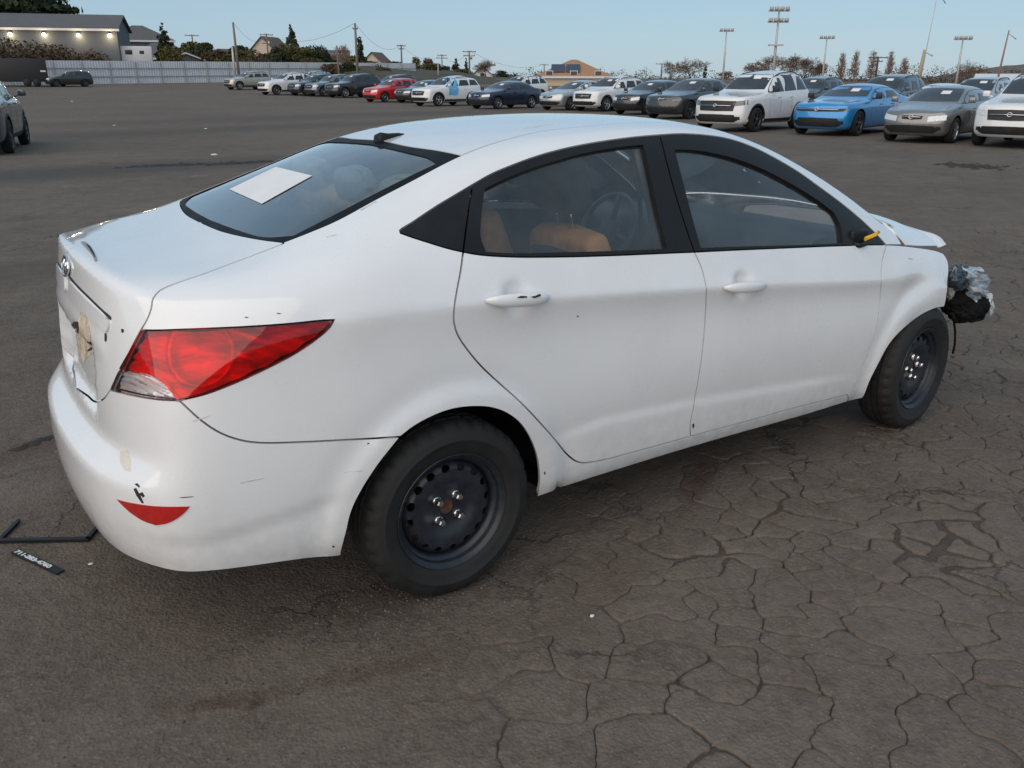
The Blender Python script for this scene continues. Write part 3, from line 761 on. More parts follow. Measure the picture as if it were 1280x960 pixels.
# --- plate recess: two dark clips and glue left by the plate
def patch(name, pts, mat, parent, off=.0012, grid=.012, smooth=True, flange=.0015, both=False):
    pf = panel(CH, loop(pol(pts+[pts[0]], step=.004, smooth=smooth)), gap=0, grid=grid, offset=off, flange=flange)
    if both: cpart(name, panel_mesh(name, pf, 'flip'), mat, parent)
    return cpart(name, panel_mesh(name, pf), mat, parent)
tg = NT('glue_residue'); co = tg.obj(); nz = tg.noise(28, 5, .7, co)
tg.pbr(Base_Color=tg.ramp(nz, [(.35, (.62, .56, .46)), (.62, (.36, .27, .17))]), Roughness=.75)
patch('glue_residue', [(101,390),(107,393),(112,405),(113,425),(110,446),(104,452),(100,441),(97,420),(97,402)], tg.m, lid, .0012, .01)
for (u, v) in ((96.5,408), (111,433)):
    patch('plate_clip', [(u-2.6,v-6),(u+2.0,v-5),(u+2.6,v+5),(u-1.6,v+6)], M_CHIP, lid, .002, .01, True, .003)
patch('paint_chip', [(131,417),(133,416.5),(133.5,426),(131.5,427)], M_CHIP, lid)
patch('paint_chip', [(152,411),(155,412),(154,416),(152,415)], M_CHIP, lid)
# scuffed boot edge: raised, scraped lip with bare primer
patch('scraped_edge', [(101,303),(106,303),(112,309),(118,317),(121,325),(119.5,327),(115,319),(108,311)], simple('scraped_paint', (.30, .28, .26), .5, var=.45, scale=90), lid, .003, .008, True, .006)
patch('paint_chip', [(108,306),(112,308.5),(117,316),(119,323),(115.5,318),(111,311)], M_CHIP, lid, .0045)
# scuffs on bumper and panels
for pts in ([(168,605),(172,604),(175,608),(174,609.5)], [(167,611),(170,610),(175,618),(180,629),(177.5,629),(171,620)], [(174,617),(178,615),(181,620),(179,622)], [(224,621.8),(240,620.5),(243,621),(228,622.6)], [(459.5,553),(462.5,554),(459,556)], [(415,682.5),(417.5,682),(418.5,684),(416,684.5)]):
    patch('paint_chip', pts, M_CHIP, bumper, .0006, .02, False, .0008)
for pts in ([(305,396.6),(308,396),(311,396.8),(308,397.4)], [(345,391.6),(348,391.1),(352,392.1),(349,392.6)], [(680,590),(681.5,589.5),(682,592.5),(680.8,593.5)]):
    patch('paint_chip', pts, M_CHIP, body, .0006, .02, False, .0008)
M_SCR = simple('scratched_paint', (.58, .57, .55), .6, var=.2, scale=50)
for pts, par in (([(240,526),(262,519),(263,520.2),(241,527.4)], bumper), ([(300,603),(330,597),(331,598),(301,604.5)], bumper), ([(430,590),(452,588),(452,589),(430,591)], bumper), ([(150,563),(160,562),(164,575),(163,590),(156,588),(150,578)], bumper),
                 ([(450,262),(470,251),(471,252.5),(451,263.5)], body), ([(408,296),(420,293),(420,294.2),(408,297)], body), ([(655,160),(690,155),(690,156),(655,161.2)], body)):
    patch('scratch', pts, M_SCR if par is body or pts[0][0] > 200 else simple('rubbed_mark', (.62, .59, .52), .6, var=.1), par, .0005, .02, False, .0006)
h_chip = [((647,372),(652,370.2),(659,370.4),(659,372),(652,372.6)), ((664,371),(671,370),(676,368),(676,370),(668,372.6))]
for pts in h_chip:
    me = MB(); P3 = []
    for (u, v) in pts:
        d = pix_ray(u, v); t = (H1.y-.0405-CAM_P[1])/d.y; P3.append(Vector(CAM_P)+d*t)
    n = len(P3); me.add(P3+[p+Vector((0, .008, 0)) for p in P3], [list(range(n))]+[(k, n+k, n+(k+1) % n, (k+1) % n) for k in range(n)])
    cpart('paint_chip', me.mesh(), M_CHIP, door_r)
patch('paint_chip', [(721,395),(723,394.4),(723.4,395.8),(721.4,396.4)], M_CHIP, door_r, .0006, .02, False, .0008)
patch('paint_chip', [(865,531),(867.5,529),(868,533),(866,536)], M_CHIP, door_f, .0006, .02, False, .0008)
patch('scratch', [(1134,322.8),(1139,323),(1141,324.6),(1136,324.2)], M_SCR, fender, .003, .02, False, .0008)
# garnish over the plate recess and the slit above it
patch('lid_slit', [(87,344),(96,355),(112,371),(128,386.5),(139.5,397.5),(139,400),(127,389),(111,373.5),(95,357.5),(87,347)], M_CHIP, lid, .0008, .02, True, .0008, True)
patch('lid_garnish', [(88,352),(98,363),(114,379),(130,394),(137.5,401.5),(135,414),(124,406),(108,393),(95,380),(88,369)], M_PAINT, lid, .006, .012, True, .010, True)
# --- aerial stub on the roof
mb = MB(); A0 = on_surface(ACC, (.205, 0, 1.41)); ax = Vector((.985, 0, .17)); az = Vector((-.17, 0, .985))
prof = [(-.055,.030,.004),(-.050,.026,.030),(-.030,.022,.034),(.0,.022,.024),(.04,.020,.018),(.075,.010,.006)]
vs = []; n = 10
for (x, w, h) in prof:
    for k in range(n):
        a = math.pi*k/(n-1); vs.append(A0+ax*(x+.03)+Vector((0, -1, 0))*(w*math.cos(a))+az*(h*math.sin(a)**.7-.006))
mb.add(vs, [(i*n+k, i*n+k+1, (i+1)*n+k+1, (i+1)*n+k) for i in range(len(prof)-1) for k in range(n-1)]+[list(range(n)), [(len(prof)-1)*n+k for k in reversed(range(n))]], 0, True)
cpart('aerial_base', mb.mesh(), M_TRIM, roof)
# --- mirror stub and the torn yellow wire
mb = MB(); MS = on_surface(ACC, (1072, 290))
mb.bbox((MS.x-.06, MS.y-.022, MS.z-.06), (MS.x+.05, MS.y+.02, MS.z+.012), .012)
mb.tube([(MS.x-.04,MS.y-.015,MS.z-.045),(MS.x-.02,MS.y-.035,MS.z-.05),(MS.x+.03,MS.y-.03,MS.z-.045)], [.014,.010,.012], 8)
stub = cpart('mirror_stub', mb.mesh(), M_TRIM, wf_f)
mb = MB(); W0 = Vector(CAM_P)+pix_ray(1081, 298)*((MS.y-.05-CAM_P[1])/pix_ray(1081, 298).y); W1 = Vector(CAM_P)+pix_ray(1099, 290)*((MS.y-.06-CAM_P[1])/pix_ray(1099, 290).y)
mb.tube([W0, W0.lerp(W1, .5)+Vector((0, -.006, .002)), W1], .006, 6); mb.tube([W0+Vector((.0,0,-.008)), W0.lerp(W1, .6)+Vector((0, -.012, -.002)), W1+Vector((-.01,0,.006))], .004, 6)
cpart('torn_wire', mb.mesh(), M_YEL, wf_f)
# --- wheels
def wheel_meshes():
    R0 = .302; n = 144
    # tyre, outboard face towards +z, rim flange at z = 0
    prof = [(.186,-.012),(.196,-.001),(.204,.004),(.222,.011),(.243,.0145),(.245,.0158),(.249,.0158),(.251,.0145),(.262,.0125),(.276,.006),(.288,-.004),(.296,-.014),(.3005,-.026),
            (.3015,-.044),(.2945,-.046),(.2945,-.052),(.302,-.054),(.302,-.074),(.2945,-.076),(.2945,-.084),(.302,-.086),(.302,-.106),(.2945,-.108),(.2945,-.114),(.3015,-.116),
            (.3005,-.134),(.296,-.146),(.288,-.156),(.276,-.166),(.25,-.175),(.22,-.172),(.2,-.163),(.186,-.150)]
    V = []; F = []
    for i, (r, h) in enumerate(prof):
        for k in range(n):
            a = 2*math.pi*k/n; rr = r
            if k % 4 == (0 if h > -.08 else 2) and r > .287 and (h > -.044 or h < -.116): rr -= .007
            if k % 4 == 1 and r > .3019: rr -= .004
            x, y = rr*math.cos(a), rr*math.sin(a)
            V.append((x, y, h+.0006*math.sin(a*24)*(1 if .21 < r < .24 else 0)))
    m_ = len(prof)
    for i in range(m_-1):
        for k in range(n): F.append((i*n+k, i*n+(k+1) % n, (i+1)*n+(k+1) % n, (i+1)*n+k))
    tyre = bpy.data.meshes.new('tyre'); tyre.from_pydata(V, [], F); sharp_by_angle(tyre, 42)
    # rim barrel
    mb = MB()
    mb.lathe([(.196,-.003),(.1985,.002),(.1965,.0045),(.192,.003),(.187,-.004),(.181,-.008),(.177,-.022),(.168,-.028),(.163,-.040),(.160,-.075),(.165,-.10),(.180,-.125),(.185,-.14),(.196,-.15)], 72)
    rim = mb.mesh('rim'); sharp_by_angle(rim, 40)
    # pressed disc with real holes
    outl = [np.array((.164*math.cos(2*math.pi*k/72), .164*math.sin(2*math.pi*k/72))) for k in range(72)]
    holes = []; nh = 16
    for i in range(nh):
        a = 2*math.pi*i/nh; c = np.array((.142*math.cos(a), .142*math.sin(a))); er = np.array((math.cos(a), math.sin(a))); et = np.array((-math.sin(a), math.cos(a)))
        holes.append(np.array([c+er*.0115*math.cos(t)+et*.015*math.sin(t) for t in np.linspace(0, 2*math.pi, 13)[:-1]]))
    holes.append(np.array([(.027*math.cos(t), .027*math.sin(t)) for t in np.linspace(0, 2*math.pi, 25)[:-1]]))
    G = [np.array((r*math.cos(2*math.pi*(k+.5*(j % 2))/m2), r*math.sin(2*math.pi*(k+.5*(j % 2))/m2))) for j, (r, m2) in enumerate([(.04,24),(.052,30),(.064,36),(.076,40),(.088,48),(.10,54),(.112,60),(.122,64),(.157,72)]) for k in range(m2)]
    pts = [Vector(p) for p in outl]; E = [(i, (i+1) % 72) for i in range(72)]
    for h in holes:
        b = len(pts); pts += [Vector(p) for p in h]; E += [(b+i, b+(i+1) % len(h)) for i in range(len(h))]
    pts += [Vector(p) for p in G]
    vs, es, fs, _, _, _ = geometry.delaunay_2d_cdt(pts, E, [], 1, 1e-6)
    cen = np.array([np.mean([vs[i] for i in f], axis=0) for f in fs]); ok = np.ones(len(fs), bool)
    for h in holes: ok &= ~in_poly(cen, h)
    hz = pchip([0, .03, .045, .066, .08, .10, .125, .15, .164], [-.040, -.040, -.042, -.041, -.034, -.025, -.024, -.030, -.052])
    V = [(p[0], p[1], hz(math.hypot(p[0], p[1]))) for p in vs]; F = []
    for f, o_ in zip(fs, ok):
        if o_:
            f = list(f); a, b, c = (Vector(V[i]) for i in f[:3])
            if (b-a).cross(c-a).z < 0: f.reverse()
            F.append(f)
    cnt = set((f[i], f[(i+1) % 3]) for f in F for i in range(3)); low = {}
    for (a, b) in [e for e in cnt if (e[1], e[0]) not in cnt]:
        for k in (a, b):
            if k not in low: low[k] = len(V); V.append((V[k][0], V[k][1], V[k][2]-.006))
        F.append((b, a, low[a], low[b]))
    disc = bpy.data.meshes.new('disc'); disc.from_pydata(V, [], F); sharp_by_angle(disc, 45)
    nut = MB()
    nut.lathe([(.0155,-.012),(.0155,-.004),(.0125,.002),(.0125,.018),(.0095,.0225),(.0,.0235)], 6, sm=False)
    nut.lathe([(.0155,-.012),(.0165,-.008),(.0165,-.004),(.012,-.001)], 16)
    nutm = nut.mesh('nut')
    cap = MB().lathe([(.030,-.060),(.027,-.044),(.020,-.043),(.014,-.046),(.0,-.047)], 24).mesh('hub')
    drum = MB().lathe([(.0,-.055),(.115,-.055),(.118,-.06),(.118,-.12),(.0,-.12)], 40).mesh('drum')
    return tyre, rim, disc, nutm, cap, drum
WM = wheel_meshes()
def add_wheel(x, side, steer=0.0, spin=0.0, name='wheel'):
    t = bpy.data.objects.new(name, None); COL.objects.link(t); t.parent = car
    t.location = Vector((x, side*.826, .2955))-CAR_OFF
    # local +z -> outboard
    t.rotation_euler = (Matrix.Rotation(steer, 4, 'Z') @ Matrix.Rotation(-side*math.pi/2, 4, 'X') @ Matrix.Rotation(spin, 4, 'Z')).to_euler()
    ty = link('tyre', WM[0].copy(), M_RUB, t)
    # flatten the contact patch
    mw = Matrix.Rotation(steer, 4, 'Z') @ Matrix.Rotation(-side*math.pi/2, 4, 'X') @ Matrix.Rotation(spin, 4, 'Z')
    for v in ty.data.vertices:
        w = mw @ v.co
        if w.z < -.2945:
            w.z = -.2945
            v.co = mw.inverted() @ w
        elif w.z < -.22:
            k = (-.22-w.z)/.075; rr = math.hypot(v.co.x, v.co.y)
            v.co.z += .008*k*(1 if v.co.z > -.08 else -1)
    rm = link('rim', WM[1], M_STEEL, t)
    ds = link('wheel_disc', WM[2], M_STEEL, t)
    for k in range(4):
        nn = link('lug_nut', WM[3], M_NUT, ds); a = math.pi/4+math.pi/2*k
        nn.location = (.050*math.cos(a), .050*math.sin(a), -.032)
    link('hub', WM[4], M_RUST, t); link('brake_drum', WM[5], M_DARK, t)
    return t
add_wheel(0, -1, 0, R(4)); add_wheel(2.57, -1, R(6), R(48)); add_wheel(0, 1, 0, 1.0); add_wheel(2.57, 1, R(6), .3)
# --- wheel housings, floor
def liner(x, side, r=.375, k0=.03, yo=.836):
    mb = MB(); vs = []; n = 28; prof = [(yo, r+.001), (yo-.035, r+.010), (.45, r+.012)]
    for (y, rr) in prof:
        for k in range(n+1):
            a = math.pi*(k0+(.97-k0)*k/n); vs.append((x+rr*math.cos(a), side*y, .285+rr*math.sin(a)))
    m_ = n+1; fs = [(i*m_+k, i*m_+k+1, (i+1)*m_+k+1, (i+1)*m_+k) for i in range(len(prof)-1) for k in range(n)]
    fs.append([2*m_+k for k in range(m_)])
    mb.add(vs, fs, 0, True); cpart('wheel_housing', mb.mesh(), M_DARK)
for x in (0.0, 2.57):
    for s_ in (-1, 1): liner(x, s_, k0=.03 if x == 0 else .36, yo=.836 if x == 0 else .775)
mb = MB()
mb.box((-.78, -.52, .40), (-.42, .52, .44)); mb.box((-.42, -.44, .26), (.42, .44, .30)); mb.box((.42, -.70, .215), (2.12, .70, .26)); mb.box((2.12, -.44, .22), (2.85, .44, .28))
cpart('floor_pan', mb.mesh(), M_DARK)
# boot interior and engine-bay blocks keep light out of the seams
mb = MB(); mb.box((-.36, -.62, .30), (-.33, .62, 1.05)); mb.box((-.84, -.60, .27), (-.36, .60, .30))
cpart('boot_lining', mb.mesh(), M_DARK)
mb = MB(); mb.box((2.20, -.70, .25), (2.24, .70, .93)); mb.box((2.26, -.42, .28), (2.85, .42, .78))
mb.tube([(2.3, -.60, .82), (2.6, -.60, .76), (2.9, -.58, .62)], .05, 8); mb.tube([(2.3, .60, .82), (2.6, .60, .76), (2.9, .58, .62)], .05, 8)
cpart('engine_bay', mb.mesh(), M_DARK)
# inner trim: pillars, door cards, roof lining
pt_out = loop(K['ditch'], K['screen_side'], curve(CH, [(1113,283),(1119,292),(1127,306)]), curve(CH, [(1127,306),(1108,306)]), rev(K['dlo_top_f']), rev(K['dlo_top_r']), rev(K['dlo_top_q']), curve(CH, [(501,291.5),(420,300),(354,304)]), K['glass_side'])
two('pillar_trim', pt_out, simple('pillar_trim_cream', (.45, .41, .35), .8), grid=.05, gap=.004, offset=-.03, flange=0)
card_r = loop(K['dlo_low_r'], K['b_gap'], K['door_bot_r'], K['door_rear']); card_f = loop(K['dlo_low_f'], K['f_gap'], K['door_bot_f'], rev(K['b_gap']))
two('door_card', card_r, simple('door_card_tan', (.36, .20, .11), .8, bump=.1, bscale=200), parents=(door_r, door_r_l), grid=.05, gap=.01, offset=-.065, flange=0)
two('door_card', card_f, simple('door_card_grey', (.06, .06, .065), .7), parents=(door_f, door_f_l), grid=.05, gap=.01, offset=-.065, flange=0)
half_panel('roof_lining', loop(K['ditch'], K['roof_front'], centre((1.60,0,1.412), (.205,0,1.385)), rev(K['glass_top'])), M_HEAD, grid=.06, offset=-.035, flange=0)
# --- seats
def rounded(lo, hi, r, M=None, taper=0.0, name='cushion', bulge=.0):
    mb = MB(); mb.bbox(lo, hi, r); me = mb.mesh(name)
    bm = bmesh.new(); bm.from_mesh(me); bmesh.ops.subdivide_edges(bm, edges=bm.edges, cuts=1, use_grid_fill=True, smooth=.6)
    for v in bm.verts:
        t = (v.co.z-lo[2])/(hi[2]-lo[2]); cy = (lo[1]+hi[1])/2; v.co.y = cy+(v.co.y-cy)*(1-taper*t*t)
    for f in bm.faces: f.smooth = True
    bm.to_mesh(me); bm.free()
    if M is not None: me.transform(M)
    return me
def front_seat(y):
    t = bpy.data.objects.new('front_seat', None); COL.objects.link(t); t.parent = car; t.location = -CAR_OFF+Vector((.98, y, .28))
    M = Matrix.Rotation(R(-14), 4, 'Y')
    link('seat_cushion', rounded((.02,-.25,.10),(.52,.25,.30),.05), M_TAN, t)
    link('backrest', rounded((-.06,-.25,.14),(.06,.25,.80),.055, M, .25), M_TAN, t)
    link('backrest_panel', rounded((-.075,-.20,.2),(-.055,.20,.74),.01, M, .25), M_GREYF, t)
    h = link('headrest', rounded((-.055,-.145,.875),(.06,.145,1.09),.055, M, .18), M_GREYF, t)
    mb = MB()
    for s_ in (-.045, .045): mb.tube([M @ Vector((0, s_, .75)), M @ Vector((0, s_, .93))], .006, 6)
    link('headrest_posts', mb.mesh(), M_CHROME, h)
    return t
front_seat(-.36); front_seat(.36)
t = bpy.data.objects.new('rear_seat', None); COL.objects.link(t); t.parent = car; t.location = -CAR_OFF+Vector((.49, 0, .25))
M = Matrix.Rotation(R(-22), 4, 'Y')
link('seat_cushion', rounded((.10,-.64,.08),(.60,.64,.30),.05), M_TAN, t)
for y0, y1 in ((-.645,-.20), (-.195,.195), (.20,.645)):
    link('backrest', rounded((-.06,max(y0,-.60),.42),(.11,min(y1,.60),1.02),.05, M), M_TAN, t)
for yc, wv in ((-.40,.13), (.0,.11), (.40,.13)):
    h = link('headrest', rounded((-.05,yc-wv,.97),(.06,yc+wv,1.12),.055, M, .1), M_CREAM, t)
mb = MB(); mb.add([(-.46,-.60,1.075),(-.46,.60,1.075),(.02,.62,1.10),(.02,-.62,1.10),(-.46,-.60,1.05),(-.46,.60,1.05),(.02,.62,1.07),(.02,-.62,1.07)], [(3,2,1,0),(4,5,6,7),(0,1,5,4),(2,3,7,6),(1,2,6,5),(3,0,4,7)])
cpart('parcel_shelf', mb.mesh(), M_GREYF)
for s_ in (-1, 1):   # inner C-pillar and belt strip beside the B-pillar
    mb = MB(); pts = [(.93,s_*.60,1.36),(.945,s_*.615,1.30),(.965,s_*.655,1.18),(.985,s_*.70,1.02),(.99,s_*.72,.8),(.98,s_*.72,.5)]
    vs = []; 
    for (x, y, z) in pts: vs += [(x-.03, y, z), (x+.03, y, z), (x+.03, y-s_*.03, z), (x-.03, y-s_*.03, z)]
    mb.add(vs, [(4*i+k, 4*i+(k+1) % 4, 4*i+4+(k+1) % 4, 4*i+4+k) for i in range(len(pts)-1) for k in range(4)], 0, True)
    cpart('inner_pillar', mb.mesh(), M_CREAM)
    mb = MB(); mb.tube([(.90,s_*.58,1.33),(.93,s_*.60,1.2),(.93,s_*.63,1.0),(.95,s_*.66,.7)], .008, 6); cpart('seat_belt', mb.mesh(), M_GREYF)
# --- dashboard, steering wheel
mb = MB(); n = 13; vs = []
for i in range(n):
    y = -.70+1.4*i/(n-1); e = 1-(abs(y)/.72)**4; hump = .035*math.exp(-((y-.36)/.17)**2)
    for (x, z) in ((1.74, .58), (1.70, .78), (1.72, .90+hump), (1.80, .965+hump), (1.95, .975), (2.20, .965), (2.30, .94), (2.30, .55)):
        vs.append((x+.04*(1-e), y, z))
mb.add(vs, [(i*8+k, i*8+k+1, (i+1)*8+k+1, (i+1)*8+k) for i in range(n-1) for k in range(7)], 0, True); cpart('dashboard', mb.mesh(), M_DASH)
t = bpy.data.objects.new('steering_wheel', None); COL.objects.link(t); t.parent = car; t.location = Vector((1.60, .36, .88))-CAR_OFF; t.rotation_euler = (0, R(-65), 0)
link('steering_rim', MB().tube([(.185*math.cos(a), .185*math.sin(a), 0) for a in np.linspace(0, 2*math.pi, 41)], .014, 8, cap=False).mesh(), M_DASH, t)
mb = MB(); mb.bbox((-.06,-.07,-.05),(.06,.07,.0),.02)
for a in (0.2, math.pi-.2, -math.pi/2): mb.tube([(.05*math.cos(a+math.pi/2), .05*math.sin(a+math.pi/2), -.02), (.18*math.cos(a+math.pi/2), .18*math.sin(a+math.pi/2), 0)], .014, 6)
link('steering_hub', mb.mesh(), M_DASH, t)
mb = MB(); mb.bbox((1.50,-.02,1.29),(1.53,.20,1.36),.012); mb.tube([(1.52,.09,1.36),(1.56,.09,1.40)], .008, 6); cpart('rear_view_mirror', mb.mesh(), M_DASH)
for y, s_ in ((-.36, 1), (.36, 1)):
    mb = MB(); mb.bbox((1.36,y-.15,1.372),(1.50,y+.15,1.386),.006); cpart('sun_visor', mb.mesh(), M_HEAD)
# --- crushed front end: bent beam, torn black liner and lamp, plastic wrap
from mathutils import noise as mnoise
def crumple(seed, n, c, r, squash=(1, 1, 1), rough=.35, name='m', sub=3):
    rnd = random.Random(seed); bm = bmesh.new(); bmesh.ops.create_icosphere(bm, subdivisions=sub, radius=1)
    ks = [(Vector((rnd.gauss(0, 1), rnd.gauss(0, 1), rnd.gauss(0, 1))).normalized(), rnd.uniform(-rough, rough), rnd.uniform(2, 7)) for _ in range(n)]
    for v in bm.verts:
        d = sum(a*math.tanh(f*(v.co.dot(k)-.4)) for k, a, f in ks)/math.sqrt(n)*1.2
        q = v.co*3.1+Vector((seed, 0, 0)); d += rough*.5*(1-2*abs(mnoise.noise(q)))+rough*.35*(1-2*abs(mnoise.noise(q*2.3)))+rough*.2*mnoise.noise(q*5.7)
        v.co = v.co*(1+d)
        v.co = Vector((c[0]+v.co.x*r*squash[0], c[1]+v.co.y*r*squash[1], c[2]+v.co.z*r*squash[2]))
    for f in bm.faces: f.smooth = sub > 4
    me = bpy.data.meshes.new(name); bm.to_mesh(me); bm.free(); return me
def ppx(u, v, y): d = pix_ray(u, v); return Vector(CAM_P)+d*((y-CAM_P[1])/d.y)
def wreck(name, px, y, r, sq, mat, seed, rough, sub=4): c = ppx(px[0], px[1], y); return cpart(name, crumple(seed, 14, c, r, sq, rough, sub=sub), mat)
wreck('torn_liner', (1207,386), -.745, .066, (1.3,.9,.85), M_DARK, 3, .26, 5)
wreck('torn_liner', (1221,381), -.745, .058, (1.25,.9,.85), M_DARK, 23, .26, 5)
wreck('torn_liner', (1195,376), -.72, .062, (.8,.9,1.2), M_DARK, 31, .26, 5)
wreck('torn_clip', (1228,392), -.745, .020, (1.0,.8,1.2), M_DARK, 37, .3, 3)
wreck('broken_headlight', (1198,346), -.745, .066, (1.1,.8,.85), simple('broken_lamp', (.03, .045, .06), .15, var=.5, scale=30), 5, .25)
wreck('lamp_bracket', (1191,356), -.76, .030, (.6,.5,2.0), simple('dusty_bracket', (.26, .25, .24), .7, var=.3, scale=30), 29, .4)
mb = MB(); mb.tube([(2.86,-.60,.60),(2.98,-.5,.58),(3.08,-.3,.56),(3.12,0,.56),(3.08,.3,.56),(2.98,.5,.58)], .055, 8); cpart('bumper_beam', mb.mesh(), M_DARK)
for k, (a_, b_) in enumerate((((1190,392), (1199,402)), ((1200,395), (1228,398)), ((1212,400), (1222,393)))):
    q0, q1 = ppx(*a_, -.76), ppx(*b_, -.745); mb = MB(); mb.tube([q0, q0.lerp(q1, .5)+Vector((0, 0, -.02)), q1], .010, 6); cpart('torn_hose', mb.mesh(), M_DARK)
t = NT('plastic_wrap'); co = t.obj(); nz = t.noise(26, 5, .65, co)
p = t.n('BsdfPrincipled'); t.i(p, 'Base Color', t.ramp(nz, [(.35, (.30, .40, .48)), (.7, (.72, .78, .82))])); t.i(p, 'Roughness', .12)
t.i(p, 'Normal', t.bump(t.noise(45, 4, .6, co), .8, .02))
tr = t.n('BsdfTransparent'); mx = t.n('MixShader'); t.i(mx, 0, t.maprange(t.noise(16, 4, .6, co), .35, .65, .55, 1.0)); t.i(mx, 1, tr); t.i(mx, 2, p); t.t.links.new(mx.outputs[0], t.out.inputs[0])
M_WRAP = t.m
def sheet(name, quad, y, nu, nv, amp, seed, mat):
    """a crinkled thin film hung between four photo points"""
    vs = []
    for i in range(nu+1):
        for j in range(nv+1):
            u, v = i/nu, j/nv; A, B, C_, D_ = quad
            q = ((A[0]*(1-u)+B[0]*u)*(1-v)+(D_[0]*(1-u)+C_[0]*u)*v, (A[1]*(1-u)+B[1]*u)*(1-v)+(D_[1]*(1-u)+C_[1]*u)*v)
            w = mnoise.noise_vector(Vector((u*4.1, v*4.1, seed)))+mnoise.noise_vector(Vector((u*10, v*10, seed+3)))*.4
            bulge = math.sin(math.pi*u)*math.sin(math.pi*v)
            P_ = ppx(q[0]+w.x*2.6, q[1]+w.y*2.6, y-amp*bulge*1.6); P_ += Vector((0, w.z*amp, 0)); vs.append(P_)
    m2 = nv+1; mb = MB(); mb.add(vs, [(i*m2+j, i*m2+j+1, (i+1)*m2+j+1, (i+1)*m2+j) for i in range(nu) for j in range(nv)], 0, True); return cpart(name, mb.mesh(), mat)
sheet('plastic_wrap', [(1203,332),(1222,334),(1238,352),(1207,366)], -.775, 22, 22, .035, 2, M_WRAP)
sheet('plastic_wrap', [(1208,350),(1236,350),(1236,370),(1212,376)], -.78, 20, 16, .03, 9, M_WRAP)
sheet('plastic_flap', [(1229,368),(1238,366),(1244,384),(1237,399)], -.775, 8, 10, .012, 5, simple('white_plastic', (.62, .64, .66), .3))
mb = MB(); mb.tube([ppx(1192,398,-.745), ppx(1194,415,-.745), ppx(1193.5,430,-.745), ppx(1191,442,-.745)], .006, 6); cpart('hanging_cable', mb.mesh(), M_DARK)
mb = MB(); mb.box((2.28, -.60, .42), (2.90, .60, .74)); mb.box((2.90, -.62, .45), (2.98, .62, .52)); mb.box((2.90, -.60, .64), (2.96, .60, .70))
for s_ in (-1, 1): mb.box((2.90, min(s_*.56, s_*.64), .42), (2.97, max(s_*.56, s_*.64), .70))
cpart('radiator_support', mb.mesh(), M_DARK)
mb = MB(); mb.tube([(2.80,-.64,.62),(2.95,-.70,.56),(3.02,-.73,.52)], [.035,.03,.022], 8); mb.tube([(2.84,-.64,.72),(2.95,-.69,.69),(3.0,-.72,.66)], [.025,.02,.016], 8); cpart('bent_rail', mb.mesh(), M_DARK)
# torn inner edge of the fender
mb = MB(); mb.add([(2.76,-.72,.77),(2.84,-.66,.74),(2.86,-.64,.60),(2.83,-.67,.46),(2.77,-.73,.50),(2.80,-.70,.62)], [(0,1,2,5),(5,2,3,4)]); cpart('bent_bracket', mb.mesh(), M_PAINT)
# --- paper on the rear screen
pp = []
pc = [(286,236),(316,221),(345,208),(389,219),(365,236),(335,253.5)]
PA, PB, PC_, PD = (286.5,236), (344.5,208), (390,219), (327,254)
vs = []
for i in range(9):
    for j in range(9):
        u = i/8; v = j/8
        a = (PA[0]+(PB[0]-PA[0])*u, PA[1]+(PB[1]-PA[1])*u); b = (PD[0]+(PC_[0]-PD[0])*u, PD[1]+(PC_[1]-PD[1])*u)
        px = (a[0]+(b[0]-a[0])*v, a[1]+(b[1]-a[1])*v)
        o = Vector(CAM_P); d = pix_ray(*px); loc, nn, fi, ds = ACC.bvh.ray_cast(o, d)
        vs.append(loc+ACC.nrm(loc, fi)*(-.0028+.002*(u*(1-u))))
mb = MB(); nb = len(vs); mb.add(vs+[Vector(v)+Vector((-.0003,0,.0012)) for v in vs], [(i*9+j, i*9+j+1, (i+1)*9+j+1, (i+1)*9+j) for i in range(8) for j in range(8)]+[(nb+(i+1)*9+j, nb+(i+1)*9+j+1, nb+i*9+j+1, nb+i*9+j) for i in range(8) for j in range(8)], 0, True)
tag(mb.build('paper_sheet', M_PAPER), 'blank white paper sheet stuck on the rear window of the white sedan', 'paper')
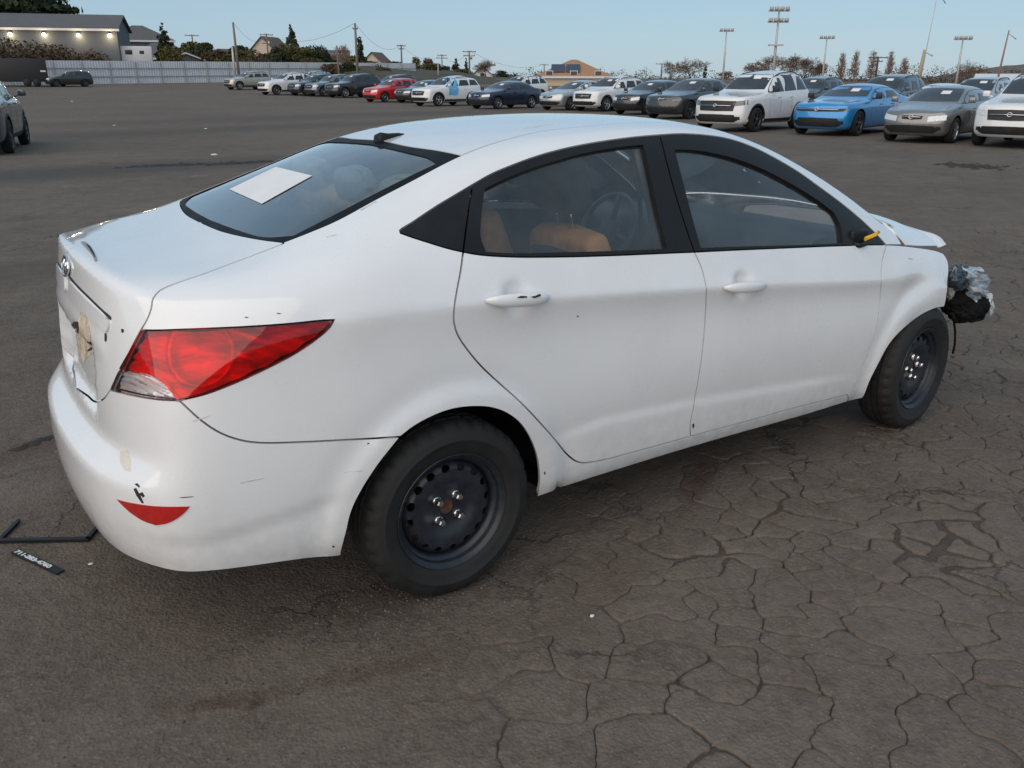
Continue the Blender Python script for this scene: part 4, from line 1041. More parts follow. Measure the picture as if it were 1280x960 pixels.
# ------------------------------------------------------------------ parked cars
M_BGLASS = simple('dark_car_glass', (.030, .036, .040), .05, var=.25, scale=2)
M_BLACKP = simple('black_plastic', (.014, .014, .015), .5, var=.2)
M_LAMP = simple('headlamp_clear', (.62, .64, .66), .15, .1, coat=1, var=.35, scale=40)
M_LAMPD = simple('headlamp_dark', (.10, .11, .12), .10, .2, coat=1, var=.5, scale=40)
M_ALLOY = simple('alloy_rim', (.45, .46, .47), .3, .9, var=.1)
M_DALLOY = simple('dark_alloy_rim', (.06, .06, .065), .35, .5, var=.1)
M_REDL = simple('tail_lamp_red', (.35, .01, .01), .15, coat=1, var=.2)
M_CUTIN = simple('cut_in_dark', (.008, .008, .009), .9)
def bg_wheel_meshes(r, nsp):
    ty = MB().lathe([(r*.66,-.09),(r*.70,.0),(r*.84,.012),(r*.95,.002),(r,-.03),(r,-.17),(r*.95,-.20),(r*.7,-.20)], 28).mesh('tyre')
    rm = MB(); rm.lathe([(r*.68,-.004),(r*.66,.004),(r*.62,-.01),(r*.60,-.05),(r*.60,-.14)], 28)
    for k in range(nsp):
        a = 2*math.pi*k/nsp; e = Vector((math.cos(a), math.sin(a), 0)); t = Vector((-math.sin(a), math.cos(a), 0))
        p = [e*(r*.1)-t*.028, e*(r*.1)+t*.028, e*(r*.62)+t*.022, e*(r*.62)-t*.022]
        rm.add([q+Vector((0, 0, -.008)) for q in p]+[q+Vector((0, 0, -.035)) for q in p], [(3,2,1,0)[::-1],(4,5,6,7)[::-1],(0,1,5,4),(1,2,6,5),(2,3,7,6),(3,0,4,7)])
    rm.lathe([(r*.17,-.03),(r*.16,-.002),(.0,.0)], 12)
    dk = MB().lathe([(r*.6,-.10),(.0,-.10)], 20).mesh('brake')
    return ty, rm.mesh('rim'), dk
BW = {}
def park(spec, label, name, loc, heading, colour, group='cars parked in the long row', scale=1.0, rim='alloy', sticker=True, lamp='clear', detail=True):
    g = spec; hw = g['hw']; wb = g['wb']; xr = -g['ro']; xf = wb+g['fo']; gc = g.get('gc', .2); bz = g['belt']; rf = g['roof']; wr = g['wr']
    cx, cz = g['cowl']; hx, hz = wb+g['fo']-.30, g['hood']; ax_, tx = g['wtop'], g['rtop']; bx, bz2 = g['rbot']; tz = g['tail']
    rw = g.get('roofw', .70)*hw
    # centre line profile
    prof = [(xr+.02, tz), (bx, bz2), (tx, rf-.05), ((tx*.45+ax_*.55), rf), (ax_, rf-.06), (cx, cz), (hx, hz)]
    if bx-xr < .22: prof = [(xr+.05, tz)]+prof[2:]
    P = pchip([p[0] for p in prof], [p[1] for p in prof])
    lin = lambda x: float(np.interp(x, [p[0] for p in prof], [p[1] for p in prof]))
    top = lambda x: .55*lin(x)+.45*P(x)
    xs = sorted(set([xr+.06, xr+.25, bx, tx, (bx+tx)/2, (tx*2+ax_)/3, (tx+ax_*2)/3, ax_, (ax_*2+cx)/3, (ax_+cx*2)/3, cx, (cx+hx)/2, hx, xf-.12]))
    def belt(x): return float(np.interp(x, [xr, bx, 0, wb*.5, cx, hx, xf], [min(tz, bz+.06)-.03, bz+.07, bz+.05, bz, bz-.03, hz-.06, hz-.14]))
    gh = lambda x: max(0.0, min(1.0, (top(x)-belt(x)-.10)/(rf-bz-.12)))
    k_ = lambda f: [(x,)+f(x) for x in xs]
    taper = lambda x: float(np.interp(x, [xr, xr+.4, wb*.3, wb*.75, xf-.5, xf], [.90, .975, 1, 1, .965, .86]))
    rows = [k_(lambda x: (hw*.84*taper(x), gc)), k_(lambda x: (hw*.945*taper(x), gc+.05)), k_(lambda x: (hw*.985*taper(x), .44)), k_(lambda x: (hw*taper(x), .64)),
            k_(lambda x: (hw*.995*taper(x), (bz-.13) if x < cx else (hz-.17)+(bz-.13-hz+.17)*max(0, min(1, (hx-x)/(hx-cx))))),
            k_(lambda x: (hw*.945*taper(x), belt(x))),
            k_(lambda x: (hw*((.90-.07*gh(x)))*taper(x)-.06*(1-gh(x)), belt(x)+(top(x)-belt(x))*(.50 if gh(x) > .05 else .45))),
            k_(lambda x: ((rw*1.02+(hw*.66-rw)*(1-gh(x)))*taper(x), top(x)-.045-.035*gh(x))),
            k_(lambda x: (hw*.42*taper(x), top(x)-.014)), k_(lambda x: (0, top(x)))]
    rr = [(xr+.10, xr+.26, hw*.80, gc, gc), (xr+.02, xr+.17, hw*.86, gc+.06, gc+.06), (xr-.0, xr+.12, hw*.88, .44, .44), (xr, xr+.11, hw*.89, .62, .62), (xr+.05, xr+.13, hw*.88, bz-.13, bz-.13), (xr+.06, xr+.15, hw*.84, min(tz, bz+.06)-.03, tz-.01 if bx-xr > .22 else bz+.02)]
    fz = hz-.14
    ff = [(xf-.12, xf-.36, hw*.78, gc, gc), (xf-.03, xf-.27, hw*.82, gc+.06, gc+.06), (xf, xf-.22, hw*.84, .42, .42), (xf, xf-.21, hw*.83, .56, .56), (xf-.03, xf-.22, hw*.80, fz-.10, fz-.08), (xf-.09, xf-.26, hw*.74, fz, hz-.05)]
    mids = xs[1:-1]
    v, f, c = body_cage(rows, 5, mids, rr, ff, 0, cr_rows=((4, .35, -9, 9, 0), (5, .3, -9, 9, 0)), fr=([1, .82, .58, .30, 0], [1, .45, .17, .04, 0]))
    SF = cage_surface(v, f, c, 3 if (Vector(loc)-Vector(CAM_P)).length < 42 and detail else 2); SF.fast = True
    root = empty(name, loc, heading, (scale,)*3)
    tag(root, label, 'car', group)
    PM = colour
    # body with open wheel arches
    V = SF.V.copy(); ra = wr+.065; inside = np.zeros(len(V), bool)
    for xw in (0, wb):
        d = np.hypot(V[:, 0]-xw, V[:, 2]-wr); s_ = (d < ra) & (np.abs(V[:, 1]) > hw*.62); inside |= s_
    keep = [fc for fc in SF.F if not all(inside[i] for i in fc)]
    used = sorted({i for fc in keep for i in fc})
    for i in used:
        if inside[i]:
            for xw in (0, wb):
                dx, dz = V[i, 0]-xw, V[i, 2]-wr; d = math.hypot(dx, dz)
                if d < ra: V[i, 0] = xw+dx/d*ra; V[i, 2] = wr+dz/d*ra
    mp = {i: k for k, i in enumerate(used)}
    me = bpy.data.meshes.new('body'); me.from_pydata([tuple(V[i]) for i in used], [], [[mp[i] for i in fc] for fc in keep]); me.polygons.foreach_set('use_smooth', [True]*len(me.polygons))
    link('body', me, PM, root)
    # dark inside of the arches and floor
    mb = MB(); mb.box((xr+.25, -hw*.6, gc-.02), (xf-.4, hw*.6, bz-.25))
    for xw in (0, wb):
        for s_ in (-1, 1):
            vs = []; n = 12
            for y in (hw*.93, hw*.5):
                for k in range(n+1):
                    a = math.pi*k/n; vs.append((xw+(ra+.006)*math.cos(a), s_*y, wr+(ra+.006)*math.sin(a)))
            mb.add(vs, [(k, k+1, n+2+k, n+1+k) for k in range(n)]+[[n+1+k for k in range(n+1)]])
    mb.build('underbody', M_CUTIN, root)
    # side glass
    CS = Chart(SF, (0, 1, 0)); CF = Chart(SF, (-1, 0, 0)); CR = Chart(SF, (1, 0, 0))
    def sidez(x, t):   # height t of the way up the glass
        return belt(x)+.035+(top(x)-.115-belt(x))*t
    x0 = g.get('glass0', bx+.15); x1 = g.get('glass1', cx-.12)
    nx = 30; gx_ = np.linspace(x0, x1, nx)
    pil = g.get('pillars', [wb*.42])
    cuts = [x0]+[p for p in pil]+[x1]
    for a, b in zip(cuts[:-1], cuts[1:]):
        a2 = a+(.035 if a != x0 else 0); b2 = b-(.035 if b != x1 else 0); xx = np.linspace(a2, b2, 12)
        lo = [np.array((x, belt(x)+.03)) for x in xx]; hi = [np.array((x, max(belt(x)+.05, top(x)-.115))) for x in xx]
        pf = panel(CS, loop(lo, rev(hi)), gap=0, grid=.12, offset=.006, flange=.012)
        link('side_window', panel_mesh('side_window', pf), M_BGLASS, root); link('side_window', panel_mesh('side_window', pf, 'flip'), M_BGLASS, root)
    def hp(nm, ch, pts, mat, off=.006, grid=.1, par=None, smooth=False):
        """symmetric panel, right half given as (y, z)"""
        sg = 1 if ch is CF else -1
        q = [np.array((sg*p[0], p[1])) for p in pts]; o_ = []
        for a, b in zip(q, q[1:]+q[:1]): o_ += smooth_path([a, b], .06)[:-1]
        pf = panel(ch, o_, gap=0, grid=grid, offset=off, flange=.012, snap_y=True)
        return link(nm, panel_mesh(nm, pf, 'join'), mat, par or root)
    def sp(nm, ch, pts, mat, off=.006, grid=.06):
        sg = 1 if ch is CF else -1
        q = [np.array((sg*p[0], p[1])) for p in pts]; o_ = []
        for a, b in zip(q, q[1:]+q[:1]): o_ += smooth_path([a, b], .05)[:-1]
        pf = panel(ch, o_, gap=0, grid=grid, offset=off, flange=.012)
        link(nm, panel_mesh(nm, pf), mat, root); link(nm, panel_mesh(nm, pf, 'flip'), mat, root)
    wt, wbm = top(ax_-.0)-.035, cz+.035
    hp('windshield', CF, [(0, wbm), (-hw*.72, wbm+.01), (-hw*.70, wbm+(wt-wbm)*.25), (-rw*.90, wt-.06), (-rw*.80, wt-.012), (0, wt)], M_BGLASS)
    hp('rear_window', CR, [(0, bz2+.06 if bx-xr > .22 else bz+.10), (-hw*.60, bz2+.07 if bx-xr > .22 else bz+.11), (-rw*.85, rf-.15), (0, rf-.13)], M_BGLASS)
    sp('tail_light', CR, [(-hw*.80, bz-.03), (-hw*.50, bz-.05), (-hw*.52, bz-.17), (-hw*.82, bz-.15)], M_REDL)
    # face
    gr = g['grille']; hp('grille', CF, [(0, fz-.02+gr.get('t', 0)), (-hw*gr['w'], fz-.03+gr.get('t', 0)), (-hw*gr['w']*.92, fz-gr['h']), (0, fz-gr['h']-.01)], M_BLACKP, .010)
    M_LOW = M_BLACKP
    hp('lower_intake', CF, [(0, gc+g.get('low', .26)), (-hw*.62, gc+g.get('low', .26)-.01), (-hw*.72, gc+.12), (-hw*.6, gc+.07), (0, gc+.07)], M_BLACKP, .008)
    l0, l1, lh = g['lamp']; lm = M_LAMP if lamp == 'clear' else M_LAMPD
    sp('headlight', CF, [(-hw*l0, fz-.045), (-hw*l1, fz+.0), (-hw*(l1+.015), fz-lh*.75), (-hw*l0, fz-lh)], lm, .008)
    if detail:
        sp('fog_light', CF, [(-hw*.66, gc+.24), (-hw*.78, gc+.23), (-hw*.78, gc+.15), (-hw*.68, gc+.14)], M_BLACKP, .012)
        mb = MB(); mb.tube([(xf+.01, -hw*gr['w']*.85, fz-gr['h']*.5), (xf+.018, 0, fz-gr['h']*.5), (xf+.01, hw*gr['w']*.85, fz-gr['h']*.5)], .012, 6); mb.build('grille_bar', M_CHROME, root)
        mb = MB(); ov = [(xf+.028, .055*math.cos(t), fz-gr['h']*.5+.045*math.sin(t)) for t in np.linspace(0, 2*math.pi, 19)]; mb.tube(ov, .010, 6, cap=False); mb.build('emblem', M_CHROME, root)
        # door seams and handles
        for xd in (wb*.18, wb*.46, cx-.05-.12):
            zz = np.linspace(gc+.16, belt(xd)+.0, 8)
            pf = panel(CS, loop([np.array((xd+.04*math.sin((z-.3)*3)-.004, z)) for z in zz], rev([np.array((xd+.04*math.sin((z-.3)*3)+.004, z)) for z in zz])), gap=0, grid=.2, offset=.0015, flange=.003)
            link('door_seam', panel_mesh('door_seam', pf), M_BLACKP, root); link('door_seam', panel_mesh('door_seam', pf, 'flip'), M_BLACKP, root)
        for xd in (wb*.22, wb*.52):
            mb = MB()
            for s_ in (-1, 1):
                y = s_*(hw*.995+.012); mb = MB(); mb.bbox((xd-.09, min(y-.012, y+.012), bz-.14), (xd+.09, max(y-.012, y+.012), bz-.105), .008); mb.build('door_handle', PM, root)
    # sills, cladding
    if g.get('clad'):
        zz = [(xr+.35, gc+.06), (xf-.45, gc+.06), (xf-.45, gc+.15), (xr+.35, gc+.15)]
        q = [np.array(p) for p in zz]; o_ = []
        for a, b in zip(q, q[1:]+q[:1]): o_ += smooth_path([a, b], .12)[:-1]
        ok = [(ra+.06, wb-ra-.06)]
        o_ = []
        q = [np.array((ra+.05, gc+.055)), np.array((wb-ra-.05, gc+.055)), np.array((wb-ra-.05, gc+.15)), np.array((ra+.05, gc+.15))]
        for a, b in zip(q, q[1:]+q[:1]): o_ += smooth_path([a, b], .12)[:-1]
        pf = panel(CS, o_, gap=0, grid=.15, offset=.010, flange=.02); link('sill_cladding', panel_mesh('sill_cladding', pf), M_BLACKP, root); link('sill_cladding', panel_mesh('sill_cladding', pf, 'flip'), M_BLACKP, root)
        for xw in (0, wb):
            aa = np.linspace(.02*math.pi, .98*math.pi, 20)
            inn = [np.array((xw+(ra+.002)*math.cos(a), wr+(ra+.002)*math.sin(a))) for a in aa]; out = [np.array((xw+(ra+.055)*math.cos(a), wr+(ra+.055)*math.sin(a))) for a in aa]
            pf = panel(CS, loop(inn, rev(out)), gap=0, grid=.2, offset=.010, flange=.015); link('arch_cladding', panel_mesh('arch', pf), M_BLACKP, root); link('arch_cladding', panel_mesh('arch', pf, 'flip'), M_BLACKP, root)
    if g.get('rails'):
        for s_ in (-1, 1):
            xx = np.linspace(tx+.1, ax_-.15, 7)
            zs = [SF.bvh.ray_cast(Vector((x, s_*rw*.90, 5)), Vector((0, 0, -1)))[0] for x in xx]
            mb = MB(); mb.tube([(x, s_*rw*.90, (q.z if q else rf)+(.035 if 0 < i < 6 else -.01)) for i, (x, q) in enumerate(zip(xx, zs))], .018, 6); mb.build('roof_rail', M_BLACKP, root)
    # mirrors
    for s_ in (-1, 1):
        mb = MB(); y0 = s_*hw*.93; y1 = s_*(hw+.19)
        mb.bbox((cx-.30, min(s_*(hw+.02), y1), belt(cx-.3)+.05), (cx-.20, max(s_*(hw+.02), y1), belt(cx-.3)+.20), .03)
        mb.tube([(cx-.25, y0, belt(cx-.3)+.04), (cx-.25, s_*(hw+.04), belt(cx-.3)+.08)], .022, 6); mb.build('side_mirror', PM if g.get('mir', 1) else M_BLACKP, root)
    # auction sticker at the top of the windscreen
    if sticker:
        q = [np.array(p) for p in ((.10*hw, wt-.15), (.36*hw, wt-.15), (.36*hw, wt-.07), (.10*hw, wt-.07))]; o_ = []
        for a, b in zip(q, q[1:]+q[:1]): o_ += smooth_path([a, b], .1)[:-1]
        link('windshield_sticker', panel_mesh('st', panel(CF, o_, gap=0, grid=.1, offset=.010, flange=.002)), M_PAPER, root)
    # wheels
    key = (wr, g.get('sp', 5))
    if key not in BW: BW[key] = bg_wheel_meshes(*key)
    for xw in (0, wb):
        for s_ in (-1, 1):
            t = bpy.data.objects.new('wheel', None); COL.objects.link(t); t.parent = root; t.location = (xw, s_*(hw-.015), wr); t.rotation_euler = (-s_*math.pi/2, .3*xw, 0)
            link('tyre', BW[key][0], None, t); link('rim', BW[key][1], None, t); link('brake_disc', BW[key][2], None, t)
            for o_, mm in zip(t.children, (M_RUB, M_ALLOY if rim == 'alloy' else M_DALLOY, M_CUTIN)):
                if not o_.data.materials: o_.data.materials.append(mm)
                o_.material_slots[0].link = 'OBJECT'; o_.material_slots[0].material = mm
    return root, SF
SEDAN = dict(hw=.90, wb=2.70, fo=.88, ro=1.02, belt=.97, roof=1.45, wr=.32, cowl=(2.28, 1.02), hood=.90, wtop=1.42, rtop=.10, rbot=(-.48, 1.10), tail=1.10, grille=dict(w=.36, h=.12), lamp=(.46, .86, .15), pillars=[1.02], glass0=-.12)
CHARGER = dict(SEDAN, hw=.95, wb=3.05, fo=.92, ro=1.06, roof=1.47, belt=1.0, wr=.355, cowl=(2.42, 1.05), hood=.95, wtop=1.55, rtop=.20, rbot=(-.50, 1.12), tail=1.12, grille=dict(w=.80, h=.11, t=-.01), lamp=(.56, .88, .12), low=.32, mir=0, pillars=[1.12])
ELANTRA = dict(SEDAN, hw=.89, cowl=(2.42, .99), hood=.86, wtop=1.45, rtop=.0, rbot=(-.60, 1.08), lamp=(.44, .86, .17), grille=dict(w=.30, h=.11))
SUV = dict(hw=.95, wb=2.78, fo=.92, ro=.95, belt=1.13, roof=1.76, wr=.36, cowl=(2.25, 1.20), hood=1.06, wtop=1.42, rtop=-.55, rbot=(-.82, 1.25), tail=1.20, grille=dict(w=.56, h=.26), lamp=(.58, .90, .18), pillars=[.15, 1.05], glass0=-.62, clad=1, rails=1, gc=.24, roofw=.72)
CUV = dict(SUV, hw=.92, wb=2.69, roof=1.68, belt=1.08, hood=1.02, cowl=(2.20, 1.14), wtop=1.36, ro=.92, fo=.90, wr=.35)
SPORT = dict(SUV, hw=.98, wb=2.82, fo=.95, ro=1.05, roof=1.82, belt=1.16, hood=1.10, cowl=(2.20, 1.22), wr=.37, grille=dict(w=.64, h=.32), low=.30, mir=0)
HATCH = dict(hw=.88, wb=2.60, fo=.85, ro=.80, belt=.98, roof=1.54, wr=.32, cowl=(2.18, 1.05), hood=.93, wtop=1.30, rtop=-.35, rbot=(-.66, 1.15), tail=1.12, grille=dict(w=.34, h=.13), lamp=(.46, .84, .18), pillars=[.15, 1.0], glass0=-.45)
PRIUS = dict(HATCH, wb=2.70, fo=.90, ro=.90, roof=1.49, belt=.97, hood=.88, cowl=(2.42, 1.0), wtop=1.25, rtop=-.05, rbot=(-.78, 1.15), glass0=-.5)
MODELY = dict(HATCH, hw=.96, wb=2.89, fo=.88, ro=.98, roof=1.62, belt=1.06, hood=.96, cowl=(2.45, 1.08), wtop=1.35, rtop=.0, rbot=(-.80, 1.22), wr=.36, grille=dict(w=.3, h=.05), lamp=(.56, .88, .12), glass0=-.45)
MICRO = dict(HATCH, hw=.85, roof=1.52)
def pm(n, c, metal=.0, dirt=.12): return paint_mat(n, c, dirt, .25, metal)
P_WHITE = pm('paint_pearl_white', (.72, .72, .71)); P_BLACK = pm('paint_black', (.012, .012, .014)); P_NAVY = pm('paint_navy', (.012, .020, .045), .2); P_RED = pm('paint_red', (.50, .02, .018)); P_BLUE = pm('paint_bright_blue', (.018, .24, .56), .25)
P_GREY = pm('paint_warm_grey', (.21, .205, .20), .5); P_SILVER = pm('paint_silver', (.46, .47, .47), .6); P_CHAR = pm('paint_charcoal', (.045, .047, .05), .4); P_BEIGE = pm('paint_champagne', (.42, .38, .32), .5); P_SLATE = pm('paint_slate_blue', (.05, .065, .085), .5); P_STEEL = pm('paint_steel', (.20, .22, .24), .6)
HEAD = R(193)
def lot_z(y):
    """the lot rises gently towards the far fence"""
    return .66*max(0.0, min(1.6, (y-48)/48))**1.6
def ground_at(u, v):
    d = pix_ray(u, v); z = 0.0
    for _ in range(30):
        t = (z-CAM_P[2])/d.z; p = Vector(CAM_P)+d*t; z = .6*z+.4*lot_z(p.y)
    p.z = lot_z(p.y); return p
def by_front_left(spec, px, sc=1.0, head=HEAD, pull=1.0):
    """origin (rear axle) of a car whose front left wheel stands at the photo point px"""
    p = ground_at(*px); c = Vector(CAM_P); 
    f = Vector((math.cos(head), math.sin(head), 0)); l = Vector((-f.y, f.x, 0))
    o = p-l*(spec['hw']-.1)*sc-f*spec['wb']*sc; o.z = lot_z(o.y); return o
ROWG = 'cars parked in the long row'
def row(spec, px, label, name, colour, sc=1.0, **kw):
    return park(spec, label, name, by_front_left(spec, px, sc, kw.pop('head', HEAD)), kw.pop('h2', HEAD), colour, ROWG, sc, **kw)
row(CUV, (300,112.5), 'champagne crossover parked at the far left end of the car row', 'parked_crossover', P_BEIGE)
row(dict(SUV, wb=2.9, ro=1.1), (346,119), 'white three-row suv near the left end of the row', 'parked_suv', P_WHITE)
row(CUV, (383,120), 'dark slate crossover parked just right of the white three-row suv', 'parked_crossover', P_SLATE)
row(CUV, (405,121), 'steel grey crossover left of the black suv, far down the row', 'parked_crossover', P_STEEL)
row(SUV, (432,122.5), 'black suv parked left of the red hatchback', 'parked_suv', P_BLACK)
row(HATCH, (481,128), 'bright red hatchback in the car row', 'parked_hatchback', P_RED)
row(SEDAN, (522,129), 'charcoal sedan between the red hatchback and the film-covered white suv', 'parked_sedan', P_CHAR)
mur, mur_s = row(CUV, (548,133), 'white suv with blue film over its smashed side', 'parked_suv', P_WHITE)
row(SEDAN, (622,136.5), 'navy blue sedan with chrome grille in the car row', 'parked_sedan', P_NAVY)
row(PRIUS, (712,138), 'light silver liftback between the navy sedan and the white crossover', 'parked_liftback', P_SILVER)
row(CUV, (757,139.5), 'white crossover with black grille beside the silver liftback', 'parked_crossover', P_WHITE)
row(MICRO, (808,143.5), 'black compact car between white crossover and charcoal liftback', 'parked_compact', P_BLACK)
row(MODELY, (860,149), 'charcoal smooth-nosed liftback left of the big white suv', 'parked_liftback', P_CHAR, sc=1.0, lamp='dark', rim='dark')
row(SPORT, (942,165), 'big white suv with black grille left of the bright blue sedan', 'parked_suv', P_WHITE, rim='dark', lamp='dark')
row(CHARGER, (1069,170), 'bright blue wide sports sedan in the car row', 'parked_sedan', P_BLUE, rim='dark', lamp='dark')
row(ELANTRA, (1188,179), 'warm grey sedan right of the bright blue sedan', 'parked_sedan', P_GREY)
row(dict(SUV, gc=.26), (1316,186), 'white suv with chrome grille cut off by the right frame edge', 'parked_suv', P_WHITE)
# second row behind
def back(spec, xy, label, name, colour, sc=1.0, **kw): return park(spec, label, name, (xy[0], xy[1], lot_z(xy[1])), HEAD, colour, 'cars parked in the second row', sc, detail=False, **kw)
def behind(spec, px, dist):
    d = pix_ray(*px); k = dist/math.hypot(d.x, d.y); return (CAM_P[0]+d.x*k, CAM_P[1]+d.y*k)
back(SUV, behind(SUV, (1125,100), 40), 'slate blue suv standing behind the bright blue sedan', 'parked_suv', P_SLATE)
back(SEDAN, behind(SEDAN, (1190,100), 40), 'white sedan roof just visible behind the warm grey sedan', 'parked_sedan', P_WHITE)
back(CUV, behind(CUV, (1238,100), 41), 'white crossover roof behind the grey sedan, nearer the right edge', 'parked_crossover', P_SILVER)
back(CUV, behind(CUV, (1030,100), 46), 'black crossover seen between big white suv and blue sedan', 'parked_crossover', P_BLACK)
back(SEDAN, behind(SEDAN, (770,100), 62), 'maroon sedan roof glimpsed above the white crossover', 'parked_sedan', pm('paint_maroon', (.09, .015, .018)))
back(SUV, behind(SUV, (665,100), 66), 'white suv glimpsed behind the navy sedan', 'parked_suv', P_WHITE)
back(CUV, behind(CUV, (575,100), 72), 'pale silver crossover glimpsed behind the film-covered suv', 'parked_crossover', P_SILVER)
back(CUV, behind(CUV, (505,100), 78), 'dark crossover glimpsed right behind the red hatchback', 'parked_crossover', P_CHAR)
back(SUV, behind(SUV, (402,96), 95), 'pale van-like suv roof above the slate crossover', 'parked_suv', P_SILVER)
# blue film over the torn side of the white suv
mb = MB(); vs = []
for i in range(9):
    for j in range(7):
        x = 1.15+.75*j/6; z = .62+.95*i/8
        loc, n_, fi, ds = mur_s.bvh.ray_cast(Vector((x, 3, z)), Vector((0, -1, 0)))
        if loc is None: loc = Vector((x, .6, z))
        vs.append((x+.05*math.sin(i*1.7), loc.y+.02+.015*math.sin(j*2.1+i), z+.04*math.sin(j*1.9)))
mb.add(vs, [(i*7+j, i*7+j+1, (i+1)*7+j+1, (i+1)*7+j) for i in range(8) for j in range(6)], 0, True); link('blue_film', mb.mesh(), M_BLUEFILM, mur)
# dark suv cut off by the left frame edge
p0 = ground_at(6, 197); p1 = ground_at(35, 180.5); hd_ = math.atan2(p1.y-p0.y, p1.x-p0.x); f = Vector((math.cos(hd_), math.sin(hd_), 0)); l = Vector((-f.y, f.x, 0))
park(SUV, 'dark blue-grey suv cut off by the left frame edge', 'parked_suv', p1+l*.90-f*2.78, hd_, pm('paint_dusk_blue', (.07, .085, .10), .5), 'cars standing apart on the left', 1.0, rim='dark')
# ------------------------------------------------------------------ ground
from mathutils import noise as mnoise
def asphalt_mat(name, dirt=0.0):
    t = NT(name); ps = t.pos()
    big = t.noise(.16, 5, .6, ps); mid = t.noise(2.2, 6, .62, ps); fine = t.noise(34, 6, .78, ps, .6); grit = t.n('TexVoronoi'); grit.inputs['Scale'].default_value = 85; t.i(grit, 'Vector', ps)
    med2 = t.noise(9, 6, .7, ps, .4)
    base = t.ramp(t.math('ADD', t.math('MULTIPLY', big, .45), t.math('MULTIPLY', mid, .55)), [(.36, (.070, .053, .041)), (.51, (.120, .095, .075)), (.64, (.165, .135, .109))])
    c = t.mix(t.maprange(med2, .38, .68, 0, .62), base, (.060, .046, .036))
    c = t.mix(t.maprange(fine, .38, .70, .0, .7), c, (.195, .163, .134))
    sp = t.maprange(grit.outputs['Distance'], .0, .32, 1, 0)
    cr = t.n('SeparateColor'); t.i(cr, 'Color', grit.outputs['Color'])
    c = t.mix(t.math('MULTIPLY', sp, t.maprange(cr.outputs['Red'], .62, 1.0, 0, .75)), c, (.36, .33, .29))
    c = t.mix(t.math('MULTIPLY', sp, t.maprange(cr.outputs['Green'], .70, 1.0, 0, .8)), c, (.028, .026, .025))
    wob = t.n('VectorMath'); wob.operation = 'MULTIPLY_ADD'; nzv = t.noise(3.2, 5, .65, ps); t.i(wob, 0, nzv.outputs['Color']); t.i(wob, 1, (.55, .55, 0)); t.i(wob, 2, ps)
    vc = t.n('TexVoronoi'); vc.feature = 'DISTANCE_TO_EDGE'; vc.inputs['Scale'].default_value = 1.35; t.i(vc, 'Vector', wob)
    hair = t.math('MULTIPLY', t.maprange(vc.outputs['Distance'], .004, .016, 1, 0), t.maprange(t.noise(.7, 3, .6, ps), .50, .62, 0, .8))
    c = t.mix(hair, c, (.045, .038, .032))
    # rust and fluid stains by the car, then broad dark patches farther out
    def blot(x, y, rx, ry, ang, col, amt, c, nz=mid, sc=.9):
        mp = t.n('Mapping'); mp.vector_type = 'POINT'; t.i(mp, 'Vector', ps)
        mp.inputs['Location'].default_value = (0, 0, 0)
        s1 = t.n('VectorMath'); s1.operation = 'SUBTRACT'; t.i(s1, 0, ps); t.i(s1, 1, (x, y, 0))
        s2 = t.n('VectorRotate'); s2.rotation_type = 'Z_AXIS'; t.i(s2, 'Vector', s1); s2.inputs['Angle'].default_value = -ang
        s3 = t.n('VectorMath'); s3.operation = 'MULTIPLY'; t.i(s3, 0, s2); t.i(s3, 1, (1/rx, 1/ry, 0))
        ln = t.n('VectorMath'); ln.operation = 'LENGTH'; t.i(ln, 0, s3)
        w = t.math('ADD', ln.outputs['Value'], t.math('MULTIPLY', t.math('SUBTRACT', t.noise(11, 6, .78, ps, .8), .5), 4.2*sc))
        return t.mix(t.maprange(w, .35, 1.15, amt, 0), c, col)
    c = blot(-.80, -.93, .20, .035, R(-28), (.055, .026, .016), .5, c)
    c = blot(-.42, -1.03, .24, .05, R(-16), (.070, .038, .024), .42, c)
    c = blot(1.25, -.70, .28, .07, R(32), (.070, .032, .027), .55, c, sc=.6)
    c = blot(.45, -1.05, .35, .14, R(20), (.085, .06, .035), .4, c)
    c = blot(-.1, -.75, .55, .16, R(-12), (.05, .036, .026), .5, c)
    c = blot(-1.15, 1.2, .5, .12, R(20), (.075, .045, .03), .5, c)
    c = blot(1.5, 14.4, 6.0, 1.5, R(4), (.045, .042, .042), .65, c, sc=.4)  # broad soft dark patch right of the suv at the left edge
    c = blot(6.0, 26, 14, 2.2, R(12), (.055, .048, .043), .5, c, sc=.4)
    c = blot(16, 34, 20, 3.0, R(8), (.06, .05, .044), .45, c, sc=.4)
    c = blot(10, 6.5, 5, .8, R(24), (.06, .05, .043), .4, c, sc=.4)
    c = blot(-1.0, 5.5, 2.5, .6, R(10), (.055, .046, .040), .4, c, sc=.5)
    c = blot(13.5, 10.2, 1.6, .35, R(-20), (.035, .030, .028), .7, c, sc=.5)
    if dirt: c = t.mix(dirt, c, (.046, .036, .028))
    h = t.math('ADD', t.math('SUBTRACT', t.math('MULTIPLY', fine, .55), t.math('MULTIPLY', hair, .5)), t.math('ADD', t.math('MULTIPLY', grit.outputs['Distance'], -.35), t.math('MULTIPLY', med2, .9)))
    t.pbr(Base_Color=c, Roughness=t.maprange(fine, .3, .7, .78, .95), Specular_IOR_Level=.3, Normal=t.bump(h, .85, .014))
    return t.m
M_ASPH = asphalt_mat('asphalt'); M_ASPHD = asphalt_mat('asphalt_crack_floor', .6)
REG = [(-.05,-.95),(-.42,-1.08),(-.68,-1.35),(-.70,-1.9),(.0,-2.4),(1.1,-2.6),(2.4,-2.3),(4.0,-1.6),(6.2,-.75),(9.0,.7),(9.6,2.6),(7.6,2.4),(5.2,1.5),(3.6,.35),(2.75,-.45),(1.3,-.40),(.5,-.55)]
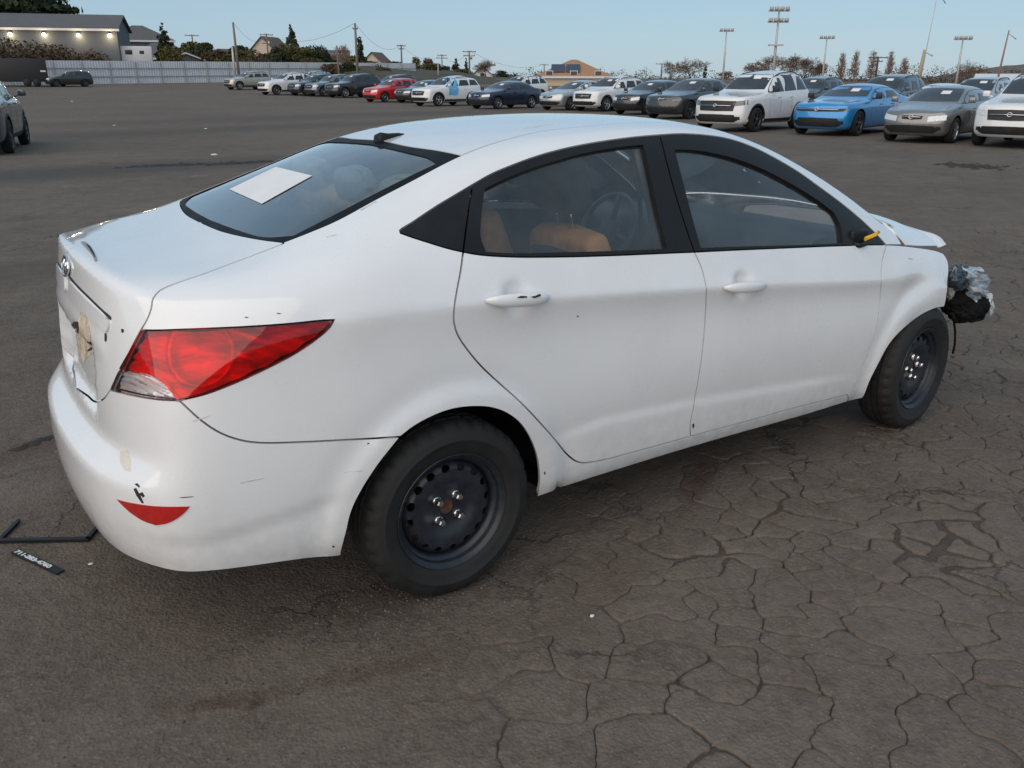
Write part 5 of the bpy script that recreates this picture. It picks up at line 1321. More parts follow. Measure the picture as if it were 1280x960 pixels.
def reg_depth(P):
    P = np.asarray(P); d = poly_dist(P, REG); i = in_poly(P, REG); return np.where(i, d, -d)
def nz2(x, y, f, k=0.0): return mnoise.noise(Vector((x*f, y*f, k)))
GZ0 = -.0075
def ground_mesh():
    xs = np.concatenate([[-2500,-800,-300,-120,-60,-30,-16,-9,-5.5,-4],np.arange(-3,9.01,.08),[9.5,10.5,12,14,17,21,26,32,40,55,80,120,200,350,800,1500,3000]])
    ys = np.concatenate([[-2500,-800,-300,-100,-40,-15,-7,-4.5,-3.5],np.arange(-3,4.01,.08),[4.4,5,6,7.5,9,11,14,18,23,30,40,48,54,60,66,72,78,84,90,96,102,110,125,160,220,400,900,1800,3000]])
    X, Y = np.meshgrid(xs, ys); nx, ny = len(xs), len(ys)
    P = np.stack([X.ravel(), Y.ravel()], 1); Z = np.zeros(len(P))
    near = (P[:, 0] > -3.2) & (P[:, 0] < 9.2) & (P[:, 1] > -3.2) & (P[:, 1] < 4.2)
    idx = np.where(near)[0]; dep = reg_depth(P[idx]); m_ = sstep(.02, .55, dep)
    for k, i in enumerate(idx):
        x, y = P[i]; Z[i] = GZ0*m_[k]+.0035*nz2(x, y, 3.1)+.0022*nz2(x, y, 9.7, 3)-.002
    Z += np.array([lot_z(min(y, 125)) for y in P[:, 1]])*np.clip((330-P[:, 0])/120, 0, 1)*np.clip((P[:, 0]+330)/120, 0, 1)
    V = np.column_stack([P, Z]); F = []; mi = []
    for j in range(ny-1):
        b = j*nx
        for i in range(nx-1): F.append((b+i, b+i+1, b+nx+i+1, b+nx+i))
    me = bpy.data.meshes.new('ground'); me.from_pydata(V.tolist(), [], F); me.polygons.foreach_set('use_smooth', [True]*len(me.polygons)); me.update()
    me.materials.append(M_ASPH); me.materials.append(M_ASPHD)
    cen = np.array([V[list(f)].mean(0)[:2] for f in F]); nf = (cen[:, 0] > -1) & (cen[:, 0] < 8) & (cen[:, 1] > -3) & (cen[:, 1] < 2)
    mi = np.zeros(len(F), int); mi[nf] = (reg_depth(cen[nf]) > .5).astype(int)
    me.polygons.foreach_set('material_index', mi.tolist())
    o = link('ground', me); tag(o, 'cracked brown-grey asphalt of the storage lot', None, None, 'structure'); return o
ground = ground_mesh()
def plates():
    rnd = random.Random(7); seeds = []; grid = {}
    def sp(x, y): return (.098+.075*max(0, min(1, (.9-x)/1.0))+.05*max(0, min(1, (x-3)/4)))*(1+.3*nz2(x, y, 1.3, 9))
    for _ in range(26000):
        x = rnd.uniform(-1.2, 9.8); y = rnd.uniform(-3.0, 2.9); s = sp(x, y)*rnd.choice((.75, .9, 1.1, 1.4))
        gx_, gy_ = int(x//.2), int(y//.2); ok = True
        for a in range(gx_-1, gx_+2):
            for b in range(gy_-1, gy_+2):
                for (px_, py_) in grid.get((a, b), ()):
                    dx, dy = x-px_, y-py_; u = dx*.55-dy*.83; w = dx*.83+dy*.55
                    if (u/1.2)**2+(w/.9)**2 < s*s: ok = False
        if ok: grid.setdefault((gx_, gy_), []).append((x, y)); seeds.append((x, y))
    S_ = np.array(seeds); out = []; N_ = len(S_); inr = reg_depth(S_)
    cells = {}
    for k, c in enumerate(S_):
        if inr[k] < -.25: continue
        d = np.hypot(*(S_-c).T); nb = np.argsort(d)[1:24]; R_ = .5
        poly = [(np.array((c[0]-R_, c[1]-R_)), -1), (np.array((c[0]+R_, c[1]-R_)), -1), (np.array((c[0]+R_, c[1]+R_)), -1), (np.array((c[0]-R_, c[1]+R_)), -1)]   # vertex, id of the edge that starts there
        for j in nb:
            mid = (S_[j]+c)/2; nn = S_[j]-c; q = []; m_ = len(poly)
            for i in range(m_):
                (a, ea), (b, eb) = poly[i], poly[(i+1) % m_]; da, db = (a-mid)@nn, (b-mid)@nn
                if da <= 0:
                    q.append((a, ea))
                    if db > 0: q.append((a+(b-a)*(da/(da-db)), int(j)))
                elif db < 0: q.append((a+(b-a)*(da/(da-db)), ea))
            poly = q
            if len(poly) < 3: break
        if len(poly) >= 3: cells[k] = poly
    # neighbouring cells grow together into uneven plates
    lab = {k: k for k in cells}; size = {k: 1 for k in cells}; memb = {k: [k] for k in cells}; order = list(cells); rnd.shuffle(order)
    for k in order:
        if size[lab[k]] > 1 or rnd.random() < .22: continue
        want = rnd.choice((2, 2, 3, 3, 4))
        cand = [e for _, e in cells[k] if e in cells and size[lab[e]] < want and lab[e] != lab[k]]
        rnd.shuffle(cand)
        for e in cand[:want-1]:
            if size[lab[e]]+size[lab[k]] <= want:
                old = lab[e]; tot = size[old]+size[lab[k]]
                for q in memb[old]: lab[q] = lab[k]
                memb[lab[k]] += memb[old]
                size[lab[k]] = tot
    groups = {}; todo = []
    for k in cells: groups.setdefault(lab[k], []).append(k)
    for g_id, mem in groups.items():
        if min(inr[k] for k in mem) < .04: continue
        nxt = {}; pos = {}
        key = lambda p: (round(p[0]*2e4), round(p[1]*2e4))
        for k in mem:
            pl = cells[k]
            for i in range(len(pl)):
                (a, ea), (b, _) = pl[i], pl[(i+1) % len(pl)]
                if ea in cells and lab[ea] == g_id: continue
                if key(a) == key(b): continue
                nxt.setdefault(key(a), []).append(key(b)); pos[key(a)] = a; pos[key(b)] = b
        if not nxt: continue
        st = next(iter(nxt)); cur = st; poly = []
        for _ in range(400):
            poly.append(pos[cur]); cand = nxt.get(cur)
            if not cand: break
            cur = cand.pop()
            if cur == st: break
        polys = [poly]
        if len(poly) < 3 or cur != st: polys = [[q[0] for q in cells[k]] for k in mem]
        todo += polys
    for poly in todo:
        P = []
        for a, b in zip(poly, poly[1:]+poly[:1]):
            n = max(1, int(np.linalg.norm(b-a)/.016)); P += [a+(b-a)*i/n for i in range(n)]
        P = np.array(P)
        if len(P) < 8: continue
        for _ in range(1): P = P*.5+.25*(np.roll(P, 1, 0)+np.roll(P, -1, 0))     # rounded corners
        W = []
        for p in P:
            x, y = p; v1 = mnoise.noise_vector(Vector((x*4.5, y*4.5, .3))); v2 = mnoise.noise_vector(Vector((x*17, y*17, 2.3))); v3 = mnoise.noise_vector(Vector((x*48, y*48, 5.3)))
            W.append((x+.034*v1.x+.017*v2.x+.007*v3.x, y+.034*v1.y+.017*v2.y+.007*v3.y))
        W = shrink(np.array(W), lambda p: .0012+.030*max(0, nz2(p[0], p[1], 2.3, 4)-.0)**1.5+.003*max(0, nz2(p[0], p[1], 18, 8)))
        cen = W.mean(0)
        lo, hi = W.min(0), W.max(0); g = .03
        G = np.array([(x+(g/2 if int(round(y/g)) % 2 else 0), y) for y in np.arange(lo[1]+.01, hi[1], g) for x in np.arange(lo[0]+.01, hi[0], g)])
        W2 = shrink(W, .0035); W3 = shrink(W, .012)
        G = G[in_poly(G, W3)] if len(G) else G
        if len(G): G = G[poly_dist(G, W3) > .010]
        pts = [Vector(p) for p in W]+[Vector(p) for p in W2]+[Vector(p) for p in W3]+[Vector(p) for p in G]
        n = len(W)
        vs, es, fs, _, _, _ = geometry.delaunay_2d_cdt(pts, [(i, (i+1) % n) for i in range(n)], [], 1, 1e-6)
        A = np.array([(v[0], v[1]) for v in vs]); ed = poly_dist(A, W)
        off = rnd.uniform(-.0012, .0015); tx_, ty_ = rnd.uniform(-.008, .008), rnd.uniform(-.008, .008)
        Z = off-.0026*np.exp(-ed/.0026)-.0006*np.exp(-ed/.02)+(A[:, 0]-cen[0])*tx_+(A[:, 1]-cen[1])*ty_+np.array([.0028*nz2(a[0], a[1], 7, 1)+.0016*nz2(a[0], a[1], 26, 2) for a in A])
        V = [(a[0]-cen[0], a[1]-cen[1], z) for a, z in zip(A, Z)]
        F = []
        for f in fs:
            f = list(f); a, b, c2_ = (A[i] for i in f[:3])
            if (b[0]-a[0])*(c2_[1]-a[1])-(b[1]-a[1])*(c2_[0]-a[0]) < 0: f.reverse()
            F.append(f)
        cnt = set((f[i], f[(i+1) % 3]) for f in F for i in range(3)); low = {}
        for (a, b) in [e for e in cnt if (e[1], e[0]) not in cnt]:
            for q in (a, b):
                if q not in low: low[q] = len(V); V.append((V[q][0], V[q][1], -.03))
            F.append((b, a, low[a], low[b]))
        me = bpy.data.meshes.new('asphalt_plate'); me.from_pydata(V, [], F); me.polygons.foreach_set('use_smooth', [True]*len(me.polygons))
        out.append((np.linalg.norm(cen-np.array(CAM_P[:2])), cen, me))
    out.sort(key=lambda q: q[0]); far = out[290:]; 
    for d, cen, me in out[:290]:
        o = link('asphalt_plate', me, M_ASPH, ground); o.location = (cen[0], cen[1], 0)
    if far:
        V = []; F = []
        for d, cen, me in far:
            b = len(V); V += [(v.co.x+cen[0], v.co.y+cen[1], v.co.z) for v in me.vertices]; F += [[b+i for i in p.vertices] for p in me.polygons]
        me = bpy.data.meshes.new('asphalt_plates'); me.from_pydata(V, [], F); me.polygons.foreach_set('use_smooth', [True]*len(me.polygons))
        tag(link('asphalt_plates', me, M_ASPH, ground), kind='stuff')
    return len(out)
n_plates = plates(); print('plates', n_plates)
# loose grit in and around the cracks, under the bumper
def grit():
    rnd = random.Random(3); mb = MB()
    def stone(x, y, z, r):
        vs = [Vector((rnd.uniform(.6, 1)*a*r, rnd.uniform(.6, 1)*b*r, rnd.uniform(.5, .9)*c*r)) for a, b, c in ((1,0,0),(-1,0,0),(0,1,0),(0,-1,0),(0,0,1),(0,0,-1))]
        an = rnd.uniform(0, 6.28); M = Matrix.Translation((x, y, z)) @ Matrix.Rotation(an, 4, 'Z')
        mb.add([M @ v for v in vs], [(0,2,4),(2,1,4),(1,3,4),(3,0,4),(2,0,5),(1,2,5),(3,1,5),(0,3,5)], rnd.choice((0, 0, 1, 2)))
    for _ in range(900):
        x = rnd.gauss(-.25, .32); y = rnd.gauss(-.80, .16); stone(x, y, .0, rnd.uniform(.002, .006))
    for _ in range(900):
        x = rnd.uniform(-2.2, 3.2); y = rnd.uniform(-2.1, 1.5); stone(x, y, .0005, rnd.uniform(.0015, .0045))
    for _ in range(350):
        x = rnd.gauss(2.6, .5); y = rnd.gauss(-.9, .25); stone(x, y, .0, rnd.uniform(.002, .006))
    o = mb.build('grit', [simple('grit_grey', (.11, .10, .09), .9), simple('grit_dark', (.035, .032, .03), .9), simple('grit_pale', (.16, .145, .125), .85)])
    tag(o, 'loose grit and crumbs scattered on the asphalt', None, None, 'stuff')
grit()
# worn white line, tar strip, litter
def gp(u, v, z=.0): p = ground_at(u, v); return Vector((p.x, p.y, z+p.z))
t = NT('worn_line_paint'); ps = t.pos(); tr = t.n('BsdfTransparent'); df = t.n('BsdfPrincipled'); t.i(df, 'Base Color', (.42, .40, .37)); t.i(df, 'Roughness', .8)
mx = t.n('MixShader'); t.i(mx, 0, t.maprange(t.noise(5, 6, .75, ps), .52, .66, 0, .75)); t.i(mx, 1, tr); t.i(mx, 2, df); t.t.links.new(mx.outputs[0], t.out.inputs[0])
a, b = gp(0, 240), gp(300, 216); d = (b-a).normalized(); a = a-d*6; b = b+d*1.0; s_ = Vector((-d.y, d.x, 0))*.06
mb = MB(); mb.add([a-s_, b-s_, b+s_, a+s_], [(0, 1, 2, 3)]); o = mb.build('painted_line', t.m); o.location.z = .004
tag(o, 'worn white parking line painted on the asphalt', None, None, 'structure')
def crumbs(name, label, cat, pts, n, size, mat, seed=1, spread=.25):
    rnd = random.Random(seed); mb = MB(); path = smooth_path([np.array((p.x, p.y)) for p in pts], .05)
    c = np.mean(path, axis=0)
    for _ in range(n):
        p = path[rnd.randrange(len(path))]; r = rnd.uniform(.3, 1)*size; x, y = p[0]+rnd.gauss(0, spread)-c[0], p[1]+rnd.gauss(0, spread*.4)-c[1]
        vs = [Vector((x+rnd.uniform(.6, 1)*a_*r*1.5, y+rnd.uniform(.6, 1)*b_*r, max(-.01, c_*r*rnd.uniform(.15, .4)))) for a_, b_, c_ in ((1,0,0),(-1,0,0),(0,1,0),(0,-1,0),(0,0,1),(.7,.7,0),(-.7,.7,0),(.7,-.7,0))]
        mb.add(vs, [(0,5,4),(5,2,4),(2,6,4),(6,1,4),(1,3,4),(3,7,4),(7,0,4)])
    o = mb.build(name, mat); o.location = (c[0], c[1], 0); return tag(o, label, cat, None, 'stuff')
M_TAR = simple('tar_crumbs', (.03, .026, .023), .9, var=.4)
crumbs('tar_crumbs', 'dark broken tar strip on the asphalt left of the roof', None, [gp(182,208), gp(230,206), gp(280,205), gp(318,203)], 240, .09, M_TAR, 5)
crumbs('tar_crumbs', 'dark tar patch beyond the crushed front of the white sedan', None, [gp(1185,206), gp(1215,208), gp(1250,211)], 120, .10, M_TAR, 6)
crumbs('tar_crumbs', 'dark crumbs on the asphalt left of the trunk lid', None, [gp(58,298), gp(90,293), gp(108,287)], 26, .03, M_TAR, 9, .08)
def litter(px, r, label, mat, seed):
    me = crumple(seed, 9, (0, 0, r*.25), r, (1.3, 1, .35), .5, sub=2); o = link('litter', me, mat); o.location = gp(*px); return tag(o, label, 'litter', 'scraps of litter on the lot')
litter((257,161), .035, 'white paper scrap on the bare asphalt above the rear window', M_PAPER, 2)
litter((90,127), .05, 'small white scrap on the asphalt below the dark covered car', M_PAPER, 4)
litter((143,157), .03, 'pale scrap on the asphalt left of the white paper scrap', M_PAPER, 5)
litter((268,194), .035, 'crumpled pale scrap beside the dark tar strip', M_PAPER, 6)
litter((113,705), .004, 'tiny white chip beside the black plate frame', M_PAPER, 7)
litter((739,770), .004, 'tiny pale stone chip on the asphalt right of the rear wheel', M_PAPER, 8)
# black licence-plate frame on the ground
def bar(mb, a, b, w, h, z0=.0):
    a = Vector(a); b = Vector(b); d = (b-a).normalized(); s_ = Vector((-d.y, d.x, 0))*w/2; up = Vector((0, 0, h))
    vs = [a-s_, b-s_, b+s_, a+s_]; vs = [v+Vector((0, 0, z0)) for v in vs]; vs += [v+up for v in vs]
    mb.add(vs, [(3,2,1,0),(4,5,6,7),(0,1,5,4),(1,2,6,5),(2,3,7,6),(3,0,4,7)])
t = empty('broken_plate_frame', gp(60, 675)); o0 = Vector(t.location)
for nm, a, b, w in (('frame_bar', gp(-14,678), gp(112,676), .020), ('frame_bar', gp(109,677), gp(139,640), .014), ('frame_bar', gp(1,676), gp(22,655), .014), ('frame_bar', gp(22,655), gp(24,652), .010)):
    mb = MB(); bar(mb, a-o0, b-o0, w, .010, .002); mb.build(nm, M_TRIM, t)
tag(t, 'black plastic plate frame lying broken on the asphalt by the bumper', 'plate frame')
t = empty('plate_strip', gp(46, 702)); o0 = Vector(t.location)
a, b = gp(20, 691)-o0, gp(76, 717)-o0; d = (b-a).normalized(); ln = (b-a).length
mb = MB(); bar(mb, a-d*.006, b, .030, .004, .003); mb.build('strip_backing', M_TRIM, t)
tc = bpy.data.curves.new('strip_number', 'FONT'); tc.body = '711-283-4760'; tc.size = .024; tc.extrude = .0006; tc.offset = .0006; tc.align_y = 'CENTER'; tc.space_character = .92
to = bpy.data.objects.new('strip_number', tc); COL.objects.link(to); dg = bpy.context.evaluated_depsgraph_get(); me = bpy.data.meshes.new_from_object(to.evaluated_get(dg)); bpy.data.objects.remove(to)
w_ = max(v.co.x for v in me.vertices); k = (gp(20,691)-gp(64,711)).length/w_
for v in me.vertices: v.co.x *= k
# the digits read from the left end towards the car
o = link('strip_number', me, simple('white_ink', (.75, .75, .75), .5, var=.03), t); o.location = a+Vector((0, 0, .0078)); o.rotation_euler = (0, 0, math.atan2(d.y, d.x))
tag(t, 'black plastic strip with white phone number digits beside the plate frame', 'plate strip')
crumbs('tar_crumbs', 'dark crumbs near the left edge beside the rear bumper', None, [gp(38,556), gp(55,549), gp(66,545)], 18, .03, M_TAR, 12, .05)
# ------------------------------------------------------------------ surroundings
def far(u, v, D):
    """world point seen at photo pixel (u, v), D metres away on the map"""
    d = pix_ray(u, v); k = D/math.hypot(d.x, d.y); return Vector(CAM_P)+d*k
def azim(u): d = pix_ray(u, 97); return math.atan2(d.y, d.x)
# rising ground behind the fence (left) and a far ridge (right)
def terrain():
    V = []; F = []; us = np.linspace(-420, 760, 60); Ds = [104, 112, 120, 132, 155, 190, 240, 320, 450]
    hs = [-.6, -.2, 1.2, 3.0, 3.6, 4.0, 4.6, 6, 7]
    for i, u in enumerate(us):
        fade = 1 if u < 480 else max(0, 1-(u-480)/280); up = 1+.5*max(0, (150-u)/400)
        for D, h in zip(Ds, hs):
            p = far(u, 97, D); V.append((p.x, p.y, -.35+(h+.3)*fade*up+.3*math.sin(i*.9+D*.05)*min(1, (D-104)/40)))
    n = len(Ds)
    for i in range(len(us)-1):
        for j in range(n-1): F.append((i*n+j, (i+1)*n+j, (i+1)*n+j+1, i*n+j+1))
    me = bpy.data.meshes.new('hillside'); me.from_pydata(V, [], F); bm = bmesh.new(); bm.from_mesh(me); bmesh.ops.recalc_face_normals(bm, faces=bm.faces); bm.to_mesh(me); bm.free()
    me.polygons.foreach_set('use_smooth', [True]*len(me.polygons))
    tag(link('hillside', me, simple('hillside_scrub', (.055, .050, .030), .95, var=.5, scale=.35)), 'scrubby rising ground behind the white fence', None, None, 'structure')
terrain()
def ridge():
    V = []; F = []; us = np.linspace(1080, 1700, 50)
    for i, u in enumerate(us):
        top = np.interp(u, [1080, 1140, 1180, 1230, 1280, 1400, 1550, 1700], [101, 98, 94, 86, 79.5, 76, 90, 101])+.7*math.sin(i*1.3)+.4*math.sin(i*3.1)
        a = far(u, 106, 1500); b = far(u, (top+104)/2, 1650); c = far(u, top, 1900); d = far(u, top, 2300)
        a.z = -2; d.z = -5
        V += [a, b, c, d]
    for i in range(len(us)-1):
        for j in range(3): F.append((i*4+j, i*4+j+1, (i+1)*4+j+1, (i+1)*4+j)[::-1])
    me = bpy.data.meshes.new('hill'); me.from_pydata([tuple(v) for v in V], [], F); me.polygons.foreach_set('use_smooth', [True]*len(me.polygons))
    t = NT('far_hill'); ps = t.pos(); nz = t.noise(.012, 6, .6, ps)
    t.pbr(Base_Color=t.ramp(nz, [(.4, (.10, .085, .075)), (.6, (.13, .10, .08)), (.68, (.17, .15, .13))]), Roughness=.95)
    tag(link('hill', me, t.m), 'low brown hill on the horizon at the right', None, None, 'structure')
ridge()
# --- vegetation
def leaf_mat(name, c0, c1, tr=.25):
    t = NT(name); inf = t.n('ObjectInfo'); ps = t.pos(); nz = t.noise(1.1, 4, .6, ps)
    col = t.ramp(nz, [(.35, c0), (.65, c1)]); t.pbr(Base_Color=col, Roughness=.75, Specular_IOR_Level=.2); return t.m
L_DARK = leaf_mat('leaves_dark', (.018, .028, .014), (.050, .062, .028)); L_OLIVE = leaf_mat('leaves_olive', (.050, .054, .018), (.11, .10, .036)); L_GOLD = leaf_mat('leaves_gold', (.07, .065, .015), (.13, .11, .025))
L_BROWN = leaf_mat('leaves_brown', (.080, .045, .030), (.15, .090, .060)); L_SCRUB = leaf_mat('leaves_scrub', (.050, .038, .024), (.105, .078, .048))
M_BARK = simple('bark', (.055, .045, .038), .9, var=.3); M_TWIG = simple('twigs', (.17, .105, .072), .9, var=.3); M_TWIGP = simple('pale_twigs', (.26, .185, .145), .9, var=.25)
def leaves(rng, centres, radii, n, size, flat=.0):
    """n leaf clumps near the surface of ellipsoid blobs -> verts, faces"""
    C_ = np.asarray(centres, float); Rr = np.asarray(radii, float); w = (Rr.prod(1))**(2/3); k = rng.choice(len(C_), n, p=w/w.sum())
    d = rng.normal(size=(n, 3)); d /= np.linalg.norm(d, axis=1)[:, None]; r = rng.uniform(.45, 1.05, n)**.6
    P = C_[k]+d*Rr[k]*r[:, None]
    nrm = d+rng.normal(scale=.8, size=(n, 3)); nrm /= np.linalg.norm(nrm, axis=1)[:, None]
    a = np.cross(nrm, rng.normal(size=(n, 3))); a /= np.linalg.norm(a, axis=1)[:, None]; b = np.cross(nrm, a)
    s = (size*rng.uniform(.5, 1.3, n))[:, None]; q = rng.uniform(.5, 1, (n, 1))
    V = np.stack([P-a*s, P-b*s*q, P+a*s, P+b*s*q*.8+nrm*s*.3], 1).reshape(-1, 3)
    return V, np.arange(n*4).reshape(-1, 4)
def tree_obj(name, label, base, V, F, leafm, trunk_pts, trunk_r, barkm, cat='tree', group=None):
    root = empty(name, base); tag(root, label, cat, group)
    me = bpy.data.meshes.new('crown'); me.from_pydata((V).tolist(), [], F.tolist()); link('crown', me, leafm, root)
    mb = MB()
    for pts, rr in zip(trunk_pts, trunk_r): mb.tube(pts, rr, 7)
    mb.build('trunk', barkm, root); return root
SEED = [10]
def rng_(): SEED[0] += 1; return np.random.default_rng(SEED[0])
def px_height(u, v_top, v_base, D): return far(u, v_top, D).z, far(u, v_base, D).z
def conifer(label, u, vt, vb, D, wpx, leafm=None, n=2600, group='trees on the skyline', lean=0):
    rng = rng_(); zt, zb = px_height(u, vt, vb, D); b = far(u, vb, D); h = zt-zb; w = wpx/CAM_F*D*.5; cs = []; rs = []
    for i in range(15):
        t = i/14; r = w*(1-t)**.8*rng.uniform(.65, 1.1)+.12
        for k in range(max(1, int(5*(1-t))+1)):
            a = rng.uniform(0, 6.28); q = r*.55; cs.append((q*math.cos(a), q*math.sin(a), h*(.16+.83*t)+rng.uniform(-.02, .02)*h)); rs.append((r*.62, r*.62, h*.05))
    V, F = leaves(rng, cs, rs, n, .028*h+.10); tree_obj('conifer_tree', label, b, V, F, leafm or L_DARK, [[(0, 0, -.5), (0, 0, h*.95)]], [[.03*h, .005*h]], M_BARK, group=group)
def broad(label, u, vt, vb, D, wpx, leafm=None, n=2600, name='leafy_tree', group='trees on the skyline', nb=11, low=.3):
    rng = rng_(); zt, zb = px_height(u, vt, vb, D); b = far(u, vb, D); h = zt-zb; w = wpx*(1.35 if u < 640 else 1)/CAM_F*D*.5; n = int(n*1.3); cs = []; rs = []
    for i in range(nb):
        a = rng.uniform(0, 6.28); t = rng.uniform(0, 1); q = w*.62*rng.uniform(.2, 1)*math.sin(math.pi*(.25+.6*t))
        cs.append((q*math.cos(a), q*math.sin(a), h*(low+(.86-low)*t))); k = w*rng.uniform(.30, .52); rs.append((k, k, min(k*.9, h*(1.0-(low+(.86-low)*t)))))
    V, F = leaves(rng, cs, rs, n, .022*h+.10)
    tp = [[(0, 0, -.5), (0, 0, h*.5)]]; tr = [[.03*h, .018*h]]
    for c in cs[:6]: tp.append([(0, 0, h*.3), (c[0]*.6, c[1]*.6, (h*.3+c[2])/2), c]); tr.append([.014*h, .009*h, .003*h])
    tree_obj(name, label, b, V, F, leafm or L_DARK, tp, tr, M_BARK, group=group)
def column(label, u, vt, vb, D, wpx, leafm, n=1500, bare=False, group='trees on the skyline', name='columnar_tree'):
    rng = rng_(); zt, zb = px_height(u, vt, vb, D); b = far(u, vb, D); h = zt-zb; w = wpx/CAM_F*D*.5
    if bare:
        tw = MB(); m_ = 150
        for i in range(m_):
            z0 = h*rng.uniform(.10, .85); a = rng.uniform(0, 6.28); L = h*rng.uniform(.10, .24)*(1.15-z0/h); e = Vector((math.cos(a), math.sin(a), 0)); q = w*rng.uniform(.3, 1.0)*min(1, (1.1-z0/h)*2)
            tw.tube([(0, 0, z0), e*q*.7+Vector((0, 0, z0+L*.5)), e*q+Vector((0, 0, z0+L*1.2))], [.012*w+.03, .02, .012], 3, cap=False)
            for k in range(3):
                p = e*q*.8+Vector((0, 0, z0+L*rng.uniform(.4, 1))); tw.tube([p, p+Vector((rng.normal()*.25*w, rng.normal()*.25*w, L*.5))], [.018, .010], 3, cap=False)
        root = empty(name, b); tag(root, label, 'tree', group); tw.build('crown', M_TWIGP, root); MB().tube([(0, 0, -.5), (0, 0, h*.97)], [.02*h, .003*h], 6).build('trunk', M_TWIGP, root); return
    cs = [(rng.normal()*.12*w, rng.normal()*.12*w, h*(.1+.85*i/11)) for i in range(12)]; rs = [(w*(.55+.45*math.sin(math.pi*(.12+.8*i/11))),)*2+(h*.08,) for i in range(12)]
    V, F = leaves(rng, cs, rs, n, .02*h+.08); tree_obj(name, label, b, V, F, leafm, [[(0, 0, -.5), (0, 0, h*.9)]], [[.025*h, .005*h]], M_BARK, group=group)
def bare(label, u, vt, vb, D, wpx, mat=None, n=9, group='trees on the skyline'):
    rng = rng_(); zt, zb = px_height(u, vt, vb, D); b = far(u, vb, D); h = zt-zb; w = wpx/CAM_F*D*.5; mb = MB(); tk = MB()
    tk.tube([(0, 0, -.5), (rng.normal()*.02*h, 0, h*.35)], [.028*h, .018*h], 6)
    def grow(p, d, L, r, lev):
        q = p+d*L
        (mb if lev > 0 else tk).tube([p, p+d*L*.5+Vector((rng.normal(), rng.normal(), rng.normal()))*L*.06, q], [r, r*.8, r*.6], 3 if lev > 0 else 5, cap=False)
        if lev < 4:
            for k in range(4 if lev < 3 else 3):
                nd = (d+Vector((rng.normal()*.55*min(1.5, 2*w/h+.4), rng.normal()*.55*min(1.5, 2*w/h+.4), rng.normal()*.28+.12))).normalized(); grow(q if k else p+d*L*.6, nd, L*rng.uniform(.55, .8), max(.012, r*.55), lev+1)
    for k in range(4): grow(Vector((0, 0, h*rng.uniform(.2, .36))), Vector((rng.normal()*.45*2*w/h, rng.normal()*.45*2*w/h, 1)).normalized(), h*.24, .014*h, 0)
    root = empty('bare_tree', b); tag(root, label, 'tree', group); me = mb.mesh('crown')
    # keep the spread inside the width seen
    co = np.array([v.co for v in me.vertices]); sx = w/max(.1, np.percentile(np.abs(co[:, :2]), 97)); sz = (h)/max(.1, np.percentile(co[:, 2], 99.5))
    for o_ in (me,): o_.vertices.foreach_set('co', (co*np.array([min(1.6, sx), min(1.6, sx), sz])).ravel())
    # fine twigs fill the crown's outer shell
    cs = []; rs = []
    for i in range(9):
        a = rng.uniform(0, 6.28); t = rng.uniform(0, 1); q = w*.6*rng.uniform(.2, 1); cs.append((q*math.cos(a), q*math.sin(a), h*(.45+.40*t))); k = w*rng.uniform(.3, .45); rs.append((k, k, min(k, h*.15)))
    V, F = leaves(rng, cs, rs, 1500, .17); V = V.reshape(-1, 4, 3); c_ = V.mean(1, keepdims=True); ax2 = V[:, 2:3]-V[:, 0:1]
    V[:, 1] = c_[:, 0]+(V[:, 1]-c_[:, 0])*.16; V[:, 3] = c_[:, 0]+(V[:, 3]-c_[:, 0])*.16
    m2 = bpy.data.meshes.new('twigs'); m2.from_pydata(V.reshape(-1, 3).tolist(), [], F.tolist()); link('crown_twigs', m2, mat or M_TWIG, root)
    link('crown', me, mat or M_TWIG, root); tk.build('trunk', M_BARK, root)
# left side
conifer('tall dark conifer rising behind the lamplit building', 12, -70, 60, 150, 150, n=7000)
broad('dark bushy tree beside the tall conifer, above the building roof', 50, -14, 60, 150, 74, n=4200)
conifer('small pointed conifer right of the grey hip-roofed house', 209, 31, 82, 125, 22, n=1400)
broad('olive bush below the small pointed conifer', 214, 58, 88, 120, 26, L_OLIVE, 1400)
broad('dark domed tree on the skyline behind the garage', 262, 53, 80, 175, 20, L_DARK, 1200)
broad('olive spreading tree behind the garage', 240, 52, 86, 140, 28, L_OLIVE, 1600)
broad('brown-green tree left of the leaning pole', 272, 62, 90, 130, 34, L_SCRUB, 1800)
broad('brown-green bushy tree below the cream gable house', 320, 70, 92, 125, 30, L_SCRUB, 1600)
conifer('tall conifer towering over the white three-row suv', 367, 29, 92, 150, 22, n=1500)
broad('olive broad tree under the tall conifer', 368, 52, 92, 140, 42, L_OLIVE, 2600)
broad('dark green tree left of the olive broad tree', 348, 58, 92, 135, 24, L_DARK, 1700)
broad('round dark tree right of the olive broad tree', 398, 56, 82, 170, 26, L_DARK, 1600)
broad('brown scrubby tree above the slate crossover', 388, 72, 94, 128, 22, L_SCRUB, 1200)
bare('grey bare tree behind the black suv', 431, 56, 96, 130, 20, M_TWIGP)
column('slim dark cypress beside the tall utility pole', 452, 47, 96, 140, 7, L_DARK, 700)
broad('dark bushes at the foot of the slim cypress', 462, 76, 97, 135, 30, L_DARK, 1500)
broad('dark low tree behind the red hatchback', 485, 79, 98, 150, 22, L_DARK, 1200)
column('yellow-green columnar tree on the skyline', 520, 72, 100, 160, 13, L_GOLD, 1200)
broad('reddish brown tree beside the yellow-green column', 534, 72, 100, 165, 18, L_BROWN, 1200)
broad('dark tree behind the film-covered white suv', 555, 82, 100, 170, 16, L_DARK, 900)
conifer('dark conifer left of the twin-arm utility pole', 570, 72, 101, 170, 13, n=900)
conifer('thin dark conifer right of the twin-arm utility pole', 583, 73, 101, 175, 7, n=600)
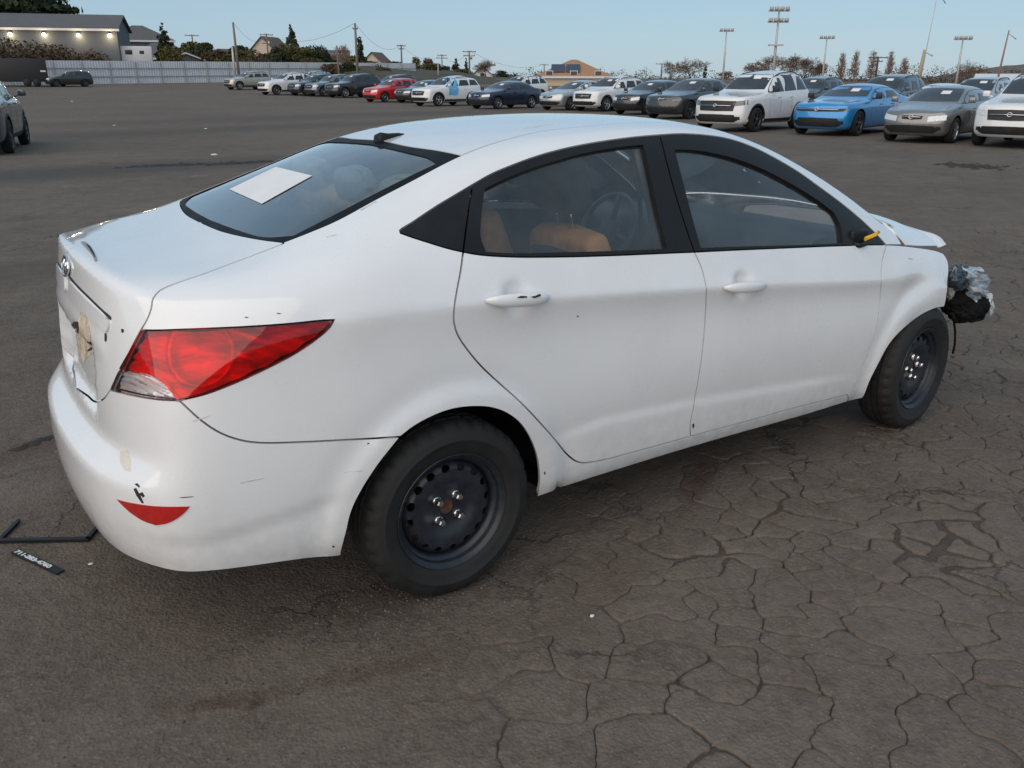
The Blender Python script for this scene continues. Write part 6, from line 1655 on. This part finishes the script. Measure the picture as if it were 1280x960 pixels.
bare('wide brown bare tree above the film-covered suv', 607, 75, 102, 160, 30)
broad('dark low tree right of the brown bare tree', 628, 88, 102, 190, 14, L_DARK, 800)
conifer('tiny dark conifer left of the tan roof', 645, 91, 103, 220, 9, n=500)
conifer('tiny dark conifer nearest the tan roof', 658, 92, 103, 220, 8, n=500)
broad('dense dark tree between the garage and the leaning pole', 256, 60, 90, 138, 30, L_DARK, 2200)
broad('olive tree just left of the leaning pole', 284, 66, 92, 128, 24, L_OLIVE, 1800)
broad('brown tree in front of the low cream house', 308, 74, 93, 124, 24, L_SCRUB, 1800)
broad('dark shrubby tree right of the cream gable house', 344, 66, 93, 130, 26, L_DARK, 2000)
broad('olive bushy tree left of the white gable house', 396, 74, 95, 130, 24, L_OLIVE, 1800)
broad('brown bushy tree below the pale house', 415, 80, 96, 125, 26, L_SCRUB, 1800)
broad('dark bushy tree left of the tallest utility pole', 440, 78, 97, 128, 22, L_DARK, 1700)
broad('brown tree between tallest pole and cream low house', 476, 84, 98, 130, 20, L_SCRUB, 1400)
broad('brown tree right of the cream low house', 508, 86, 99, 150, 18, L_BROWN, 1300)
broad('olive tree left of the wide brown bare tree', 578, 86, 101, 165, 22, L_OLIVE, 1300)
broad('brown low tree just left of the tan building', 672, 93, 103, 200, 16, L_SCRUB, 900)
for i, (u, vt, w, lm) in enumerate(((228, 64, 26, L_OLIVE), (248, 66, 26, L_SCRUB), (300, 62, 24, L_DARK), (316, 66, 26, L_OLIVE), (338, 72, 24, L_SCRUB), (360, 66, 30, L_DARK), (380, 64, 28, L_OLIVE), (404, 68, 24, L_DARK), (424, 74, 24, L_SCRUB), (448, 74, 22, L_OLIVE), (494, 82, 20, L_DARK), (540, 84, 18, L_OLIVE))):
    broad('%s tree in the left skyline belt, %s from the left' % ({id(L_OLIVE): 'olive', id(L_SCRUB): 'brown', id(L_DARK): 'dark green'}[id(lm)], ('first', 'second', 'third', 'fourth', 'fifth', 'sixth', 'seventh', 'eighth', 'ninth', 'tenth', 'eleventh', 'last')[i]), u, vt-5, 94, 142+4*(i % 3), w*1.25, lm, 1900, group='trees of the left skyline belt')
# right side
bare('brown bare tree left of the thin palm-like tree', 838, 76, 104, 170, 34); bare('brown bare tree next to the palm-like tree', 862, 73, 104, 165, 36)
column('dark palm-like tree on the skyline', 880, 83, 104, 170, 5, L_DARK, 300)
bare('small brown bare tree below the left light mast', 905, 89, 105, 190, 26)
for i, (u, vt, w) in enumerate(((945, 76, 34), (965, 69, 40), (985, 68, 40), (1005, 72, 36), (1022, 79, 28))):
    bare('brown bare tree of the grove behind the big white suv, %s' % ('its left edge', 'left of its middle', 'in its middle', 'right of its middle', 'its right edge')[i], u, vt, 106, 150, w)
for i, (u, vt) in enumerate(((1049, 62), (1066, 59), (1087, 59), (1109, 60), (1127, 69))):
    column('pale bare poplar, %s of the five in a line' % ('leftmost', 'second', 'middle', 'fourth', 'rightmost')[i], u, vt, 107, 170, 11 if i != 2 else 14, None, bare=True)
bare('brown bare tree in front of the far hill', 1207, 76, 110, 180, 34)
rng = rng_(); cs = []; rs = []
b0 = far(900, 104, 185)
for u in np.arange(470, 1420, 5.5):
    D = rng.uniform(185, 205); p = far(u, 98, D); h = rng.uniform(.8, 2.4)*(1.0 if u < 900 else 1.25); p.z = h*.6; cs.append(p-b0*0); rs.append((rng.uniform(1.2, 2.4), rng.uniform(1.2, 2.4), h))
V, F = leaves(rng, [tuple(c) for c in cs], rs, 30000, .15); me = bpy.data.meshes.new('far_wood'); me.from_pydata(V.tolist(), [], F.tolist())
tag(link('far_wood', me, L_SCRUB), 'low brown-green tree belt along the horizon behind the parked cars', None, None, 'stuff')
rng = rng_(); cs = []; rs = []
for u in np.arange(-60, 470, 5):
    D = rng.uniform(107, 117)+max(0, u)*.085; p = far(u, 90, D); vt = np.interp(u, [-60, 0, 60, 125, 150, 200, 300, 470], [48, 47, 55, 62, 76, 79, 84, 90])+rng.uniform(-2, 5); z = far(u, vt, D).z
    cs.append((p.x, p.y, z*.52)); rs.append((rng.uniform(1, 1.9), rng.uniform(1, 1.9), z*.5))
V, F = leaves(rng, cs, rs, 30000, .17); me = bpy.data.meshes.new('scrub'); me.from_pydata(V.tolist(), [], F.tolist())
tag(link('scrub', me, L_SCRUB), 'brown scrub growing along the back of the white fence', None, None, 'stuff')
# --- white fence
def fence():
    root = empty('perimeter_fence', far(140, 100, 95)); root.location.z = 0; o0 = Vector(root.location)
    t = NT('fence_sheet'); co = t.obj(); w = t.n('TexWave'); w.inputs['Scale'].default_value = .9
    m_ = simple('fence_sheet', (.50, .52, .55), .55, var=.10, scale=.6); mp = simple('fence_post', (.30, .32, .35), .6, var=.1)
    A = far(-95, 100, 101); B = far(520, 99, 140); A.z = lot_z(A.y)-.1; B.z = lot_z(B.y)-.1; d = (B-A); L = d.length; d.normalize(); nrm = Vector((-d.y, d.x, 0)).normalized(); n = int(L/3.0); H = 2.45
    M = Matrix.Translation(A-o0) @ Matrix((d, nrm, d.cross(nrm))).transposed().to_4x4()
    st = L/n
    # one corrugated sheet, shared
    vs = []; k = 40
    for i in range(k+1):
        x = st*i/k; y = .02*(1 if (i // 2) % 2 else -1); vs += [(x, y+.02, .05), (x, y+.02, H)]
    pm_ = bpy.data.meshes.new('fence_panel'); pm_.from_pydata(vs, [], [(2*i, 2*i+2, 2*i+3, 2*i+1) for i in range(k)]); pm_.materials.append(m_)
    post = MB().box((-.05, -.13, 0), (.05, -.03, H-.1)).mesh('post'); post.materials.append(mp)
    rail = MB().box((.05, -.10, -.04), (st-.05, -.03, .04)).mesh('rail'); rail.materials.append(mp)
    q = M.to_quaternion()
    for i in range(n):
        a = M @ Vector((st*i, 0, 0))
        for nm, me, z in (('fence_panel', pm_, 0), ('post', post, 0), ('rail', rail, .85), ('rail', rail, 1.7)):
            o = bpy.data.objects.new(nm, me); COL.objects.link(o); o.parent = root; o.location = a+Vector((0, 0, z)); o.rotation_mode = 'QUATERNION'; o.rotation_quaternion = q
    tag(root, 'long white corrugated fence with posts and rails closing the lot', 'fence')
fence()
# --- buildings
M_WALLG = simple('grey_siding', (.095, .105, .118), .75, var=.06); M_ROOFG = simple('grey_shingles', (.10, .10, .105), .9, var=.15, scale=3); M_WHT = simple('white_trim', (.62, .62, .62), .6, var=.05)
M_WIN = simple('far_window', (.03, .035, .04), .12, var=.2); M_CRM = simple('cream_stucco', (.52, .42, .30), .85, var=.06); M_PNK = simple('pale_stucco', (.55, .46, .38), .85, var=.06); M_BRR = simple('brown_roof', (.12, .085, .07), .9, var=.15, scale=3); M_TANR = simple('tan_tiles', (.34, .19, .10), .85, var=.15, scale=3)
def house(name, label, u, v_eave, v_base, D, width, depth, roofh, wallm, roofm, yaw=0.0, hip=0.0, wins=2, trim=True, cat='house', ext=None, gable_front=False):
    """a house with wall, roof, door, windows; its front faces the lot"""
    b = far(u, v_base, D); ze = far(u, v_eave, D).z; h = ze-b.z
    root = empty(name, (b.x, b.y, b.z)); az = azim(u)+math.pi/2+yaw; root.rotation_euler = (0, 0, az+math.pi); tag(root, label, cat, 'buildings beyond the fence')
    # local: x along the front, -y towards the camera? front is at y = 0, body behind at +y... mirrored by the rotation
    w = width/2; mb = MB(); mb.box((-w, 0, -2.5), (w, depth, h))
    if not hip and gable_front: mb.add([(-w, 0, h), (w, 0, h), (0, 0, h+roofh), (-w, depth, h), (w, depth, h), (0, depth, h+roofh)], [(0, 1, 2), (5, 4, 3)])
    elif not hip: mb.add([(-w, 0, h), (-w, depth, h), (-w, depth/2, h+roofh), (w, 0, h), (w, depth, h), (w, depth/2, h+roofh)], [(2, 1, 0), (3, 4, 5)])
    mb.build('wall', wallm, root)
    mb = MB(); e = .35
    if hip:
        r = max(0, w-depth/2*hip); vs = [(-w-e, -e, h), (w+e, -e, h), (w+e, depth+e, h), (-w-e, depth+e, h), (-r, depth/2, h+roofh), (r, depth/2, h+roofh)]
        mb.add(vs+[(x, y, z-.15) for x, y, z in vs[:4]], [(0,1,5,4),(1,2,5),(2,3,4,5),(3,0,4),(6,7,1,0),(7,8,2,1),(8,9,3,2),(9,6,0,3),(9,8,7,6)])
    elif gable_front:
        for s_ in (-1, 1): mb.add([(0, -e, h+roofh), (0, depth+e, h+roofh), (s_*(w+e), depth+e, h-e*roofh/w), (s_*(w+e), -e, h-e*roofh/w), (0, -e, h+roofh+.18), (0, depth+e, h+roofh+.18), (s_*(w+e), depth+e, h-e*roofh/w+.18), (s_*(w+e), -e, h-e*roofh/w+.18)], [(0,1,2,3),(7,6,5,4),(0,3,7,4),(3,2,6,7),(2,1,5,6)])
    else:
        for a, b2 in ((-e, depth/2), (depth+e, depth/2)):
            zl = h-.1; mb.add([(-w-e, a, zl), (w+e, a, zl), (w+e, b2, h+roofh), (-w-e, b2, h+roofh), (-w-e, a, zl+.18), (w+e, a, zl+.18), (w+e, b2, h+roofh+.18), (-w-e, b2, h+roofh+.18)], [(0,1,2,3),(7,6,5,4),(0,4,5,1),(0,3,7,4),(1,5,6,2)])
    rf_ = mb.build('roof', roofm, root)
    if trim: MB().box((-w-e-.02, -e-.06, h-.28), (w+e+.02, -e-.005, h-.02)).build('fascia', M_WHT, root) if not gable_front else None
    for i in range(wins):
        x = -w+width*(i+.5)/max(1, wins); wi = MB().box((x-.5, -.05, h*.45), (x+.5, -.02, h*.45+1.1)).build('window', M_WHT, root); MB().box((x-.42, -.075, h*.45+.08), (x+.42, -.052, h*.45+1.02)).build('pane', M_WIN, wi)
    return root, w, h
lit, lw, lh = house('lit_building', 'long grey building with four glowing wall lamps under the eave', 37, 34.5, 78, 122, 20.0, 9, 1.6, M_WALLG, M_ROOFG, yaw=R(-14), wins=0)
LC_ = simple('lamp_housing', (.2, .2, .2), .5)
te = bpy.data.materials.new('lamp_glow'); te.use_nodes = True; te.node_tree.nodes.clear(); _o = te.node_tree.nodes.new('ShaderNodeOutputMaterial'); _e = te.node_tree.nodes.new('ShaderNodeEmission'); _e.inputs[0].default_value = (1, .80, .45, 1); _e.inputs[1].default_value = 22; te.node_tree.links.new(_e.outputs[0], _o.inputs[0])
def wall_lamp(root, x, z, energy, label, r=.20):
    bpy.context.view_layer.update(); mw = root.matrix_world
    t = empty('wall_lamp', mw @ Vector((x, -.10, z)), root.rotation_euler.z); tag(t, label, 'lamp', 'lit wall lamps')
    MB().box((-.16, -.12, .10), (.16, .09, .22)).build('lamp_housing', LC_, t)
    bm = bmesh.new(); bmesh.ops.create_icosphere(bm, subdivisions=2, radius=r)
    for v in bm.verts: v.co.z *= .8; v.co.y = v.co.y*.6-.15
    me = bpy.data.meshes.new('bulb'); bm.to_mesh(me); bm.free(); link('bulb', me, te, t)
    l = bpy.data.lights.new('lamp_light', 'POINT'); l.energy = energy; l.color = (1, .80, .5); l.shadow_soft_size = .15; lo = bpy.data.objects.new('lamp_light', l); COL.objects.link(lo); lo.parent = t; lo.location = (0, -.75, -.30)
for x, nm in ((-1.5, 'leftmost'), (2.1, 'second'), (5.8, 'third'), (9.2, 'rightmost')):
    wall_lamp(lit, -x if False else x, lh-.75, 42, 'glowing wall lamp on the long grey building, %s of four' % nm)
house('grey_house', 'grey hip-roofed house right of the lamplit building', 178, 50, 80, 150, 9.5, 8, 2.2, M_WALLG, M_ROOFG, wins=2, hip=1.0)
house('grey_house', 'low grey house wing with dark roof beside the garage', 206, 72, 88, 138, 7.5, 6, 2.0, M_WALLG, M_ROOFG, wins=1, hip=.8)
gar, gw, gh_ = house('garage', 'small grey garage with white gable trim and one lit lamp', 235, 77, 90, 132, 5.2, 6, 1.0, M_WALLG, M_WHT, wins=0, gable_front=True, cat='garage')
wall_lamp(gar, -2.2, gh_-.5, 22, 'glowing wall lamp on the small grey garage', .15)
house('cream_house', 'tall cream gable house behind the leaning pole', 331, 61, 92, 175, 4.2, 7, 2.0, M_PNK, M_BRR, yaw=R(-25), wins=2, gable_front=True)
house('cream_house', 'low cream house behind the leaning pole, half hidden by trees', 302, 73, 92, 165, 5, 6, 1.4, M_CRM, M_BRR, yaw=R(20), wins=2)
house('pale_house', 'white gable house left of the grey bare tree', 408, 78, 95, 172, 4.6, 6, 1.7, M_WHT, M_BRR, yaw=R(30), wins=1, gable_front=True)
house('pale_house', 'pale house high behind the round dark tree', 420, 73, 92, 205, 6, 6, 1.6, M_PNK, M_ROOFG, wins=2)
house('pale_house', 'pale gable house right of the slim cypress', 466, 79, 96, 190, 4.4, 6, 2.0, M_PNK, M_BRR, yaw=R(-20), wins=2, gable_front=True)
house('cream_house', 'cream low house above the red hatchback', 492, 89, 98, 165, 7, 6, 1.2, M_CRM, M_BRR, wins=3)
house('pale_house', 'pale flat house left of the yellow-green columnar tree', 473, 88, 98, 145, 5, 6, .8, M_WHT, M_BRR, wins=2)
house('pale_house', 'tiny white gable house right of the twin-arm pole', 603, 95, 101, 180, 4.2, 6, 1.9, M_WHT, M_BRR, wins=1, gable_front=True)
house('pale_house', 'pale house glimpsed beside the brown-green skyline trees', 545, 92, 100, 175, 5, 6, 1.0, M_PNK, M_BRR, wins=2)
tan, tw_, th_ = house('tan_building', 'wide tan building with pyramid roof and dark solar panels', 717, 95, 103, 120, 9.6, 9.6, 2.1, M_CRM, M_TANR, hip=.92, wins=3, cat='building')
for x0 in (-3.0, -1.0):   # dark panels lying on the front slope
    sl_ = 2.1/4.8; mb = MB(); a = .9; b2 = 3.0
    mb.add([(x0, a-.35, th_+a*sl_+.10-.02), (x0+1.8, a-.35, th_+a*sl_+.10-.02), (x0+1.8, b2-.35, th_+b2*sl_+.10), (x0, b2-.35, th_+b2*sl_+.10)]+[(x0, a-.35, th_+a*sl_+.16), (x0+1.8, a-.35, th_+a*sl_+.16), (x0+1.8, b2-.35, th_+b2*sl_+.18), (x0, b2-.35, th_+b2*sl_+.18)], [(3,2,1,0),(4,5,6,7),(0,1,5,4),(1,2,6,5),(2,3,7,6),(3,0,4,7)])
    mb.build('solar_panel', simple('solar_panel', (.03, .035, .06), .2, var=.1), tan)
house('low_shed', 'pale low shed in front of the far hill', 1262, 101, 110, 150, 9, 8, .8, M_WHT, M_WHT, wins=2, cat='shed')
# white camper behind the fence
t = empty('camper', far(171, 82, 122), sc=(.74, .74, .74)); t.rotation_euler = (0, 0, azim(171)-math.pi/2+R(4)); tag(t, 'white camper trailer parked behind the fence', 'camper')
mb = MB(); mb.bbox((-2.6, -1.1, .5), (2.6, 1.1, 3.0), .25); mb.build('body', M_WHT, t); mb = MB(); mb.bbox((-1.6, -1.14, 1.7), (-.5, -1.09, 2.4), .02); mb.build('window', M_WIN, t); mb = MB(); mb.bbox((.6, -1.14, 1.8), (1.3, -1.09, 2.3), .02); mb.build('window', M_WIN, t)
# --- dark box trailer and dark car in front of the fence
t = empty('box_trailer', ground_at(31, 108.5)); t.rotation_euler = (0, 0, azim(31)-math.pi/2); tag(t, 'black box trailer standing by the white fence', 'trailer')
mb = MB(); mb.bbox((-2.3, 0, .45), (2.15, 2.2, 2.55), .05); mb.build('box', M_BLACKP, t)
for x in (.3, 1.1): MB().lathe([(.0, -.1), (.34, -.1), (.36, -.05), (.36, .05), (.34, .1), (.0, .1)], 18, Matrix.Translation((x, -.05, .36)) @ Matrix.Rotation(math.pi/2, 4, 'X')).build('wheel', M_RUB, t)
mb = MB(); mb.tube([(2.15, 1.1, .5), (3.4, 1.1, .5)], .06, 6); mb.build('drawbar', M_BLACKP, t)
mb = MB(); mb.box((1.55, -.02, 1.35), (2.0, -.003, 1.5)); mb.build('marker_plate', M_WHT, t)
g_ = ground_at(93, 108.0)
park(dict(HATCH, roof=1.5), 'black covered car standing by the white fence', 'parked_hatchback', (g_.x+.8, g_.y-1.0, g_.z), azim(100)+math.pi/2+R(8), P_BLACK, 'cars standing apart on the left', 1.0, rim='dark', detail=False, sticker=False)
t = empty('flat_trailer', ground_at(72, 108.2)); t.rotation_euler = (0, 0, azim(72)-math.pi/2); tag(t, 'low dark flat trailer between box trailer and covered car', 'trailer')
mb = MB(); mb.bbox((-1.6, 0, .45), (1.6, 1.8, .85), .04); mb.build('bed', M_BLACKP, t)
for x in (-.4, .5): MB().lathe([(.0, -.09), (.28, -.09), (.3, 0), (.28, .09), (.0, .09)], 16, Matrix.Translation((x, -.04, .30)) @ Matrix.Rotation(math.pi/2, 4, 'X')).build('wheel', M_RUB, t)
# --- poles
M_POLE = simple('weathered_pole', (.17, .135, .11), .9, var=.2); M_GALV = simple('galvanised_pole', (.46, .45, .44), .5, .4, var=.1); M_WIRE = simple('wire', (.03, .03, .03), .6)
def pole(label, u, vt, vb, D, arms=((.94, 2.2),), r=.15, mat=None, lean=0.0, name='utility_pole', boxes=False):
    b = far(u, vb, D); b.z = min(b.z, 2.0); zt = far(u, vt, D).z; h = zt-b.z; t = empty(name, b); tag(t, label, 'pole', 'utility poles')
    t.rotation_euler = (0, 0, azim(u)-math.pi/2+.35); dx = lean*h
    MB().tube([(0, 0, -1), (dx*.5, 0, h*.5), (dx, 0, h)], [r*1.15, r, r*.75], 8).build('post', mat or M_POLE, t); tips = []
    for (f_, w_) in arms:
        a = MB(); a.box((dx*f_-w_/2, -.05, h*f_-.06), (dx*f_+w_/2, .05, h*f_+.06)); a.build('crossarm', mat or M_POLE, t)
        for k in (-.45, -.15, .15, .45):
            MB().tube([(dx*f_+k*w_, 0, h*f_+.06), (dx*f_+k*w_, 0, h*f_+.22)], .05, 6).build('insulator', M_GALV, t)
    if boxes: MB().lathe([(.0, 0), (.22, 0), (.22, .7), (.0, .7)], 10, Matrix.Translation((dx*.8+.3, 0, h*.72))).build('transformer', M_GALV, t)
    return b+Vector((dx, 0, h))
P = []
pole('utility pole with one crossarm on the skyline behind the garage', 245, 43, 90, 180, ((.97, 2.6),))
P.append(pole('bare leaning pole above the champagne crossover', 299, 28, 98, 105, (), lean=-.015, r=.14))
pole('short pale pole beside the bare leaning pole', 294, 58, 98, 106, (), r=.13, mat=M_GALV)
P.append(pole('utility pole with three crossarms behind the cream gable house', 337, 42, 90, 170, ((.97, 2.4), (.86, 1.6), (.76, 1.8)), boxes=True))
pole('thin leaning pole left of the grey bare tree', 424, 57, 98, 115, ((.72, 1.3),), lean=-.02, r=.12)
P.append(pole('tallest utility pole above the black suv', 447.5, 29, 99, 108, ((.90, .6),), r=.16))
P.append(pole('utility pole above the red hatchback', 503, 56, 100, 150, ((.97, 1.5), (.88, .9)), r=.15))
P.append(pole('distant small pole left of the twin-arm pole', 553, 68, 101, 200, ((.96, 2.2), (.86, 2.6)), r=.14))
P.append(pole('utility pole with two wide crossarms above the film-covered suv', 587, 63.5, 102, 150, ((.97, 2.3), (.84, 2.0)), boxes=True))
pole('thin pale pole left of the twin-arm pole', 548, 78, 101, 130, (), r=.07, mat=M_GALV)
P.append(pole('small distant pole left of the tan building', 680, 80, 103, 230, ((.95, 2.4),), r=.14))
pole('small distant pole right of the tan building', 826, 79, 104, 190, ((.96, 2.6),), r=.15)
pole('dark utility pole between the bare poplars', 1093, 71, 107, 140, ((.97, 2.6), (.84, 1.4)), r=.16, mat=simple('dark_pole', (.05, .045, .04), .9))
for i in range(len(P)-1):      # sagging wires from pole to pole
    a, b = P[i], P[i+1]; w = [a.lerp(b, k/8)-Vector((0, 0, 4*1.6*(k/8)*(1-k/8))) for k in range(9)]
    tag(MB().tube(w, .016, 4).build('power_line', M_WIRE), 'thin power line between skyline poles, span %s from the left' % ('first', 'second', 'third', 'fourth', 'fifth', 'sixth', 'seventh')[i], 'wire', 'power lines')
def mast(label, u, vt, vb, D, w, lamps, tiers=1):
    b = far(u, vb, D); b.z = 0; h = far(u, vt, D).z; t = empty('light_mast', b); tag(t, label, 'light mast', 'floodlight masts'); t.rotation_euler = (0, 0, azim(u)-math.pi/2+.2)
    MB().tube([(0, 0, -.5), (0, 0, h*.55), (0, 0, h)], [.13, .10, .06], 8).build('post', M_GALV, t)
    for k in range(tiers):
        z = h-.1-k*.8; MB().box((-w/2, -.05, z-.05), (w/2, .05, z+.05)).build('crossbar', M_GALV, t)
        for i in range(lamps):
            x = -w/2+w*(i+.5)/lamps; m2 = MB(); m2.bbox((x-.15, -.30, z+.04), (x+.15, -.02, z+.30), .05); m2.build('floodlight', simple('floodlight_case', (.40, .39, .38), .45, .3) if i == 0 and k == 0 else bpy.data.materials['floodlight_case'], t)
    if tiers > 1: MB().box((-.55, -.3, h-2.6), (.55, .3, h-2.5)).build('platform', M_GALV, t)
mast('tallest floodlight mast behind the big white suv', 965, 12, 106, 75, 1.6, 4, 2)
mast('floodlight mast left of the tallest one', 903, 38, 105, 110, 1.7, 4, 1)
mast('floodlight mast above the bright blue sedan', 1027, 47, 106, 110, 1.7, 4, 1)
mast('floodlight mast above the warm grey sedan', 1194, 48, 109, 95, 1.6, 4, 1)
def spar(label, u, vt, vb, D, r, mat, lean, name='mast_pole'):
    b = far(u, vb, D); b.z = 0; h = far(u, vt, D).z; t = empty(name, b); tag(t, label, 'pole', 'thin poles on the right'); t.rotation_euler = (0, 0, azim(u)-math.pi/2)
    MB().tube([(0, 0, -.5), (lean*h*.5, 0, h*.5), (lean*h, 0, h)], [r, r*.8, r*.5], 7).build('post', mat, t)
    MB().tube([(lean*h*.96, 0, h*.95), (lean*h*.96+.5, 0, h*.9), (lean*h+.8, 0, h*.86)], .05, 5).build('bracket', M_GALV, t)
spar('beige leaning pole right of the bare poplars', 1145, 62, 108, 95, .20, simple('beige_pole', (.38, .29, .21), .8), .06)
spar('very thin tall white mast above the second row', 1148, -14, 108, 100, .05, M_GALV, .05)
spar('reddish thin mast near the right edge', 1244, 38, 110, 110, .12, simple('red_mast', (.28, .15, .12), .8), .05)
